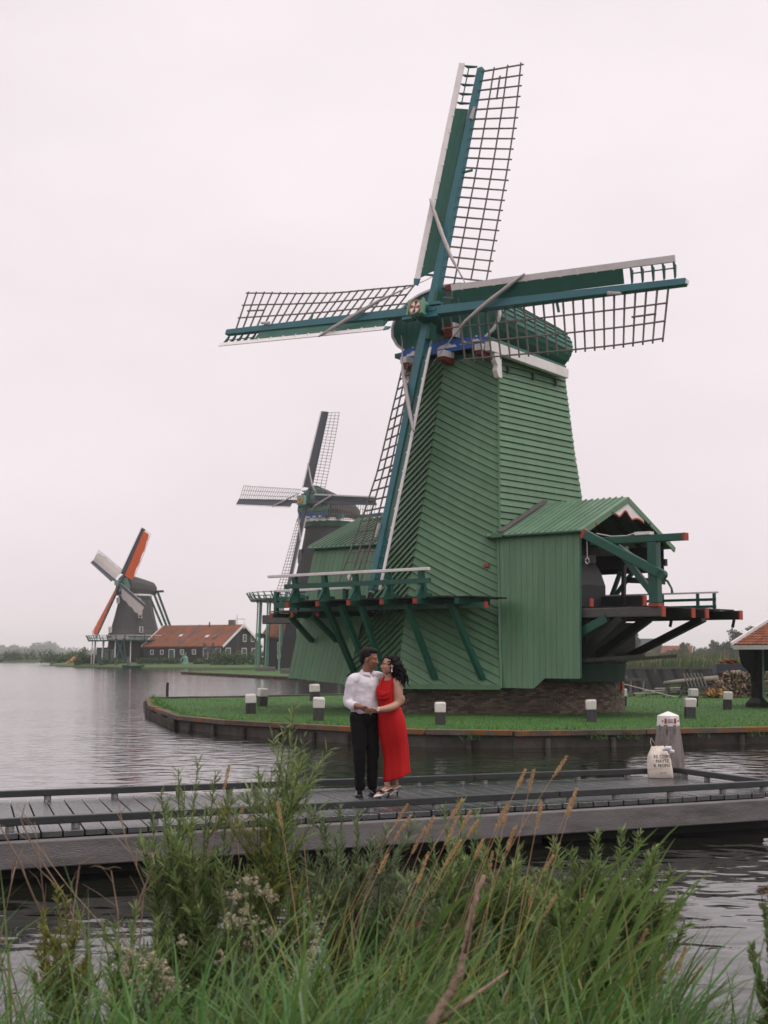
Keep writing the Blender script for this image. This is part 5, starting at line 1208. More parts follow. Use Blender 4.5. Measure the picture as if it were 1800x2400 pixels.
# ------------------------------------------------------------------ the jetty
JZ = 0.58
RF0, RF1 = V((-3.72, 13.78, 0)), V((4.86, 18.0, 0)); RB0, RB1 = V((-4.47, 16.56, 0)), V((4.07, 20.09, 0))
jn = V((0.441, -0.897, 0)); bn_ = V((-0.382, 0.924, 0))
jt = thing('jetty', 'dark grey plank jetty with low kerb rails, wet, across the foreground water', 'jetty')
NPL = 66; T0, T1 = -0.42, 1.035
Fp = lambda t: RF0.lerp(RF1, t) + jn * 0.19; Bp = lambda t: RB0.lerp(RB1, t) + bn_ * 0.13
rj = random.Random(4)
for i in range(NPL):
    a, c = lerp(T0, T1, (i + 0.035) / NPL), lerp(T0, T1, (i + 0.965) / NPL)
    dz = rj.uniform(-0.002, 0.003); e = jn * rj.uniform(-0.006, 0.006)
    o = G().prism([Fp(a) + e + V((0, 0, JZ - 0.058 + dz)), Fp(c) + e + V((0, 0, JZ - 0.058 + dz)), Bp(c) + V((0, 0, JZ - 0.058 + dz)), Bp(a) + V((0, 0, JZ - 0.058 + dz))], (0, 0, 0.058)).ob('plank', M['deck'], jt)
    bevel(o, 0.005)
def kerb(P0, P1, t0, t1, nseg, name='kerb_rail'):
    for i in range(nseg):
        a, c = lerp(t0, t1, i / nseg), lerp(t0, t1, (i + 1) / nseg); L = (P1 - P0).length
        e = 0.006 / L
        p, q = P0.lerp(P1, a + e), P0.lerp(P1, c - e); zz = V((0, 0, JZ + 0.05 + 0.0375))
        r_ = bevel(G().beam(p + zz, q + zz, 0.095, 0.075).ob(name, M['kerb'], jt), 0.008, 2)
        seg = (q - p).length; k = max(2, round(seg / 0.72))
        for j in range(k + 1):
            f = min(max(j / k, 0.16 / seg), 1 - 0.16 / seg); s = p.lerp(q, f)
            G().tube([s + V((0, 0, JZ + 0.001)), s + V((0, 0, JZ + 0.051))], 0.042, 10).ob('spacer', M['steel'], r_)
            G().box(s + V((0, 0, JZ + 0.05 + 0.0765)), (0.02, 0.02, 0.004)).ob('bolt', M['steel'], r_)
kerb(RF0, RF1, -0.335, 1.0, 4); kerb(RB0, RB1, -0.36, 1.0, 4); kerb(RB1 + (RF1 - RB1).normalized() * 0.06, RF1 - (RF1 - RB1).normalized() * 0.06, 0, 1, 1)
fo = jn * 0.27
for i in range(1):
    a, c = T0, 1.04
    bevel(G().beam(RF0.lerp(RF1, a + 0.0006) + fo + V((0, 0, 0.39)), RF0.lerp(RF1, c - 0.0006) + fo + V((0, 0, 0.39)), 0.16, 0.25).ob('fascia_beam', M['beam'], jt), 0.012, 2)
G().beam(RB0.lerp(RB1, T0) + bn_ * 0.12 + V((0, 0, 0.40)), RB0.lerp(RB1, 1.03) + bn_ * 0.12 + V((0, 0, 0.40)), 0.12, 0.24).ob('fascia_beam', M['beam'], jt)
for t in (0.0, 0.5):
    G().beam(RF0.lerp(RF1, T0).lerp(RB0.lerp(RB1, T0), 0.3 + t * 0.8) + V((0, 0, 0.40)), RF0.lerp(RF1, 1.03).lerp(RB0.lerp(RB1, 1.03), 0.3 + t * 0.8) + V((0, 0, 0.40)), 0.14, 0.22).ob('bearer', M['darkwood'], jt)
for i in range(4):
    a, c = lerp(T0, 1.02, (i + 0.03) / 4), lerp(T0, 1.02, (i + 0.97) / 4)
    q_ = [RF0.lerp(RF1, t).lerp(RB0.lerp(RB1, t), f) + V((0, 0, -0.45)) for t, f in ((a, 0.05), (c, 0.05), (c, 0.95), (a, 0.95))]
    G().prism(q_, (0, 0, 0.73)).ob('float', M['darkwood'], jt)

# mooring pile with the white cap plate
mp_ = thing('mooring_pile', 'thick tapered grey timber mooring pile with white cap behind the cotton bag', 'mooring post', (4.08, 20.62, 0))
g = G(); K = 12; prof_ = [(0.235, -1.2), (0.235, 0.2), (0.232, 0.62), (0.222, 0.80), (0.19, 1.06), (0.158, 1.27)]
g.tube([(0, 0, z) for r, z in prof_], [r for r, z in prof_], K, True, upv=(0, 1, 0)); g.ob('timber', M['pile'], mp_)
for a in (-1.9, -1.2, -2.6, -0.6):
    G().prism([(0.226 * cos(a), 0.226 * sin(a), 0.55), (0.226 * cos(a + 0.05), 0.226 * sin(a + 0.05), 0.5), (0.162 * cos(a + 0.06), 0.162 * sin(a + 0.06), 1.2), (0.162 * cos(a), 0.162 * sin(a), 1.22)], (0.004 * cos(a), 0.004 * sin(a), 0)).ob('crack', M['darkwood'], mp_)
cp = G().tube([(0, 0, 1.25), (0, 0, 1.395), (0, 0, 1.400), (0, 0, 1.455)], [0.166, 0.156, 0.150, 0.01], 8, True, upv=(0, 1, 0)).ob('cap_plate', M['white'], mp_)
fx = lambda x, z: (x, -0.163 + 0.05 * abs(x) ** 1.3 * 2, z)
for x in (-0.068, 0.068): G().box(fx(x, 1.325), (0.030, 0.006, 0.070)).ob('red_sticker', M['red'], cp)
for z in (1.345, 1.325, 1.305): G().box(fx(0.0, z), (0.075, 0.005, 0.007)).ob('sticker_line', M['slate'], cp)
for x in (-0.112, 0.112): G().tube([fx(x, 1.325), V(fx(x, 1.325)) + V((0, -0.008, 0))], 0.012, 8).ob('bolt', M['iron'], cp)
G().tube([(-0.20, -0.02, 1.0), (-0.26, -0.05, 1.08), (-0.27, -0.06, 1.02), (-0.23, -0.03, 0.9)], 0.008, 5).ob('twine', M['canvas'], mp_)

# cotton bag with black print standing on the jetty
bg = thing('cotton_bag', 'cream drawstring cotton bag with black lettering standing on the jetty', 'bag', (3.80, 19.80, JZ + 0.002), R(4))
HB = 0.415
def bag_r(z, a):
    t = z / HB
    w = 0.175 - 0.045 * t - 0.07 * max(0, t - 0.72) ** 1.2 * 3 + 0.008 * sin(pi * t); d = 0.062 + 0.075 * sin(pi * min(1, t * 0.9 + 0.12)) ** 0.8 - 0.045 * max(0, t - 0.6)
    wr = 1 + 0.05 * mnoise.noise((cos(a) * 2.2, sin(a) * 2.2 + 5, z * 13)) * (1 if t > 0.1 else 0.4)
    ca, sa = cos(a), sin(a); e = 0.7
    return (w * wr * abs(ca) ** e * (1 if ca >= 0 else -1), d * wr * abs(sa) ** e * (1 if sa >= 0 else -1) + 0.05 * t)
vs = []; NA, NZ = 40, 26
for i in range(NZ + 1):
    z = HB * i / NZ
    for j in range(NA):
        a = 2 * pi * j / NA; x, y = bag_r(z, a); vs.append((x + 0.012 * t_ if (t_ := z / HB) > 2 else x - 0.02 * (z / HB), y, z + (0.018 * sin(a * 9) if i >= NZ - 1 else 0)))
g = G(); g.add(vs, [(i * NA + j, i * NA + (j + 1) % NA, (i + 1) * NA + (j + 1) % NA, (i + 1) * NA + j) for i in range(NZ) for j in range(NA)] + [tuple(range(NA - 1, -1, -1)), tuple(NZ * NA + j for j in range(NA))])
bag_body = g.ob('bag_body', M['tote'], bg, True)
def front_y(x, z):
    best = None; z = min(max(z, 0.0), HB)
    for j in range(61):
        a = pi + pi * j / 60; bx, by = bag_r(z, a); bx -= 0.02 * (z / HB)
        if best is None or abs(bx - x) < best[0]: best = (abs(bx - x), by)
    return best[1]
for txt, size, z, dx in (('RE COFFEE', 0.062, 0.272, 0.025), ('MAYTE', 0.062, 0.215, 0.0), ('B. PEOPLE', 0.058, 0.158, -0.005), ('fair wear', 0.026, 0.070, 0.01)):
    tm = text_mesh(txt, size)
    bm = bmesh.new(); bm.from_mesh(tm)
    bmesh.ops.triangulate(bm, faces=bm.faces)
    for v in bm.verts:
        x, zz = v.co.x * 0.92 + dx, v.co.y + z; v.co = (x, front_y(x, zz) - 0.0045, zz)
    bm.to_mesh(tm); bm.free(); tm.materials.append(M['ink'])
    link('lettering', tm, bag_body)
g = G(); rgb = random.Random(8)
pts = [(0.02, -0.06, 0.38), (0.06, -0.10, 0.405), (0.11, -0.09, 0.40), (0.14, -0.10, 0.35), (0.10, -0.11, 0.33)]
g.tube(pts, [0.012, 0.035, 0.042, 0.032, 0.012], 8); g.tube([(0.08, -0.10, 0.39), (0.15, -0.11, 0.36), (0.155, -0.10, 0.32)], [0.02, 0.03, 0.01], 7)
g.ob('white_cloth', M['shirt'], bg, True)
G().tube([(0.17 * cos(t) * 0.7, 0.055 + 0.07 * sin(t), 0.365 + 0.01 * sin(3 * t)) for t in [2 * pi * i / 24 for i in range(25)]], 0.006, 6).ob('drawstring', M['tote'], bg)

# ------------------------------------------------------------------ bollards on the lawn
def bollard(x, y, w, h, label, rz, flare=1.0):
    t = thing('bollard', label, 'bollard', (x, y, IZ - 0.02), rz, 'white topped wooden bollards on the mill lawn')
    zt = h * 0.56; a = w / 2
    lower = G(); lower.add([(sx * a * k, sy * a * k, z) for z, k in ((-0.3, 1.0), (zt, 0.98)) for sx, sy in ((-1, -1), (1, -1), (1, 1), (-1, 1))], [(3, 2, 1, 0), (4, 5, 6, 7), (0, 1, 5, 4), (1, 2, 6, 5), (2, 3, 7, 6), (3, 0, 4, 7)])
    bevel(lower.ob('post', M['bollard'], t), 0.02, 2)
    up = G(); up.add([(sx * a * k, sy * a * k, z) for z, k in ((zt - 0.02, 1.03), (h - 0.05, 1.03 * flare), (h, 0.9 * flare)) for sx, sy in ((-1, -1), (1, -1), (1, 1), (-1, 1))],
                     [(3, 2, 1, 0)] + [(r * 4 + i, r * 4 + (i + 1) % 4, r * 4 + 4 + (i + 1) % 4, r * 4 + 4 + i) for r in (0, 1) for i in range(4)] + [(8, 9, 10, 11)])
    t.rotation_euler.x = 0.035 * sin(x * 7.1 + y); t.rotation_euler.y = 0.035 * cos(x * 5.3 - y)
    bevel(up.ob('painted_top', M['white_worn'], t), 0.02, 2)
    return t
for x, y, w, h, rz, fl, lb in [
    (-4.16, 44.82, 0.31, 0.58, 0.15, 1.0, 'front one of the two bollards near the quay tip, left of the couple'),
    (-4.37, 51.42, 0.31, 0.61, 0.5, 1.0, 'bollard just behind the front one near the quay tip'),
    (-2.77, 57.4, 0.33, 0.64, 0.4, 1.0, 'farther of the two bollards nearest the man, below the slanting green wall'),
    (-1.83, 39.99, 0.30, 0.62, 0.1, 1.05, 'nearer of the two bollards beside the man in the white shirt'),
    (1.47, 37.47, 0.26, 0.57, 0.05, 1.04, 'bollard standing just right of the woman in red before the brick base'),
    (5.67, 39.2, 0.26, 0.58, -0.05, 1.05, 'bollard before the brick base, between the woman and the mooring pile'),
    (8.82, 41.38, 0.29, 0.56, 0.0, 1.13, 'bollard with wide flared white top, right of the mooring pile'),
    (11.09, 51.42, 0.29, 0.60, 0.1, 1.0, 'bollard behind the flared one, in front of the log rack'),
    (11.51, 48.08, 0.28, 0.58, -0.15, 1.05, 'leaning rightmost bollard in front of the firewood stack'),
    (8.53, 51.42, 0.28, 0.60, 0.2, 1.0, 'bollard half hidden at the right end of the brick base')]:
    bollard(x, y, w, h, lb, rz, fl)

# ------------------------------------------------------------------ open tiled shed at the right edge
sh = thing('open_shed', 'open black shed with orange pantile roof and white edge boards at the right edge', 'shed', (13.27, 50.1, IZ), -R(40.2))
sl = 0.294; zr_ = lambda y: 2.06 + sl * (y + 1.1)
rf = G().prism([(-0.6, -1.1, zr_(-1.1)), (5.5, -1.1, zr_(-1.1)), (5.5, 4.4, zr_(4.4)), (-0.6, 4.4, zr_(4.4))], (0, 0, 0.05)).ob('roof', M['darkwood'], sh)
nu = V((0, -sl, 1)).normalized(); us = V((0, 1, sl)).normalized()
def tile_mesh():
    g = G(); vs = []
    for e, lift in ((0.0, 0.035), (0.36, 0.012)):
        for x, h in ((0, 0.0), (0.03, 0.028), (0.07, 0.034), (0.11, 0.012), (0.155, 0.0)):
            vs.append(V((x, 0, 0)) + us * e + nu * (h + lift))
    vs += [v - nu * 0.014 for v in vs]
    g.add(vs, [(i, i + 1, i + 6, i + 5) for i in range(4)] + [(10 + i + 1, 10 + i, 15 + i, 16 + i) for i in range(4)] + [(i + 1, i, 10 + i, 11 + i) for i in range(4)])
    return g.mesh('tile', M['tile'])
tl = tile_mesh(); rt = random.Random(6)
for r in range(13):
    for c in range(20):
        yy = -1.12 + 0.33 * r / sqrt(1 + sl * sl)
        link('tile', tl, rf, loc=(-0.52 + c * 0.158 + rt.uniform(-0.004, 0.004), yy, zr_(yy) + 0.05 + rt.uniform(-0.003, 0.003)))
G().beam((-0.62, -1.14, zr_(-1.14) + 0.07), (-0.62, 4.4, zr_(4.4) + 0.07), 0.06, 0.20).ob('verge_board', M['white'], sh)
G().beam((-0.55, -1.13, zr_(-1.13) - 0.01), (5.5, -1.13, zr_(-1.13) - 0.01), 0.05, 0.15).ob('eave_board', M['white'], sh)
cv = [(-1.09, 2.02), (-1.08, 1.78), (-0.99, 1.55), (-0.80, 1.38), (-0.50, 1.25), (-0.24, 1.10), (-0.08, 0.85), (-0.04, 0.6), (-0.03, 0.05), (0.35, 0.05), (0.35, 1.2), (4.0, 1.2)]
G().prism([(-0.36, y, z) for y, z in cv] + [(-0.36, 4.0, zr_(4.0) - 0.02), (-0.36, -1.08, zr_(-1.08) - 0.01)], (0.10, 0, 0)).ob('curved_gable_board', M['darkwood'], sh)
bevel(G().box((-0.30, 0.1, 1.1), (0.30, 0.30, 2.2)).ob('post', M['darkwood'], sh), 0.02)
G().add([(sx * k - 0.3, sy * k + 0.1, z) for z, k in ((-0.1, 0.30), (0.10, 0.29), (0.28, 0.17)) for sx, sy in ((-1, -1), (1, -1), (1, 1), (-1, 1))], [(3, 2, 1, 0)] + [(r * 4 + i, r * 4 + (i + 1) % 4, r * 4 + 4 + (i + 1) % 4, r * 4 + 4 + i) for r in (0, 1) for i in range(4)] + [(8, 9, 10, 11)]).ob('plinth', M['darkwood'], sh) if False else None
pg = G(); pg.add([(sx * k - 0.3, sy * k + 0.1, z) for z, k in ((-0.1, 0.30), (0.10, 0.29), (0.28, 0.17)) for sx, sy in ((-1, -1), (1, -1), (1, 1), (-1, 1))], [(3, 2, 1, 0)] + [(r * 4 + i, r * 4 + (i + 1) % 4, r * 4 + 4 + (i + 1) % 4, r * 4 + 4 + i) for r in (0, 1) for i in range(4)] + [(8, 9, 10, 11)])
pg.ob('plinth', M['iron'], sh)
G().beam((0.0, 0.02, 0.3), (0.0, 0.02, 2.2), 0.05, 0.05).ob('pale_strip', M['mint'], sh)
for x in (2.6, 5.0): G().box((x, 0.1, 1.1), (0.28, 0.28, 2.3)).ob('post', M['darkwood'], sh)
G().box((2.4, 3.9, 1.5), (5.6, 0.1, 3.2)).ob('back_wall', M['darkwood'], sh)

# ------------------------------------------------------------------ yard: firewood, log rack, trestles, fence
def firewood(name, label, x0, x1, y, rows, h, seed, m, ln=0.42, taper=0.5):
    t = thing(name, label, 'firewood', (0, 0, IZ - 0.03)); rg = random.Random(seed); z = 0
    meshes = []
    for k in range(6):
        a = rg.uniform(0.05, 0.09); pl = [(cos(q) * a * rg.uniform(0.7, 1.3), 0, sin(q) * a * rg.uniform(0.25, 0.75)) for q in (0.2, 1.5, 2.9, 4.3, 5.4)]
        meshes.append(G().prism(pl, (0, ln, 0)).mesh('log', m))
    for r in range(rows):
        f = r / rows; a0, a1 = x0 + taper * f ** 2 * 0.55, x1 - taper * f ** 2 * 0.3
        x = a0 + rg.uniform(0, 0.08)
        while x < a1:
            o = link('log', meshes[rg.randrange(6)], t, loc=(x, y + rg.uniform(-0.12, 0.12), 0.06 + r * h / rows + rg.uniform(-0.02, 0.02)))
            o.rotation_euler = (rg.uniform(-0.15, 0.15), rg.uniform(0, 6.28), rg.uniform(-0.5, 0.5)); o.scale = (1, rg.uniform(0.8, 1.2), 1)
            x += rg.uniform(0.11, 0.17)
    return t
firewood('firewood_stack', 'big stack of split grey brown firewood beside the tiled shed', 14.55, 16.9, 62.0, 12, 1.12, 1, M['wood'], taper=0.4)
firewood('firewood_stack', 'lower stack of brownish firewood at the left of the big stack', 14.1, 14.75, 61.6, 8, 0.72, 4, M['wood'], taper=0.3)
firewood('firewood_heap', 'small heap of fresh orange firewood on the grass by the log rack', 13.75, 14.45, 61.2, 4, 0.36, 2, M['freshwood'], taper=0.4)
cr_ = thing('crate', 'pale plastic crate of scrap wood on top of the firewood stack', 'crate', (15.3, 62.9, IZ))
for x in (-0.75, 0.75): G().box((x, 0, 1.18), (0.05, 0.8, 0.42)).ob('side_panel', M['slate'], cr_)
G().box((0, -0.4, 1.18), (1.5, 0.04, 0.42)).ob('front_panel', M['slate'], cr_)
G().box((0, 0, 0.5), (1.5, 0.8, 1.0)).ob('base', M['greywood'], cr_)
sw = firewood('scrap_wood', 'dark and orange scrap wood heaped in the pale crate', 14.75, 15.9, 62.8, 3, 0.3, 9, M['tile'], 0.5); sw.location.z = IZ + 1.30
# pale trunk on a trestle rack
tk = G(); pts = [(-1.15, -0.25, 0.60), (-0.6, -0.12, 0.66), (0.2, 0, 0.72), (1.25, 0.18, 0.80)]
g = G(); g.tube(pts, [0.085, 0.10, 0.125, 0.13], 10)
rk_o = V((13.15, 61.6, IZ - 0.02))
g.ob('peeled_log', M['lattice_lt'], None, True, loc=tuple(rk_o), label='pale peeled tree trunk lying on a low rack in the yard', cat='log')
rk = thing('log_rack', 'grey wooden rack with slanted stakes carrying the pale trunk', 'rack', tuple(rk_o))
for i in range(6): G().beam((-0.12 + 0.155 * i, -0.35, 0.42), (-0.26 + 0.155 * i, 0.05, 1.02), 0.055, 0.055).ob('stake', M['greywood'], rk)
G().beam((-0.4, -0.36, 0.42), (1.0, -0.30, 0.42), 0.09, 0.09).ob('rail', M['greywood'], rk); G().beam((-0.35, 0.22, 0.50), (1.0, 0.3, 0.54), 0.09, 0.09).ob('rail', M['greywood'], rk)
for x in (-0.3, 0.2, 0.8): G().beam((x - 0.25, -0.5, 0), (x, -0.3, 0.42), 0.07, 0.07).ob('leg', M['greywood'], rk); G().beam((x, 0.45, 0), (x, 0.2, 0.5), 0.07, 0.07).ob('leg', M['greywood'], rk)
for z in (0.1, 0.26): G().beam((-0.55, -0.5, z), (0.9, -0.42, z), 0.05, 0.06).ob('lath', M['greywood'], rk)
G().beam((-1.2, -0.3, 0), (-1.0, -0.2, 0.50), 0.08, 0.08).ob('leg', M['greywood'], rk); G().beam((-0.85, -0.1, 0), (-1.0, -0.2, 0.50), 0.08, 0.08).ob('leg', M['greywood'], rk)
# sawing trestles
for k, (x, y, lb) in enumerate(((11.0, 63.6, 'front grey wooden sawing trestle right of the brick base'), (10.7, 64.8, 'grey sawing trestle half behind the front trestle'))):
    tr = thing('trestle', lb, 'trestle', (x, y, IZ - 0.02), -0.1, 'sawing trestles in the yard')
    G().beam((-0.72, 0, 0.72), (0.72, 0, 0.72), 0.10, 0.11).ob('top_beam', M['greywood'], tr)
    for s in (-0.55, 0.0, 0.55):
        G().beam((s - 0.12, -0.38, 0), (s, 0.02, 0.72), 0.075, 0.075).ob('leg', M['greywood'], tr); G().beam((s + 0.12, 0.38, 0), (s, -0.02, 0.72), 0.075, 0.075).ob('leg', M['greywood'], tr)
    G().beam((-0.7, -0.22, 0.16), (0.7, -0.22, 0.16), 0.05, 0.07).ob('stretcher', M['greywood'], tr)
# low fence of leaning dark boards in front of the reeds
fe = thing('board_fence', 'dark weathered low fence of leaning boards before the reed bed', 'fence', (0, 0, IZ - 0.02))
G().beam((11.2, 68.6, 1.22), (16.2, 69.6, 1.18), 0.10, 0.10).ob('top_rail', M['greywood'], fe); G().beam((11.2, 68.6, 0.35), (16.2, 69.6, 0.35), 0.08, 0.08).ob('rail', M['greywood'], fe)
for i, x in enumerate((11.3, 13.05, 14.8, 16.1)): G().beam((x, 68.6 + (x - 11.2) * 0.2, -0.2), (x, 68.6 + (x - 11.2) * 0.2, 1.3 if i != 1 else 1.42), 0.15, 0.15).ob('post', M['greywood'], fe)
for i in range(22):
    x = 11.3 + i * 0.222; G().beam((x + 0.35, 68.35 + i * 0.044, 0.05), (x, 68.62 + i * 0.044, 1.12), 0.205, 0.035, up=(0, 1, 0)).ob('board', M['bollard'] if i % 3 else M['darkwood'], fe)
g = G(); g.tube([(9.0, 60.5, 1.35), (10.5, 61, 0.98), (12.2, 61.2, 0.55), (13.2, 61.3, 0.35)], 0.02, 5); g.ob('rope', M['canvas'], None, label='slack grey rope running from the brick base down to the rack', cat='rope')
for i in range(3):
    G().beam((10.9 + i * 0.5, 62.5 + i * 0.2, IZ + 0.12 + 0.1 * i), (13.0 + i * 0.2, 63.4, IZ + 0.16 + 0.1 * i), 0.10, 0.04).ob('loose_board', M['canvas'], None, label=('lowest of three pale loose boards lying between trestle and rack', 'middle pale loose board lying between trestle and rack', 'topmost pale loose board lying between trestle and rack')[i], cat='board', group='loose boards in the yard')
for i, (x, y, h, lb) in enumerate(((13.6, 66.5, 0.9, 'middle leafy weed clump before the leaning board fence'), (14.2, 67, 1.1, 'tallest leafy weed clump before the leaning board fence'), (12.6, 66.0, 0.5, 'lowest weed clump before the leaning board fence'))):
    tuft_plant('weed', (x, y, IZ - 0.05), 160, h, 0.9, M['hedge'], lb, 'weed', 'weeds by the board fence', 1.0, 60 + i)
# ------------------------------------------------------------------ the couple (metres; x to the right of the picture, y away, z up from the deck)
CX, CY_ = -0.253, 17.22        # shared origin on the deck
k_ = 0.00098
X = lambda zx: (zx - 480) * k_
Z = lambda zy: (2015 - zy) * k_
def chain(g, pts, n=10, sub=3):
    """smooth tapered limb with round ends: pts = [(x,y,z,r) or (x,y,z,ra,rb)]"""
    P, Rr = [], []
    for i in range(len(pts) - 1):
        for j in range(sub):
            t = j / sub; a, b = pts[i], pts[i + 1]
            p0 = pts[max(i - 1, 0)]; p3 = pts[min(i + 2, len(pts) - 1)]
            q = []
            for c in range(3):
                m0, m1 = (b[c] - p0[c]) * 0.5, (p3[c] - a[c]) * 0.5
                q.append((2 * t ** 3 - 3 * t * t + 1) * a[c] + (t ** 3 - 2 * t * t + t) * m0 + (-2 * t ** 3 + 3 * t * t) * b[c] + (t ** 3 - t * t) * m1)
            P.append(q); Rr.append(tuple(lerp(a[min(3 + u, len(a) - 1)], b[min(3 + u, len(b) - 1)], t) for u in (0, 1)))
    P.append(pts[-1][:3]); Rr.append((pts[-1][3], pts[-1][min(4, len(pts[-1]) - 1)]))
    d0 = (V(P[0]) - V(P[1])).normalized(); d1 = (V(P[-1]) - V(P[-2])).normalized()
    r0, r1 = min(Rr[0]), min(Rr[-1])
    PP = [V(P[0]) + d0 * r0 * 0.8, V(P[0]) + d0 * r0 * 0.45] + [V(p) for p in P] + [V(P[-1]) + d1 * r1 * 0.45, V(P[-1]) + d1 * r1 * 0.8]
    RR = [tuple(c * 0.35 for c in Rr[0]), tuple(c * 0.83 for c in Rr[0])] + Rr + [tuple(c * 0.83 for c in Rr[-1]), tuple(c * 0.35 for c in Rr[-1])]
    g.tube(PP, RR, n, True, upv=(0.02, 1, 0.03))
def head(g, c, yaw, pitch, s=1.0, female=False):
    """face looks along +x of the head frame; yaw about z"""
    Rm = (Matrix.Rotation(yaw, 3, 'Z') @ Matrix.Rotation(-pitch, 3, 'Y')); c = V(c)
    T = lambda x, y, z: c + Rm @ (V((x, y, z)) * s)
    E_ = lambda x, y, z, r: g.ell(T(x, y, z), tuple(q * s for q in r), 16, 10, Rm)
    E_(-0.012, 0, 0.030, (0.100, 0.076, 0.094)); E_(0.030, 0, -0.025, (0.064, 0.062, 0.088))
    E_(0.050, 0, -0.086, (0.034, 0.036, 0.026)); E_(0.020, 0, -0.062, (0.058, 0.056, 0.042))
    E_(0.072, 0, 0.022, (0.022, 0.052, 0.014))
    for sy in (-1, 1):
        E_(0.062, sy * 0.036, -0.028, (0.026, 0.022, 0.020)); E_(-0.012, sy * 0.077, -0.012, (0.020, 0.008, 0.032))
    cn = [tuple(T(0.086, 0, 0.012)) + (0.009 * s,), tuple(T(0.100, 0, -0.014)) + (0.0105 * s,), tuple(T(0.110, 0, -0.032)) + (0.0125 * s,)]
    chain(g, cn, 8, 2)
    for sy in (-1, 1): E_(0.098, sy * 0.012, -0.036, (0.011, 0.009, 0.008))
    E_(0.086, 0, -0.060, (0.014, 0.022, 0.008)); E_(0.083, 0, -0.070, (0.013, 0.020, 0.008))
    return T, Rm
def face_details(T, Rm, s, parent, loc, female):
    def bit(name, parts, m):
        g = G()
        for x, y, z, r in parts: g.ell(T(x, y, z) - V(loc), tuple(q * s for q in r), 10, 6, Rm)
        return g.ob(name, m, parent, True)
    for sy in (-1, 1):
        bit('eye', [(0.0835, sy * 0.030, 0.002, (0.006, 0.013, 0.007))], M['eyewhite']); bit('pupil', [(0.088, sy * 0.030 + 0.002, 0.002, (0.004, 0.006, 0.006))], M['eye'])
        bit('eyelid', [(0.086, sy * 0.030, 0.009, (0.006, 0.015, 0.003))], M['hair'])
        bit('eyebrow', [(0.091, sy * 0.031, 0.025, (0.006, 0.020, 0.0045))], M['hair'])
    if female:
        bit('lips', [(0.0975, 0, -0.057, (0.005, 0.021, 0.004)), (0.0945, 0, -0.0735, (0.005, 0.018, 0.005))], M['lip']); bit('teeth', [(0.0975, 0, -0.0655, (0.004, 0.018, 0.004))], M['white'])
    else:
        bit('lips', [(0.0985, 0, -0.060, (0.004, 0.021, 0.0035)), (0.0955, 0, -0.070, (0.004, 0.018, 0.004))], M['lip'])
def hand(g, wrist, palm_dir, across, curl_dir, s=1.0, curl=0.9, splay=0.05):
    """palm plus four bent unequal fingers and a thumb from the side of the palm"""
    w, d, a, c = V(wrist), V(palm_dir).normalized(), V(across).normalized(), V(curl_dir).normalized()
    for k in (-1, 0, 1): chain(g, [tuple(w + a * (0.016 * k * s)) + (0.016 * s,), tuple(w + d * 0.045 * s + a * (0.022 * k * s)) + (0.0165 * s,), tuple(w + d * 0.085 * s + a * (0.026 * k * s)) + (0.013 * s,)], 8, 2)
    for i, (off, ln) in enumerate(((0.033, 0.070), (0.012, 0.080), (-0.010, 0.075), (-0.031, 0.060))):
        p = w + d * 0.080 * s + a * off * s; r = 0.0088 * s; pts = [tuple(p - d * 0.02 * s) + (r * 1.1,)]; q = p; ang = 0.25 * curl
        for j, f in enumerate((0.45, 0.32, 0.23)):
            dd = (d * cos(ang) + c * sin(ang) + a * off * splay * 10).normalized(); q = q + dd * (ln * f * s); pts.append(tuple(q) + (r * (1 - 0.10 * (j + 1)),)); ang += curl * 0.65
        chain(g, pts, 8, 2)
    p = w + d * 0.025 * s + a * 0.030 * s
    chain(g, [tuple(p) + (0.012 * s,), tuple(p + a * 0.022 * s + d * 0.028 * s + c * 0.012 * s) + (0.0105 * s,), tuple(p + a * 0.018 * s + d * 0.058 * s + c * 0.030 * s) + (0.0085 * s,)], 8, 2)
def wrinkle(me, amp, sc, seed=0.0, zf=lambda z: 1.0):
    for v in me.vertices:
        n_ = mnoise.noise((v.co.x * sc + seed, v.co.y * sc, v.co.z * sc * 1.7)) + 0.5 * mnoise.noise((v.co.x * sc * 2.3, v.co.y * sc * 2.3 + seed, v.co.z * sc * 3.1))
        v.co += v.normal * (amp * n_ * zf(v.co.z))
def put(me, m, name, parent, loc):
    me.materials.clear(); me.materials.append(m)
    me.transform(Matrix.Translation(-V(loc))); me.polygons.foreach_set('use_smooth', [True] * len(me.polygons))
    return link(name, me, parent)

# ---------------------------------------------------------------- the man
ML = (0.02, 0.0, 0.0)
man = thing('person', 'man in white rolled-sleeve shirt and black trousers holding the hand of the woman in red', 'person', (CX + ML[0], CY_ + ML[1], JZ + 0.001))
g = G()
hc = (X(560), -0.02, Z(352)); MYAW = -0.30
hT, hR = head(g, hc, MYAW, -0.10, 1.02)
chain(g, [(X(520), 0.02, Z(560), 0.075), (X(535), 0.0, Z(480), 0.062), (X(545), -0.01, Z(400), 0.058)], 12)
chain(g, [(X(500), 0, Z(1000), 0.13, 0.10), (X(495), 0, Z(800), 0.14, 0.10), (X(505), 0.01, Z(640), 0.16, 0.10), (X(515), 0.02, Z(560), 0.10, 0.07)], 12)
RS, RE, RW = (X(358), -0.09, Z(612)), (X(297), -0.11, Z(868)), (X(455), -0.27, Z(928))
chain(g, [(*RS, 0.060), (X(310), -0.10, Z(730), 0.050), (*RE, 0.043), (X(370), -0.20, Z(905), 0.040), (*RW, 0.029)], 10)
LS, LE, LW = (X(690), 0.12, Z(590)), (X(880), 0.26, Z(760)), (X(965), 0.10, Z(850))
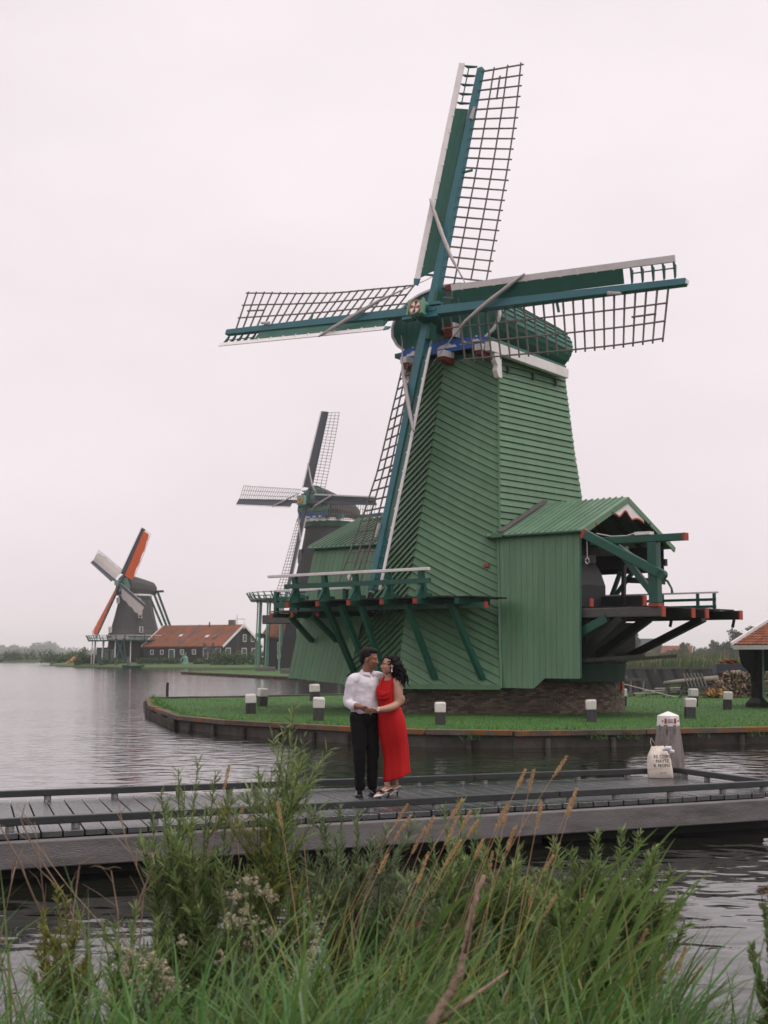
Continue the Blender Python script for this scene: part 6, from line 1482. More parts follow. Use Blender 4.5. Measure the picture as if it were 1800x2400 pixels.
chain(g, [(*LS, 0.058), (X(790), 0.22, Z(680), 0.05), (*LE, 0.045), (X(960), 0.20, Z(835), 0.038), (*LW, 0.029)], 10)
hand(g, (X(470), -0.285, Z(935)), (0.80, -0.10, -0.35), (0.10, -0.55, 0.85), (0.1, -0.9, -0.5), 0.98, 1.0)
hand(g, (X(972), 0.06, Z(850)), (-0.15, -0.95, -0.20), (-0.1, 0.1, 1.0), (-1.0, 0.1, -0.05), 0.95, 0.35)
hip = {'l': (X(425), -0.02, Z(1060)), 'r': (X(575), 0.05, Z(1060))}
knee = {'l': (X(440), -0.06, Z(1500)), 'r': (X(598), 0.03, Z(1500))}
ank = {'l': (X(446), -0.02, Z(1915)), 'r': (X(594), 0.07, Z(1910))}
for q in 'lr': chain(g, [(*hip[q], 0.09), (*knee[q], 0.056), (*ank[q], 0.040)], 10)
body = put(remesh(g, 'body', 0.0062, 3), M['skin_m'], 'body', man, ML)
face_details(hT, hR, 1.02, body, ML, False)
# short black hair cap
g = G()
for x, y, z, r in ((-0.030, 0, 0.048, (0.100, 0.085, 0.092)), (-0.075, 0, 0.00, (0.046, 0.074, 0.075)), (0.03, 0, 0.098, (0.062, 0.066, 0.040))): g.ell(hT(x, y, z), tuple(q * 1.02 for q in r), 16, 10, hR)
hm = remesh(g, 'hair', 0.007, 2); wrinkle(hm, 0.0025, 45)
put(hm, M['hair'], 'hair', man, ML)
# shirt
g = G()
chain(g, [(X(505), -0.005, Z(985), 0.172, 0.128), (X(500), -0.01, Z(900), 0.174, 0.130), (X(492), -0.005, Z(780), 0.180, 0.130), (X(500), 0.0, Z(660), 0.190, 0.128), (X(510), 0.015, Z(585), 0.165, 0.105), (X(520), 0.02, Z(525), 0.085, 0.075)], 18, 4)
chain(g, [(X(410), -0.05, Z(585), 0.070), (X(358), -0.09, Z(612), 0.072), (X(322), -0.105, Z(730), 0.062), (X(297), -0.115, Z(865), 0.056), (X(335), -0.165, Z(900), 0.054), (X(362), -0.20, Z(915), 0.050)], 14, 4)
chain(g, [(X(600), 0.06, Z(570), 0.075), (*LS, 0.075), (X(790), 0.22, Z(680), 0.066), (*LE, 0.058)], 12, 4)
chain(g, [(X(600), 0.01, Z(548), 0.05), (X(690), 0.08, Z(580), 0.06)], 10)
sm_ = remesh(g, 'shirt', 0.0085, 3)
wrinkle(sm_, 0.008, 7.5, 3.0, lambda z: 1.0 if z < 1.36 else 0.4); wrinkle(sm_, 0.0010, 18, 7.0)
shirt = put(sm_, M['shirt'], 'shirt', man, ML)
g = G(); nb_ = V((X(535), 0.0, Z(515)))
for a0, a1 in ((-3.6, -1.15), (-0.75, 1.6)):
    vs = []
    for i in range(9):
        a = lerp(a0, a1, i / 8); dz = -0.028 if i in (0, 8) else 0
        for r, z in ((0.073, 0.022), (0.098, -0.016 + (dz if (i == 8 and a0 < -2) or (i == 0 and a0 > -2) else 0))): vs.append(nb_ + V((r * cos(a), r * 0.92 * sin(a), z + 0.02 * sin(a))))
    g.add(vs, [(2 * i, 2 * i + 2, 2 * i + 3, 2 * i + 1) for i in range(8)])
for v in range(len(g.v)): g.v[v] = tuple(V(g.v[v]) - V(ML))
co = g.ob('collar', M['shirt'], shirt, True); co.modifiers.new('t', 'SOLIDIFY').thickness = 0.007
g = G()
for i in range(5): g.tube([V((X(572) + 0.002 * i, -0.135 - 0.002 * i, Z(600 + i * 75))) - V(ML), V((X(572) + 0.002 * i, -0.15, Z(600 + i * 75))) - V(ML)], 0.006, 8)
g.ob('shirt_button', M['shirt'], shirt)
g = G(); cuff_a, cuff_b = V((X(350), -0.188, Z(910))) - V(ML), V((X(392), -0.225, Z(922))) - V(ML); g.tube([cuff_a, cuff_a.lerp(cuff_b, 0.5), cuff_b], [0.055, 0.057, 0.054], 14); o = g.ob('sleeve_cuff', M['shirt'], shirt, True)
# trousers
g = G()
chain(g, [(X(502), 0.0, Z(962), 0.158, 0.122), (X(502), 0.0, Z(1020), 0.165, 0.13), (X(500), 0.01, Z(1090), 0.160, 0.125)], 18, 4)
for q, hx in (('l', -0.01), ('r', 0.01)):
    chain(g, [(hip[q][0] + hx, hip[q][1], Z(1050), 0.098, 0.11), (lerp(hip[q][0], knee[q][0], 0.5), lerp(hip[q][1], knee[q][1], 0.5), Z(1280), 0.092, 0.098), (*knee[q], 0.077, 0.080), (lerp(knee[q][0], ank[q][0], 0.5), lerp(knee[q][1], ank[q][1], 0.5), Z(1710), 0.068, 0.074), (ank[q][0], ank[q][1], Z(1905), 0.060, 0.070)], 14, 4)
tm_ = remesh(g, 'trousers', 0.009, 3); wrinkle(tm_, 0.009, 9, 11.0)
put(tm_, M['trousers'], 'trousers', man, ML)
G().tube([V((X(502) + 0.158 * cos(t), 0.124 * sin(t), Z(966))) - V(ML) for t in [2 * pi * i / 28 for i in range(29)]], [(0.006, 0.016)] * 29, 6).ob('belt', M['shoe'], man)
def shoe(name, heel, toe, m, parent, loc, w=0.048, hh=0.075):
    g = G(); h, t = V(heel), V(toe); d = (t - h); s = V((-d.y, d.x, 0)).normalized(); vs = []
    prof_ = [(0.0, 0.62, 1.0), (0.10, 0.80, 1.05), (0.28, 0.82, 1.0), (0.45, 0.86, 0.85), (0.62, 1.0, 0.62), (0.80, 0.96, 0.48), (0.93, 0.66, 0.38), (1.0, 0.22, 0.26)]
    for f, ww, q in prof_:
        c = h + d * f
        for a in range(10):
            an = 2 * pi * a / 10; vs.append(c + s * (w * ww * cos(an)) + V((0, 0, hh * q * (0.5 + 0.5 * sin(an)) if sin(an) > 0 else hh * q * (0.5 + 0.5 * sin(an)))))
    vs = [v - V(loc) for v in vs]
    g.add(vs, [(i * 10 + j, i * 10 + (j + 1) % 10, (i + 1) * 10 + (j + 1) % 10, (i + 1) * 10 + j) for i in range(7) for j in range(10)] + [tuple(range(9, -1, -1)), tuple(70 + j for j in range(10))])
    o = g.ob(name, m, parent, True); sb = o.modifiers.new('s', 'SUBSURF'); sb.levels = 1; sb.render_levels = 1; return o
for q, tx, ty in (('l', -0.012, -0.215), ('r', 0.085, -0.19)):
    a = ank[q]; hl = (a[0] - 0.01 * (1 if q == 'l' else 2), a[1] + 0.065, 0.012); to_ = (a[0] + tx, a[1] + ty, 0.012)
    sh_ = shoe('shoe', hl, to_, M['shoe'], man, ML, 0.050, 0.085)
    g = G(); d = V(to_) - V(hl); s = V((-d.y, d.x, 0)).normalized()
    for f, ww in ((0.02, 0.7), ): pass
    g.prism([V(hl) + d * -0.01 + s * 0.036 - V(ML) - V((0, 0, 0.011)), V(hl) + d * 0.6 + s * 0.05 - V(ML) - V((0, 0, 0.011)), V(hl) + d * 0.95 + s * 0.03 - V(ML) - V((0, 0, 0.011)), V(hl) + d * 1.01 - V(ML) - V((0, 0, 0.011)), V(hl) + d * 0.95 - s * 0.03 - V(ML) - V((0, 0, 0.011)), V(hl) + d * 0.6 - s * 0.05 - V(ML) - V((0, 0, 0.011)), V(hl) + d * -0.01 - s * 0.036 - V(ML) - V((0, 0, 0.011))], (0, 0, 0.016))
    g.ob('sole', M['iron'], sh_)
    g = G()
    for f in (0.40, 0.47, 0.54): c = V(hl) + d * f - V(ML) + V((0, 0, 0.078 - (f - 0.4) * 0.13)); g.beam(c - s * 0.02, c + s * 0.02, 0.006, 0.005)
    g.ob('shoe_lace', M['iron'], sh_)

# ---------------------------------------------------------------- the woman
WL = (0.38, -0.02, 0.0)
wom = thing('person', 'woman with long curly black hair in a long red halter dress smiling at the man', 'person', (CX + WL[0], CY_ + WL[1], JZ + 0.001))
g = G()
whc = (X(806), -0.07, Z(428)); WYAW = pi + 0.27
wT, wR = head(g, whc, WYAW, 0.10, 0.94, True)
chain(g, [(X(800), -0.02, Z(600), 0.062), (X(800), -0.03, Z(545), 0.052), (X(808), -0.04, Z(480), 0.048)], 12)
chain(g, [(X(800), -0.02, Z(960), 0.115, 0.10), (X(795), -0.02, Z(860), 0.10, 0.09), (X(785), -0.03, Z(740), 0.118, 0.10), (X(800), -0.02, Z(640), 0.115, 0.085), (X(810), -0.01, Z(590), 0.08, 0.06)], 14)
wRS, wRE, wRW = (X(893), -0.07, Z(640)), (X(896), -0.13, Z(893)), (X(655), -0.30, Z(958))
chain(g, [(X(850), -0.04, Z(618), 0.055), (*wRS, 0.064), (X(908), -0.10, Z(765), 0.060), (*wRE, 0.050), (X(780), -0.23, Z(945), 0.044), (*wRW, 0.029)], 12)
chain(g, [(X(745), 0.02, Z(605), 0.05), (X(700), 0.07, Z(640), 0.045), (X(680), 0.14, Z(800), 0.04)], 8)
hand(g, (X(632), -0.305, Z(958)), (-0.92, -0.10, -0.10), (-0.10, -0.60, 0.75), (0.0, 0.75, -0.6), 0.90, 1.1)
wa = {'n': ((X(768), -0.085, Z(1865)), (X(865), 0.01, Z(1500))), 'f': ((X(872), 0.03, Z(1850)), (X(900), 0.02, Z(1500)))}
for q in 'nf':
    a, kn = wa[q]; chain(g, [(kn[0], kn[1], Z(1100), 0.085), (*kn, 0.056), (lerp(kn[0], a[0], 0.50), lerp(kn[1], a[1], 0.45), Z(1700), 0.046), (*a, 0.031)], 10)
feet = {'n': ((X(795), -0.065, Z(1950)), (X(612), -0.195, Z(2006))), 'f': ((X(900), 0.05, Z(1940)), (X(735), -0.06, Z(1996)))}
for q in 'nf':
    hl, to_ = feet[q]; a = wa[q][0]
    chain(g, [(*a, 0.031), (lerp(a[0], hl[0], .7), lerp(a[1], hl[1], .7), hl[2] + 0.05, 0.030), (lerp(hl[0], to_[0], 0.45), lerp(hl[1], to_[1], 0.45), lerp(hl[2], to_[2], 0.45) + 0.032, 0.030, 0.026), (lerp(hl[0], to_[0], 0.82), lerp(hl[1], to_[1], 0.82), 0.022, 0.026, 0.014)], 8)
wb = put(remesh(g, 'body', 0.006, 3), M['skin_w'], 'body', wom, WL)
face_details(wT, wR, 0.94, wb, WL, True)
# dress: lofted skirt and bodice
rows = [(1812, 888, 158, 135), (1700, 887, 153, 128), (1600, 888, 146, 116), (1500, 878, 152, 120), (1400, 862, 162, 126), (1300, 848, 166, 132), (1200, 838, 168, 138), (1120, 830, 166, 140), (1060, 824, 160, 138), (990, 812, 148, 130), (940, 803, 135, 120), (900, 799, 126, 114), (860, 792, 122, 112), (810, 780, 124, 116), (760, 768, 128, 122), (700, 778, 122, 112), (650, 792, 110, 96), (610, 800, 92, 76)]
NA = 64; vs = []
for zy, cx, rx, ry in rows:
    fold = max(0, (zy - 1000) / 800)
    for j in range(NA):
        a = 2 * pi * j / NA; n_ = 1 + 0.080 * fold * sin(a * 5 + zy * 0.0012 + 1.1 * sin(a)) + 0.030 * fold * sin(a * 11 + 2.0) + 0.025 * mnoise.noise((cos(a) * 2, sin(a) * 2, zy * 0.008))
        yc = -0.03 + (0.02 if zy > 1300 else 0)
        zz = Z(zy) + (0.030 * cos(a - 0.2) if zy > 1800 else 0) + 0.05 * (0.5 + 0.5 * cos(a - 0.4)) * (1 if zy > 1800 else 0) - (0.0)
        vs.append(V((X(cx) + rx * k_ * n_ * cos(a), yc + ry * k_ * n_ * sin(a), zz)) - V(WL))
g = G(); nR = len(rows)
g.add(vs, [(i * NA + j, i * NA + (j + 1) % NA, (i + 1) * NA + (j + 1) % NA, (i + 1) * NA + j) for i in range(nR - 1) for j in range(NA)])
dress = g.ob('dress', M['dress'], wom, True); so = dress.modifiers.new('t', 'SOLIDIFY'); so.thickness = 0.006; so.offset = 1
su = dress.modifiers.new('s', 'SUBSURF'); su.levels = 1; su.render_levels = 1
def drape(name, pts, rad):
    g = G(); P, Rr = [], []
    for i in range(len(pts) - 1):
        for j in range(5):
            t = j / 5; P.append(V(pts[i]).lerp(V(pts[i + 1]), t) - V(WL)); Rr.append(tuple(lerp(rad[i][u], rad[i + 1][u], t) for u in (0, 1)))
    P.append(V(pts[-1]) - V(WL)); Rr.append(rad[-1]); g.tube(P, Rr, 10); o = g.ob(name, M['dress'], dress, True)
    m_ = o.modifiers.new('s', 'SMOOTH'); m_.iterations = 4; return o
# halter straps and the soft cowl hanging between them
drape('halter_strap', [(X(858), 0.02, Z(548)), (X(850), -0.07, Z(575)), (X(822), -0.125, Z(660)), (X(800), -0.145, Z(760))], [(0.012, 0.022), (0.014, 0.030), (0.018, 0.045), (0.016, 0.04)])
drape('halter_strap', [(X(752), 0.03, Z(565)), (X(735), -0.06, Z(590)), (X(705), -0.10, Z(660)), (X(672), -0.125, Z(740))], [(0.012, 0.02), (0.014, 0.028), (0.018, 0.04), (0.018, 0.04)])
for k, (dz, dy, r) in enumerate(((0, 0, 0.030), (48, -0.010, 0.032), (98, -0.006, 0.030))):
    drape('cowl_fold', [(X(832 - k * 6), -0.125, Z(640 + dz)), (X(785), -0.162 + dy, Z(715 + dz)), (X(715), -0.165 + dy, Z(765 + dz * 0.55)), (X(655 + k * 4), -0.135, Z(742 + dz * 0.7)), (X(668), -0.085, Z(680 + dz * 0.8))], [(0.010, 0.02), (r * 0.55, r), (r * 0.62, r * 1.1), (r * 0.6, r), (0.012, 0.02)])
# long curly hair: a soft mass plus many curls
g = G()
for x, y, z, r in ((-0.035, 0, 0.050, (0.102, 0.090, 0.088)), (-0.085, 0.01, 0.0, (0.075, 0.098, 0.100))): g.ell(wT(x, y, z), tuple(q * 0.96 for q in r), 16, 10, wR)
chain(g, [(X(872), -0.02, Z(400), 0.075), (X(900), -0.02, Z(500), 0.078), (X(930), -0.02, Z(590), 0.060), (X(948), -0.02, Z(655), 0.026)], 14)
chain(g, [(X(850), 0.05, Z(400), 0.08), (X(870), 0.08, Z(520), 0.07), (X(890), 0.08, Z(600), 0.05)], 12)
hm = remesh(g, 'hair', 0.009, 2); wrinkle(hm, 0.022, 22, 5.0); wrinkle(hm, 0.010, 48, 9.0)
wh = put(hm, M['hair'], 'hair', wom, WL)
g = G(); rh = random.Random(12)
for i in range(120):
    t = rh.random(); bx, bz = lerp(X(800), X(935), t ** 0.7), lerp(Z(330), Z(520), t); a = rh.uniform(0, 2 * pi)
    p = V((bx + 0.07 * cos(a), -0.03 + 0.085 * sin(a), bz + rh.uniform(-0.02, 0.03))); ln = rh.uniform(0.10, 0.20); pts = []
    if p.x < X(830) and p.z < Z(400): continue
    d = V((0.09 + 0.15 * (p.x - X(860)) / 0.1, rh.uniform(-0.25, 0.25), -1)).normalized(); ph = rh.uniform(0, 6)
    for j in range(10):
        q = p + d * (ln * j / 9); pts.append(q + V((0.011 * cos(ph + j * 1.3), 0.011 * sin(ph + j * 1.3), 0)) - V(WL))
    g.tube(pts, [0.0075] * 8 + [0.005, 0.002], 5)
g.ob('hair_curls', M['hair'], wh, True)
# jewellery, watch, shoes
ea = wT(-0.012, 0.084, -0.052) if (wT(-0.012, 0.084, -0.052).y < wT(-0.012, -0.084, -0.052).y) else wT(-0.012, -0.084, -0.052)
g = G(); g.ell(ea - V(WL) + V((0, -0.006, 0)), (0.009, 0.009, 0.011), 8, 6); g.ell(ea - V(WL) + V((0, -0.006, -0.022)), (0.011, 0.011, 0.014), 8, 6); g.ob('earring', M['silver'], wom, True)
wv = (V(wRW) - V((X(780), -0.23, Z(945)))).normalized(); wc = V(wRW) - wv * 0.012
g = G(); a_ = wv.cross(V((0, 0, 1))).normalized(); b_ = a_.cross(wv)
pts = [wc + a_ * (0.032 * cos(t)) + b_ * (0.034 * sin(t)) - V(WL) for t in [2 * pi * i / 20 for i in range(21)]]
g.tube(pts, [(0.004, 0.010)] * 21, 6, upv=tuple(wv)); wt_ = g.ob('watch_strap', M['silver'], wom, True)
fc = wc - V((0, 0.033, 0)) - V(WL); G().tube([fc, fc - V((0, 0.007, 0))], 0.017, 14).ob('watch_face', M['shoewhite'], wt_)
for q in 'nf':
    hl, to_ = feet[q]; hl, to_ = V(hl), V(to_); d = to_ - hl; g = G(); s = V((-d.y, d.x, 0)).normalized(); vs = []
    for f, ww, z0, hh in ((0.42, 0.85, 0.030, 0.020), (0.58, 1.0, 0.012, 0.034), (0.74, 0.92, 0.004, 0.040), (0.88, 0.62, 0.003, 0.034), (1.0, 0.12, 0.004, 0.014)):
        c = V((hl.x + d.x * f, hl.y + d.y * f, 0))
        for a in range(10):
            an = 2 * pi * a / 10; vs.append(c + s * (0.044 * ww * cos(an)) + V((0, 0, z0 + hh * (0.5 + 0.5 * sin(an)))) - V(WL))
    g.add(vs, [(i * 10 + j, i * 10 + (j + 1) % 10, (i + 1) * 10 + (j + 1) % 10, (i + 1) * 10 + j) for i in range(4) for j in range(10)] + [tuple(range(9, -1, -1)), tuple(40 + j for j in range(10))])
    p_ = g.ob('shoe', M['shoewhite'], wom, True)
    g = G(); c = hl + d * 0.50; g.beam(c - s * 0.05 + V((0, 0, 0.034)) - V(WL), c + s * 0.05 + V((0, 0, 0.034)) - V(WL), 0.05, 0.012); g.box(hl + d * 0.56 + V((0, 0, 0.05)) - V(WL), (0.05, 0.05, 0.016)); g.ob('black_bow', M['shoe'], p_)
    G().prism([hl + d * 0.02 + s * 0.024 + V((0, 0, -0.01)) - V(WL), hl + d * 0.5 + s * 0.036 - V(WL), hl + d * 0.5 - s * 0.036 - V(WL), hl + d * 0.02 - s * 0.024 + V((0, 0, -0.01)) - V(WL)], (0, 0, 0.008)).ob('insole', M['shoewhite'], p_)
    G().tube([V((hl.x, hl.y, 0.0)) - V(WL), V((hl.x, hl.y, hl.z * 0.6)) - V(WL), hl - V(WL)], [0.009, 0.011, 0.022], 8).ob('heel', M['shoe'], p_)
    an_ = V(wa[q][0]); hb = V((hl.x + 0.028, hl.y + 0.015, hl.z + 0.045))
    G().tube([hl + d * 0.45 + s * 0.036 + V((0, 0, 0.03)) - V(WL), hb + s * 0.02 - V(WL), hb - V(WL), hb - s * 0.02 - V(WL), hl + d * 0.45 - s * 0.036 + V((0, 0, 0.03)) - V(WL)], 0.0065, 6).ob('sling_strap', M['shoewhite'], p_)
# ------------------------------------------------------------------ the planted bank in front of the camera
shoreY = lambda x: 8.35 - 0.20 * min(abs(x), 4.0) ** 1.6 * 0.8
def bank_z(x, y):
    s = shoreY(x); t = min(1, max(0, (y - (s - 4.2)) / 4.2))
    return 0.66 - 0.68 * (t * t * (3 - 2 * t)) - max(0, y - s) * 0.6 + 0.03 * mnoise.noise((x * 1.5, y * 1.5, 0))
g = G(); nx, ny = 60, 60
for j in range(ny + 1):
    for i in range(nx + 1):
        x, y = lerp(-14, 14, i / nx), lerp(-8, 10.5, j / ny); g.v.append((x, y, max(-0.9, bank_z(x, y))))
g.f = [(j * (nx + 1) + i, j * (nx + 1) + i + 1, (j + 1) * (nx + 1) + i + 1, (j + 1) * (nx + 1) + i) for j in range(ny) for i in range(nx)]; g.mi = [0] * len(g.f)
g.ob('bank', M['bank'], None, True, kind='structure')
rg = np.random.default_rng(77)
PXW = lambda px, Y: (px - 900) / 3333 * Y
ZPY = lambda py, Y: EYE - (py - 1537) / 3333 * Y     # height of a point seen at that row, at distance Y
def bz_arr(x, y): return np.array([bank_z(a, b) for a, b in zip(x, y)])
def grass_field(name, n, xr, yr, ln, wd, m, seed, ld=(0.0, 1.3), lean=(0.05, 0.45), curl=(0.3, 1.3), seg=5, mask=None, label='', cat='grass'):
    r = np.random.default_rng(seed); x = r.uniform(*xr, n); y = r.uniform(*yr, n)
    # clumped growth
    cl = np.array([mnoise.noise((a * 1.9, b * 1.9, seed)) for a, b in zip(x, y)]); keep = r.random(n) < (0.55 + 0.9 * cl)
    if mask is not None: keep &= mask(x, y)
    x, y, cl = x[keep], y[keep], cl[keep]; n = len(x); z = bz_arr(x, y) - 0.02
    L = r.uniform(*ln, n) * (1 + 0.45 * cl)
    v, q = blades(np.stack([x, y, z], 1), L, r.uniform(*wd, n), r.normal(ld[0], ld[1], n), r.uniform(*lean, n), r.uniform(*curl, n), seg=seg, rng=r)
    return soup(name, v, q, M[m], kind='stuff', label=label, cat=cat)
core_mask = lambda x, y: (y < 8.2 - 0.30 * np.abs(x) ** 1.6) & (x > -0.205 * y + 0.05) & (x < 0.185 * y)
grass_field('long_grass', 11000, (-1.5, 1.75), (4.3, 8.0), (0.35, 0.85), (0.008, 0.021), 'longgrass', 1, ld=(0.2, 1.6), lean=(0.05, 0.6), curl=(0.4, 1.7), mask=core_mask, label='dense long green bank grass leaning to the right')
grass_field('long_grass', 1500, (-0.9, 1.5), (5.6, 7.8), (0.65, 1.05), (0.012, 0.026), 'longgrass', 2, ld=(0.1, 0.8), lean=(0.1, 0.5), mask=core_mask, label='taller broad green grass blades arching over the bank')
grass_field('yellow_grass', 900, (-0.6, 1.3), (5.6, 7.8), (0.65, 1.10), (0.006, 0.014), 'grassyellow', 3, ld=(0.1, 1.0), lean=(0.1, 0.5), mask=core_mask, label='yellowing grass blades among the green bank grass')
grass_field('low_grass', 4500, (-3.2, 3.4), (4.2, 7.4), (0.30, 0.80), (0.007, 0.016), 'longgrass', 4, mask=lambda x, y: (x > -0.262 * y) & (y < 7.7 - 0.20 * np.minimum(np.abs(x), 4) ** 1.6), label='low grass along the water edge of the bank')
grass_field('low_grass', 5000, (-9, 9), (-2, 4.6), (0.2, 0.5), (0.007, 0.014), 'longgrass', 5, label='grass of the bank close to the viewer')
grass_field('corner_grass', 1300, (-2.0, -0.95), (4.9, 6.9), (0.45, 1.0), (0.006, 0.014), 'longgrass', 6, ld=(0.3, 1.6), lean=(0.05, 0.6), curl=(0.3, 1.5), mask=lambda x, y: x < -0.18 * y + 0.15, label='loose grass in the lower left corner by the bare twigs')
grass_field('corner_grass', 900, (0.9, 2.0), (4.9, 6.6), (0.40, 0.78), (0.006, 0.015), 'longgrass', 7, ld=(0.3, 1.4), lean=(0.05, 0.6), curl=(0.3, 1.5), mask=lambda x, y: x > 0.15 * y, label='loose grass in the lower right corner over the water')
# broad reed leaves leaning right over the water
def leaf_strip(pts, w, n_seg=10):
    P = [V(p) for p in pts]; vs = []; sm = []
    for i in range(n_seg + 1):
        t = i / n_seg; u = 1 - t; q = P[0] * (u * u) + P[1] * (2 * u * t) + P[2] * (t * t); sm.append(q)
    for i, q in enumerate(sm):
        d = (sm[min(i + 1, n_seg)] - sm[max(i - 1, 0)]).normalized(); s = d.cross(V((0.25, -1, 0.35))).normalized(); t = i / n_seg
        ww = w * (0.35 + 0.65 * min(1, t * 3)) * (1 - t ** 2.5) * 0.5 + 0.0008
        c = V((0, 0, 0)) + d.cross(s) * (ww * 0.35)
        vs += [q - s * ww, q + c, q + s * ww]
    idx = [(i * 3 + j, i * 3 + j + 1, i * 3 + j + 4, i * 3 + j + 3) for i in range(n_seg) for j in (0, 1)]
    return vs, idx
rl_ = random.Random(21)
for ci, (bx, by, nl, lb) in enumerate(((0.55, 7.0, 9, 'clump of broad reed leaves arching right in the middle of the bank'), (1.0, 6.6, 9, 'clump of broad reed leaves at the right of the bank'), (0.05, 6.6, 6, 'clump of broad reed leaves left of the dead branch'), (0.75, 5.9, 7, 'clump of broad reed leaves low right of the dead branch'))):
    t = thing('reed_plant', lb, 'reed', (bx, by, bank_z(bx, by) - 0.03), 0, 'reed plants on the bank')
    for k in range(nl):
        h = rl_.uniform(0.8, 1.35); rx = rl_.uniform(0.2, 0.6); b0 = V((rl_.uniform(-0.12, 0.12), rl_.uniform(-0.12, 0.12), rl_.uniform(0, 0.35)))
        p1 = b0 + V((rx * 0.25, rl_.uniform(-0.1, 0.1), (h - b0.z) * 0.75)); p2 = b0 + V((rx, rl_.uniform(-0.2, 0.2), (h - b0.z) * rl_.uniform(0.75, 1.0)))
        gg = G(); gg.add(*leaf_strip([b0, p1, p2], rl_.uniform(0.016, 0.03))); gg.ob('leaf', M['longgrass'], t, True)
    gg = G()
    for k in range(3): gg.tube([(0.05 * k - 0.05, 0, 0), (0.05 * k - 0.02, 0, 0.4), (0.05 * k + 0.04, 0.01, 0.8)], [0.006, 0.005, 0.003], 6)
    gg.ob('stem', M['longgrass'], t)

def shrub(label, Y, base_px, tips, leaf_m, seed, leaf_len=(0.055, 0.105), leaf_w=0.0088, dens=90, start=0.25, group=None, stem_r=0.006, name='willow_shrub', droop=0.2, side=5):
    """upright shoots carrying narrow leaves; tips = [(px, py, dY)]; each shoot gets side twigs"""
    r = np.random.default_rng(seed); bx = PXW(base_px, Y); b0 = V((bx, Y, bank_z(bx, Y) - 0.05))
    t = thing(name, label, 'shrub', tuple(b0), 0, group)
    st = G(); LV = []
    def leaves(p, q, n, ln):
        d = np.array(q - p); L = np.linalg.norm(d); d = d / (L + 1e-9)
        for i in range(n):
            f = (i + r.random()) / n; o = np.array(p) + d * L * f; a = r.uniform(0, 2 * pi)
            rad = np.array([cos(a), sin(a), 0.0]); dirv = rad * r.uniform(0.4, 1.0) + d * r.uniform(0.6, 1.4) - np.array([0, 0, 1]) * droop * r.random(); dirv /= np.linalg.norm(dirv)
            LV.append((o, dirv, r.uniform(*ln)))
    for (px, py, dy) in tips:
        tip = V((PXW(px, Y + dy), Y + dy, ZPY(py, Y + dy))) - b0
        st0 = V((r.uniform(-0.06, 0.06), r.uniform(-0.06, 0.06), 0)); mid = st0.lerp(tip, 0.5) + V((r.uniform(-0.05, 0.05), r.uniform(-0.05, 0.05), 0.03)) + V(((st0.x - tip.x) * 0.12, 0, 0))
        K = 10; pts = [st0 * ((1 - k / K) ** 2) + mid * (2 * (1 - k / K) * (k / K)) + tip * ((k / K) ** 2) for k in range(K + 1)]
        st.tube(pts, [stem_r * (1 - 0.75 * k / K) for k in range(K + 1)], 6)
        for k in range(int(start * K), K): leaves(pts[k], pts[k + 1], max(2, int(dens * 2.6 / K)), leaf_len if k < K - 2 else (leaf_len[0] * 0.6, leaf_len[1] * 0.7))
        for s_ in range(side):
            f = r.uniform(max(0.1, start - 0.1), 0.85); p = pts[int(f * K)]; a = r.uniform(0, 2 * pi); ln = (tip - st0).length * r.uniform(0.12, 0.26)
            q = p + V((cos(a) * 0.55, sin(a) * 0.55, 0.8)) * ln; st.tube([p, p.lerp(q, 0.5) + V((0, 0, -0.01)), q], [stem_r * 0.45, stem_r * 0.35, stem_r * 0.15], 5); leaves(p, q, max(6, int(dens * 0.62)), leaf_len)
    st.ob('stem', M['stem'], t)
    n = len(LV); O_ = np.array([a for a, b, c in LV]); D = np.array([b for a, b, c in LV]); L = np.array([c for a, b, c in LV])
    up = r.normal(size=(n, 3)) * 0.5 + np.array([0, 0, 1.0]); S = np.cross(D, up); S /= np.linalg.norm(S, axis=1)[:, None]; N = np.cross(S, D)
    W = leaf_w * r.uniform(0.7, 1.25, n); vs = np.zeros((n, 4, 2, 3))
    for i, (f, w) in enumerate(((0, 0.25), (0.35, 1.0), (0.72, 0.75), (1.0, 0.06))):
        c = O_ + D * (L * f)[:, None] - np.array([0, 0, 1.0]) * (L * 0.35 * f * f * r.uniform(-0.2, 0.8, n))[:, None]
        vs[:, i, 0] = c - S * (W * w * 0.5)[:, None] + N * (W * 0.1)[:, None]; vs[:, i, 1] = c + S * (W * w * 0.5)[:, None]
    idx = np.arange(n * 8).reshape(n, 4, 2); q = np.stack([idx[:, :-1, 0], idx[:, :-1, 1], idx[:, 1:, 1], idx[:, 1:, 0]], -1).reshape(-1, 4)
    soup('foliage', vs.reshape(-1, 3), q, M[leaf_m], t, kind='stuff')
    return t
WG = 'willow shrubs on the bank'
shrub('tall grey green willow shrub standing left before the jetty', 7.2, 455, [(425, 1800, 0), (470, 1785, .1), (510, 1810, 0.1), (385, 1850, 0), (365, 1900, -.1), (440, 1850, .2), (540, 1850, 0.1), (490, 1880, -.1), (350, 1960, 0), (400, 1950, .1), (560, 1930, .1), (455, 1930, -.2), (520, 1980, 0), (370, 2050, -.1), (590, 2020, 0)], 'willow', 1, dens=95, group=WG, stem_r=0.008)
shrub('slender tall willow shoot with yellow green tip left of the man', 7.0, 610, [(692, 1648, 0), (672, 1700, .05), (715, 1720, 0), (640, 1795, .1), (612, 1812, 0), (690, 1790, -.1), (650, 1900, 0)], 'willow', 2, dens=75, start=0.60, group=WG, stem_r=0.006, side=5)
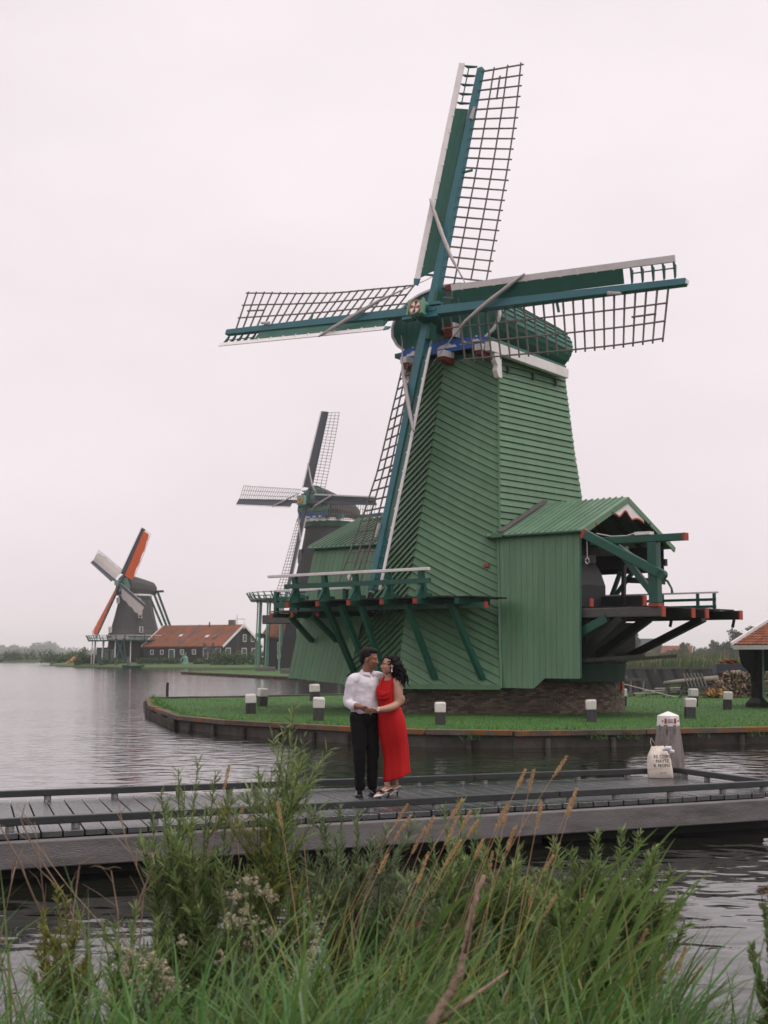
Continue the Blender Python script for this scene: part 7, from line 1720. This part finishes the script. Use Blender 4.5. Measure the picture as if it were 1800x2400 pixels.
shrub('yellow green young willow between the two tall shoots', 7.05, 640, [(610, 1790, 0), (655, 1800, .1), (690, 1890, 0), (590, 1880, .1), (700, 1960, 0), (630, 1960, -.1), (585, 1990, 0)], 'willowyellow', 12, dens=45, start=0.4, group=WG, stem_r=0.005)
shrub('silvery willow shrub in the middle below the couple', 7.4, 830, [(760, 1905, 0), (800, 1885, .1), (840, 1895, 0), (870, 1960, .1), (905, 1935, -.1), (750, 1980, 0), (790, 1960, -.1), (930, 2010, 0), (850, 2030, -.1), (720, 2040, 0), (960, 2040, .1)], 'willowgrey', 3, dens=130, start=0.15, group=WG, side=7)
shrub('bright willow shrub right of the woman among tan grasses', 7.3, 1060, [(1035, 1885, 0), (1075, 1870, .1), (1110, 1900, 0), (1010, 1950, .1), (1130, 1975, 0), (1050, 1960, -.1), (985, 2010, 0), (1090, 2030, .1)], 'willow', 4, dens=90, start=0.3, group=WG)
shrub('broad willow shrub leaning right over the water', 7.4, 1380, [(1290, 1960, 0.1), (1330, 1985, 0), (1390, 1945, 0), (1450, 1938, .1), (1490, 1945, 0), (1525, 1990, .1), (1560, 2030, 0), (1575, 2090, .1), (1540, 2110, -.1), (1480, 2060, 0), (1420, 2040, -.1), (1350, 2070, 0), (1590, 2150, 0), (1500, 2170, -.1), (1440, 2150, 0)], 'willow', 5, dens=170, start=0.12, group=WG, droop=0.35, stem_r=0.007, side=8)
shrub('low dark willow shrub at the foot of the leaning willow', 6.6, 1330, [(1300, 2060, 0), (1380, 2110, 0), (1430, 2170, .1), (1260, 2140, 0), (1500, 2230, 0), (1340, 2200, -.2)], 'willow', 6, dens=130, start=0.1, group=WG, side=7)
shrub('yellow green bush with pale tip at the far left', 6.7, 165, [(150, 2065, 0), (170, 2090, .1), (120, 2120, 0), (200, 2130, 0), (145, 2180, .1), (225, 2200, 0)], 'willowyellow', 7, leaf_len=(0.04, 0.08), dens=80, start=0.35, group=WG)
shrub('low willow shoots in front of the white blossom', 6.5, 330, [(285, 2150, 0), (330, 2110, 0), (380, 2140, .1), (410, 2190, 0), (270, 2230, 0), (440, 2230, 0)], 'willow', 8, dens=80, group=WG)
shrub('mid green shoots left of the middle of the bank', 6.9, 560, [(520, 2060, 0), (590, 2090, .1), (640, 2070, 0), (480, 2110, 0), (700, 2100, .1), (560, 2150, -.2), (750, 2090, 0)], 'willow', 9, dens=120, start=0.1, group=WG, side=7)
shrub('dark leafy plant at the right edge of the picture', 6.2, 1830, [(1800, 2075, 0), (1770, 2110, 0), (1850, 2080, 0), (1790, 2170, .1), (1740, 2200, 0), (1830, 2210, 0)], 'willow', 10, leaf_len=(0.04, 0.07), leaf_w=0.022, dens=80, group=WG)

shrub('young willow shoots between the golden grasses in the middle', 7.1, 1180, [(1130, 1990, 0), (1165, 1960, .1), (1210, 1980, 0), (1240, 2030, .1), (1150, 2060, 0), (1270, 2070, 0), (1190, 2100, -.1)], 'willow', 13, dens=110, start=0.15, group=WG)
shrub('silvery willow shoots just left of the dead branch', 6.8, 980, [(930, 2090, 0), (965, 2050, .1), (1005, 2075, 0), (1035, 2110, .1), (900, 2140, 0)], 'willowgrey', 14, dens=110, start=0.15, group=WG)

# white blossom plants
def blossom(label, Y, base_px, heads, m, seed):
    r = np.random.default_rng(seed); bx = PXW(base_px, Y); b0 = V((bx, Y, bank_z(bx, Y) - 0.05)); t = thing('blossom_plant', label, 'flower', tuple(b0), 0, 'blossoming plants on the bank')
    st = G(); VQ = []
    for px, py, rad in heads:
        Yh = Y + r.uniform(-0.15, 0.15)
        c = V((PXW(px, Yh), Yh, ZPY(py, Yh))) - b0; st.tube([V((r.uniform(-.05, .05), 0, 0)), c * 0.55 + V((r.uniform(-.04, .04), 0, 0)), c], [0.005, 0.004, 0.002], 5)
        lumps = [(c.x + r.normal(0, rad * 0.55), c.y + r.normal(0, rad * 0.5), c.z + r.normal(0, rad * 0.45), 0.012, 0.012, 0.010) for _ in range(14)]
        v, q = leaf_cloud(lumps, 190, 0.0055, r, 0.8); VQ.append((v, q))
    v, q = join_soup(VQ); soup('blossom', v, q, M[m], t, kind='stuff'); st.ob('stem', M['stem'], t)
blossom('plant with loose cream white blossom left of the bank middle', 6.5, 640, [(590, 2050, .03), (560, 2090, .035), (620, 2070, .03), (575, 2130, .04), (605, 2150, .045), (640, 2090, .025), (550, 2140, .03), (600, 2190, .035), (530, 2225, .03), (640, 2165, .03), (585, 2110, .03)], 'bloom', 1)
blossom('low plant with cream white blossom at the lower left', 6.0, 380, [(320, 2215, .03), (350, 2235, .04), (375, 2225, .03), (395, 2250, .035), (335, 2275, .04), (360, 2290, .04), (410, 2280, .03), (430, 2295, .035), (310, 2250, .03), (270, 2310, .03), (385, 2310, .03), (440, 2190, .02), (245, 2320, .02)], 'bloom', 2)
blossom('small pinkish seed plant at the right edge', 6.2, 1790, [(1765, 2075, .012), (1780, 2068, .012), (1788, 2092, .014)], 'twig', 3)

# golden grass stalks with seed heads
def stalk_mesh(h, lean, head_len, seed):
    r = np.random.default_rng(seed); pts = []; K = 12
    for k in range(K + 1):
        f = k / K; pts.append(V((lean * f ** 1.6 * h, 0.02 * sin(f * 3 + seed), h * f * sqrt(max(0.2, 1 - (lean * f) ** 2 * 0.4)))))
    g = G(); g.tube(pts, [0.0028 * (1 - 0.6 * k / K) for k in range(K + 1)], 5); stm = g.mesh('stem', M['tan'])
    d = (pts[-1] - pts[-3]).normalized(); n = 150; f = r.random(n); a = r.uniform(0, 2 * pi, n)
    prof_ = np.sin(np.clip(f * 0.94 + 0.06, 0, 1) * pi) ** 0.7
    top = np.array(pts[-1]); dd = np.array(d); s1 = np.array(d.cross(V((0, 1, 0.1))).normalized()); s2 = np.cross(dd, s1)
    c = top - dd * head_len * (1 - f)[:, None] * 1.0 + s1 * (np.cos(a) * 0.0045 * prof_)[:, None] + s2 * (np.sin(a) * 0.0045 * prof_)[:, None]
    out = dd * 0.85 + s1 * (np.cos(a) * 0.5)[:, None] + s2 * (np.sin(a) * 0.5)[:, None]; wd = np.cross(out, r.normal(size=(n, 3))); wd /= np.linalg.norm(wd, axis=1)[:, None]
    ln = r.uniform(0.008, 0.014, n)[:, None]; v = np.stack([c, c + out * ln * 0.5 + wd * 0.0028, c + out * ln, c + out * ln * 0.5 - wd * 0.0028], 1).reshape(-1, 3)
    return stm, (v, np.arange(n * 4).reshape(n, 4))
tips = [(1312, 1768), (1222, 1800), (1246, 1800), (1340, 1858), (1343, 1845), (1072, 1868), (1012, 1905), (1066, 1905), (1096, 1892), (1110, 1915), (1178, 1883), (1186, 1876), (1200, 1928), (1262, 1872), (1125, 1957), (1068, 1962), (945, 1880), (950, 1905), (1284, 1992), (1240, 2060), (1362, 2060), (1288, 2085), (1000, 1990), (1030, 2125), (655, 1875), (542, 1790), (557, 1888), (575, 1880), (672, 1930), (696, 1810), (1150, 1985), (990, 1930), (1400, 2085), (905, 1990), (1545, 2215), (1590, 2200), (1500, 2160), (1620, 2240)]
for i, (px, py) in enumerate(tips):
    rr_ = random.Random(500 + i); Y = rr_.uniform(6.3, 7.4); lean = rr_.uniform(0.10, 0.42) if px > 720 else rr_.uniform(-0.12, 0.15)
    zt = ZPY(py, Y)
    h0 = 1.2; bx = PXW(px, Y) - lean * 1.0; h = zt - bank_z(bx, Y); h = max(0.4, h); bx = PXW(px, Y) - lean * h; h = (zt - bank_z(bx, Y)) / sqrt(max(0.2, 1 - lean * lean * 0.4))
    stm, hd_ = stalk_mesh(h, lean, rr_.uniform(0.09, 0.15), 900 + i)
    t = thing('grass_stalk', ('tallest golden stalk, its seed head against the water right of the woman' if i == 0 else 'one of the golden stalks with orange seed heads left of the man' if px < 720 else 'one of the golden stalks hanging over the water at the lower right' if px > 1380 else 'one of the tall golden stalks whose seed heads stand before the jetty' if py < 1900 else 'one of the low golden stalks half hidden in the green bank grass'), 'grass stalk', (bx, Y, bank_z(bx, Y)), 0, 'golden seed head stalks among the bank grass')
    link('stem', stm, t); soup('seed_head', hd_[0], hd_[1], M['tan'], t)

# dry bare twigs at the left
def twig(Y, pts, seed, m='twig', r0=0.006):
    r = random.Random(seed); W = [V((PXW(px, Y), Y + r.uniform(-.05, .05), ZPY(py, Y))) for px, py in pts]
    bx, by = W[0].x, W[0].y; gz_ = bank_z(bx, by) - 0.1; W = [V((bx - (W[1].x - W[0].x) * 0.3, by, min(gz_, W[0].z - 0.02)))] + W
    g = G(); K = len(W); g.tube([w - W[0] for w in W], [r0 * (1 - 0.75 * k / K) for k in range(K)], 6)
    for k in range(1, K - 1):
        for s_ in range(2):
            p = W[k].lerp(W[k + 1], r.random()) - W[0]; d = (W[k + 1] - W[k]); q = p + V((d.x + r.uniform(-0.18, 0.18), r.uniform(-0.1, 0.1), abs(d.z) * 0.8)) * r.uniform(0.4, 0.8)
            g.tube([p, p.lerp(q, 0.5) + V((r.uniform(-.01, .01), 0, 0.01)), q], [r0 * 0.4, r0 * 0.3, r0 * 0.12], 5)
    t = g.ob('dry_twig', M[m], None, loc=tuple(W[0]), label='thin bare brown twig standing in the water side growth at the left', cat='twig', group='bare twigs at the left of the bank')
for i, pts in enumerate(([(150, 2330), (120, 2150), (60, 1990), (5, 1905)], [(135, 2350), (130, 2150), (115, 2020), (90, 1920)], [(160, 2300), (190, 2150), (200, 2030), (205, 2000)], [(250, 2300), (210, 2150), (100, 1980), (62, 1910)], [(300, 2280), (290, 2120), (270, 2030), (260, 2020)], [(340, 2250), (350, 2060), (310, 1960), (290, 1880)], [(60, 2350), (20, 2200), (45, 2050), (50, 2010)], [(280, 2260), (255, 2150), (190, 2080), (95, 1960)], [(90, 2380), (55, 2250), (30, 2180), (8, 2150)], [(330, 2280), (330, 2120), (375, 2010), (365, 1990)], [(200, 2320), (235, 2210), (180, 2120), (185, 2050)])):
    twig(6.9 + 0.15 * (i % 4), pts, 40 + i, r0=0.005 + 0.002 * (i % 3 == 0))
twig(6.9, [(820, 2230), (880, 2000), (905, 1950), (925, 1930)], 71)
# the dead branch
Yb = 5.0; W = [V((PXW(px, Yb), Yb + dy, ZPY(py, Yb))) for px, py, dy in ((930, 2440, -0.1), (985, 2390, -.05), (1035, 2330, 0), (1075, 2255, .02), (1092, 2185, .05), (1105, 2120, .08), (1135, 2050, .12))]
db = thing('dead_branch', 'bare brown dead branch slanting up through the long grass', 'branch', tuple(W[0]))
sm = []
for i in range(len(W) - 1):
    for j in range(4): sm.append(W[i].lerp(W[i + 1], j / 4) - W[0] + V((0.004 * sin(i * 5 + j * 2.3), 0, 0.004 * cos(i * 3 + j * 1.7))))
sm.append(W[-1] - W[0]); sm.insert(0, V((-0.25, -0.15, -0.5))); g = G(); g.tube(sm, [0.021 - 0.013 * i / len(sm) + 0.0014 * sin(i * 2.9) for i in range(len(sm))], 9); g.ob('limb', M['stick'], db, True)
def bp_(px, py, dy=0): return V((PXW(px, Yb), Yb + dy, ZPY(py, Yb))) - W[0]
G().tube([bp_(1000, 2375, -.03), bp_(1100, 2320, .05), bp_(1190, 2270, .12)], [0.010, 0.008, 0.004], 7).ob('side_branch', M['stick'], db, True)
G().tube([bp_(1085, 2220, .03), bp_(1098, 2150, .0), bp_(1112, 2050, -.03)], [0.007, 0.005, 0.003], 6).ob('side_branch', M['stick'], db, True)
G().tube([bp_(1022, 2372, -.05), bp_(1045, 2360, -.08)], [0.012, 0.010], 8).ob('broken_stub', M['freshwood'], db)
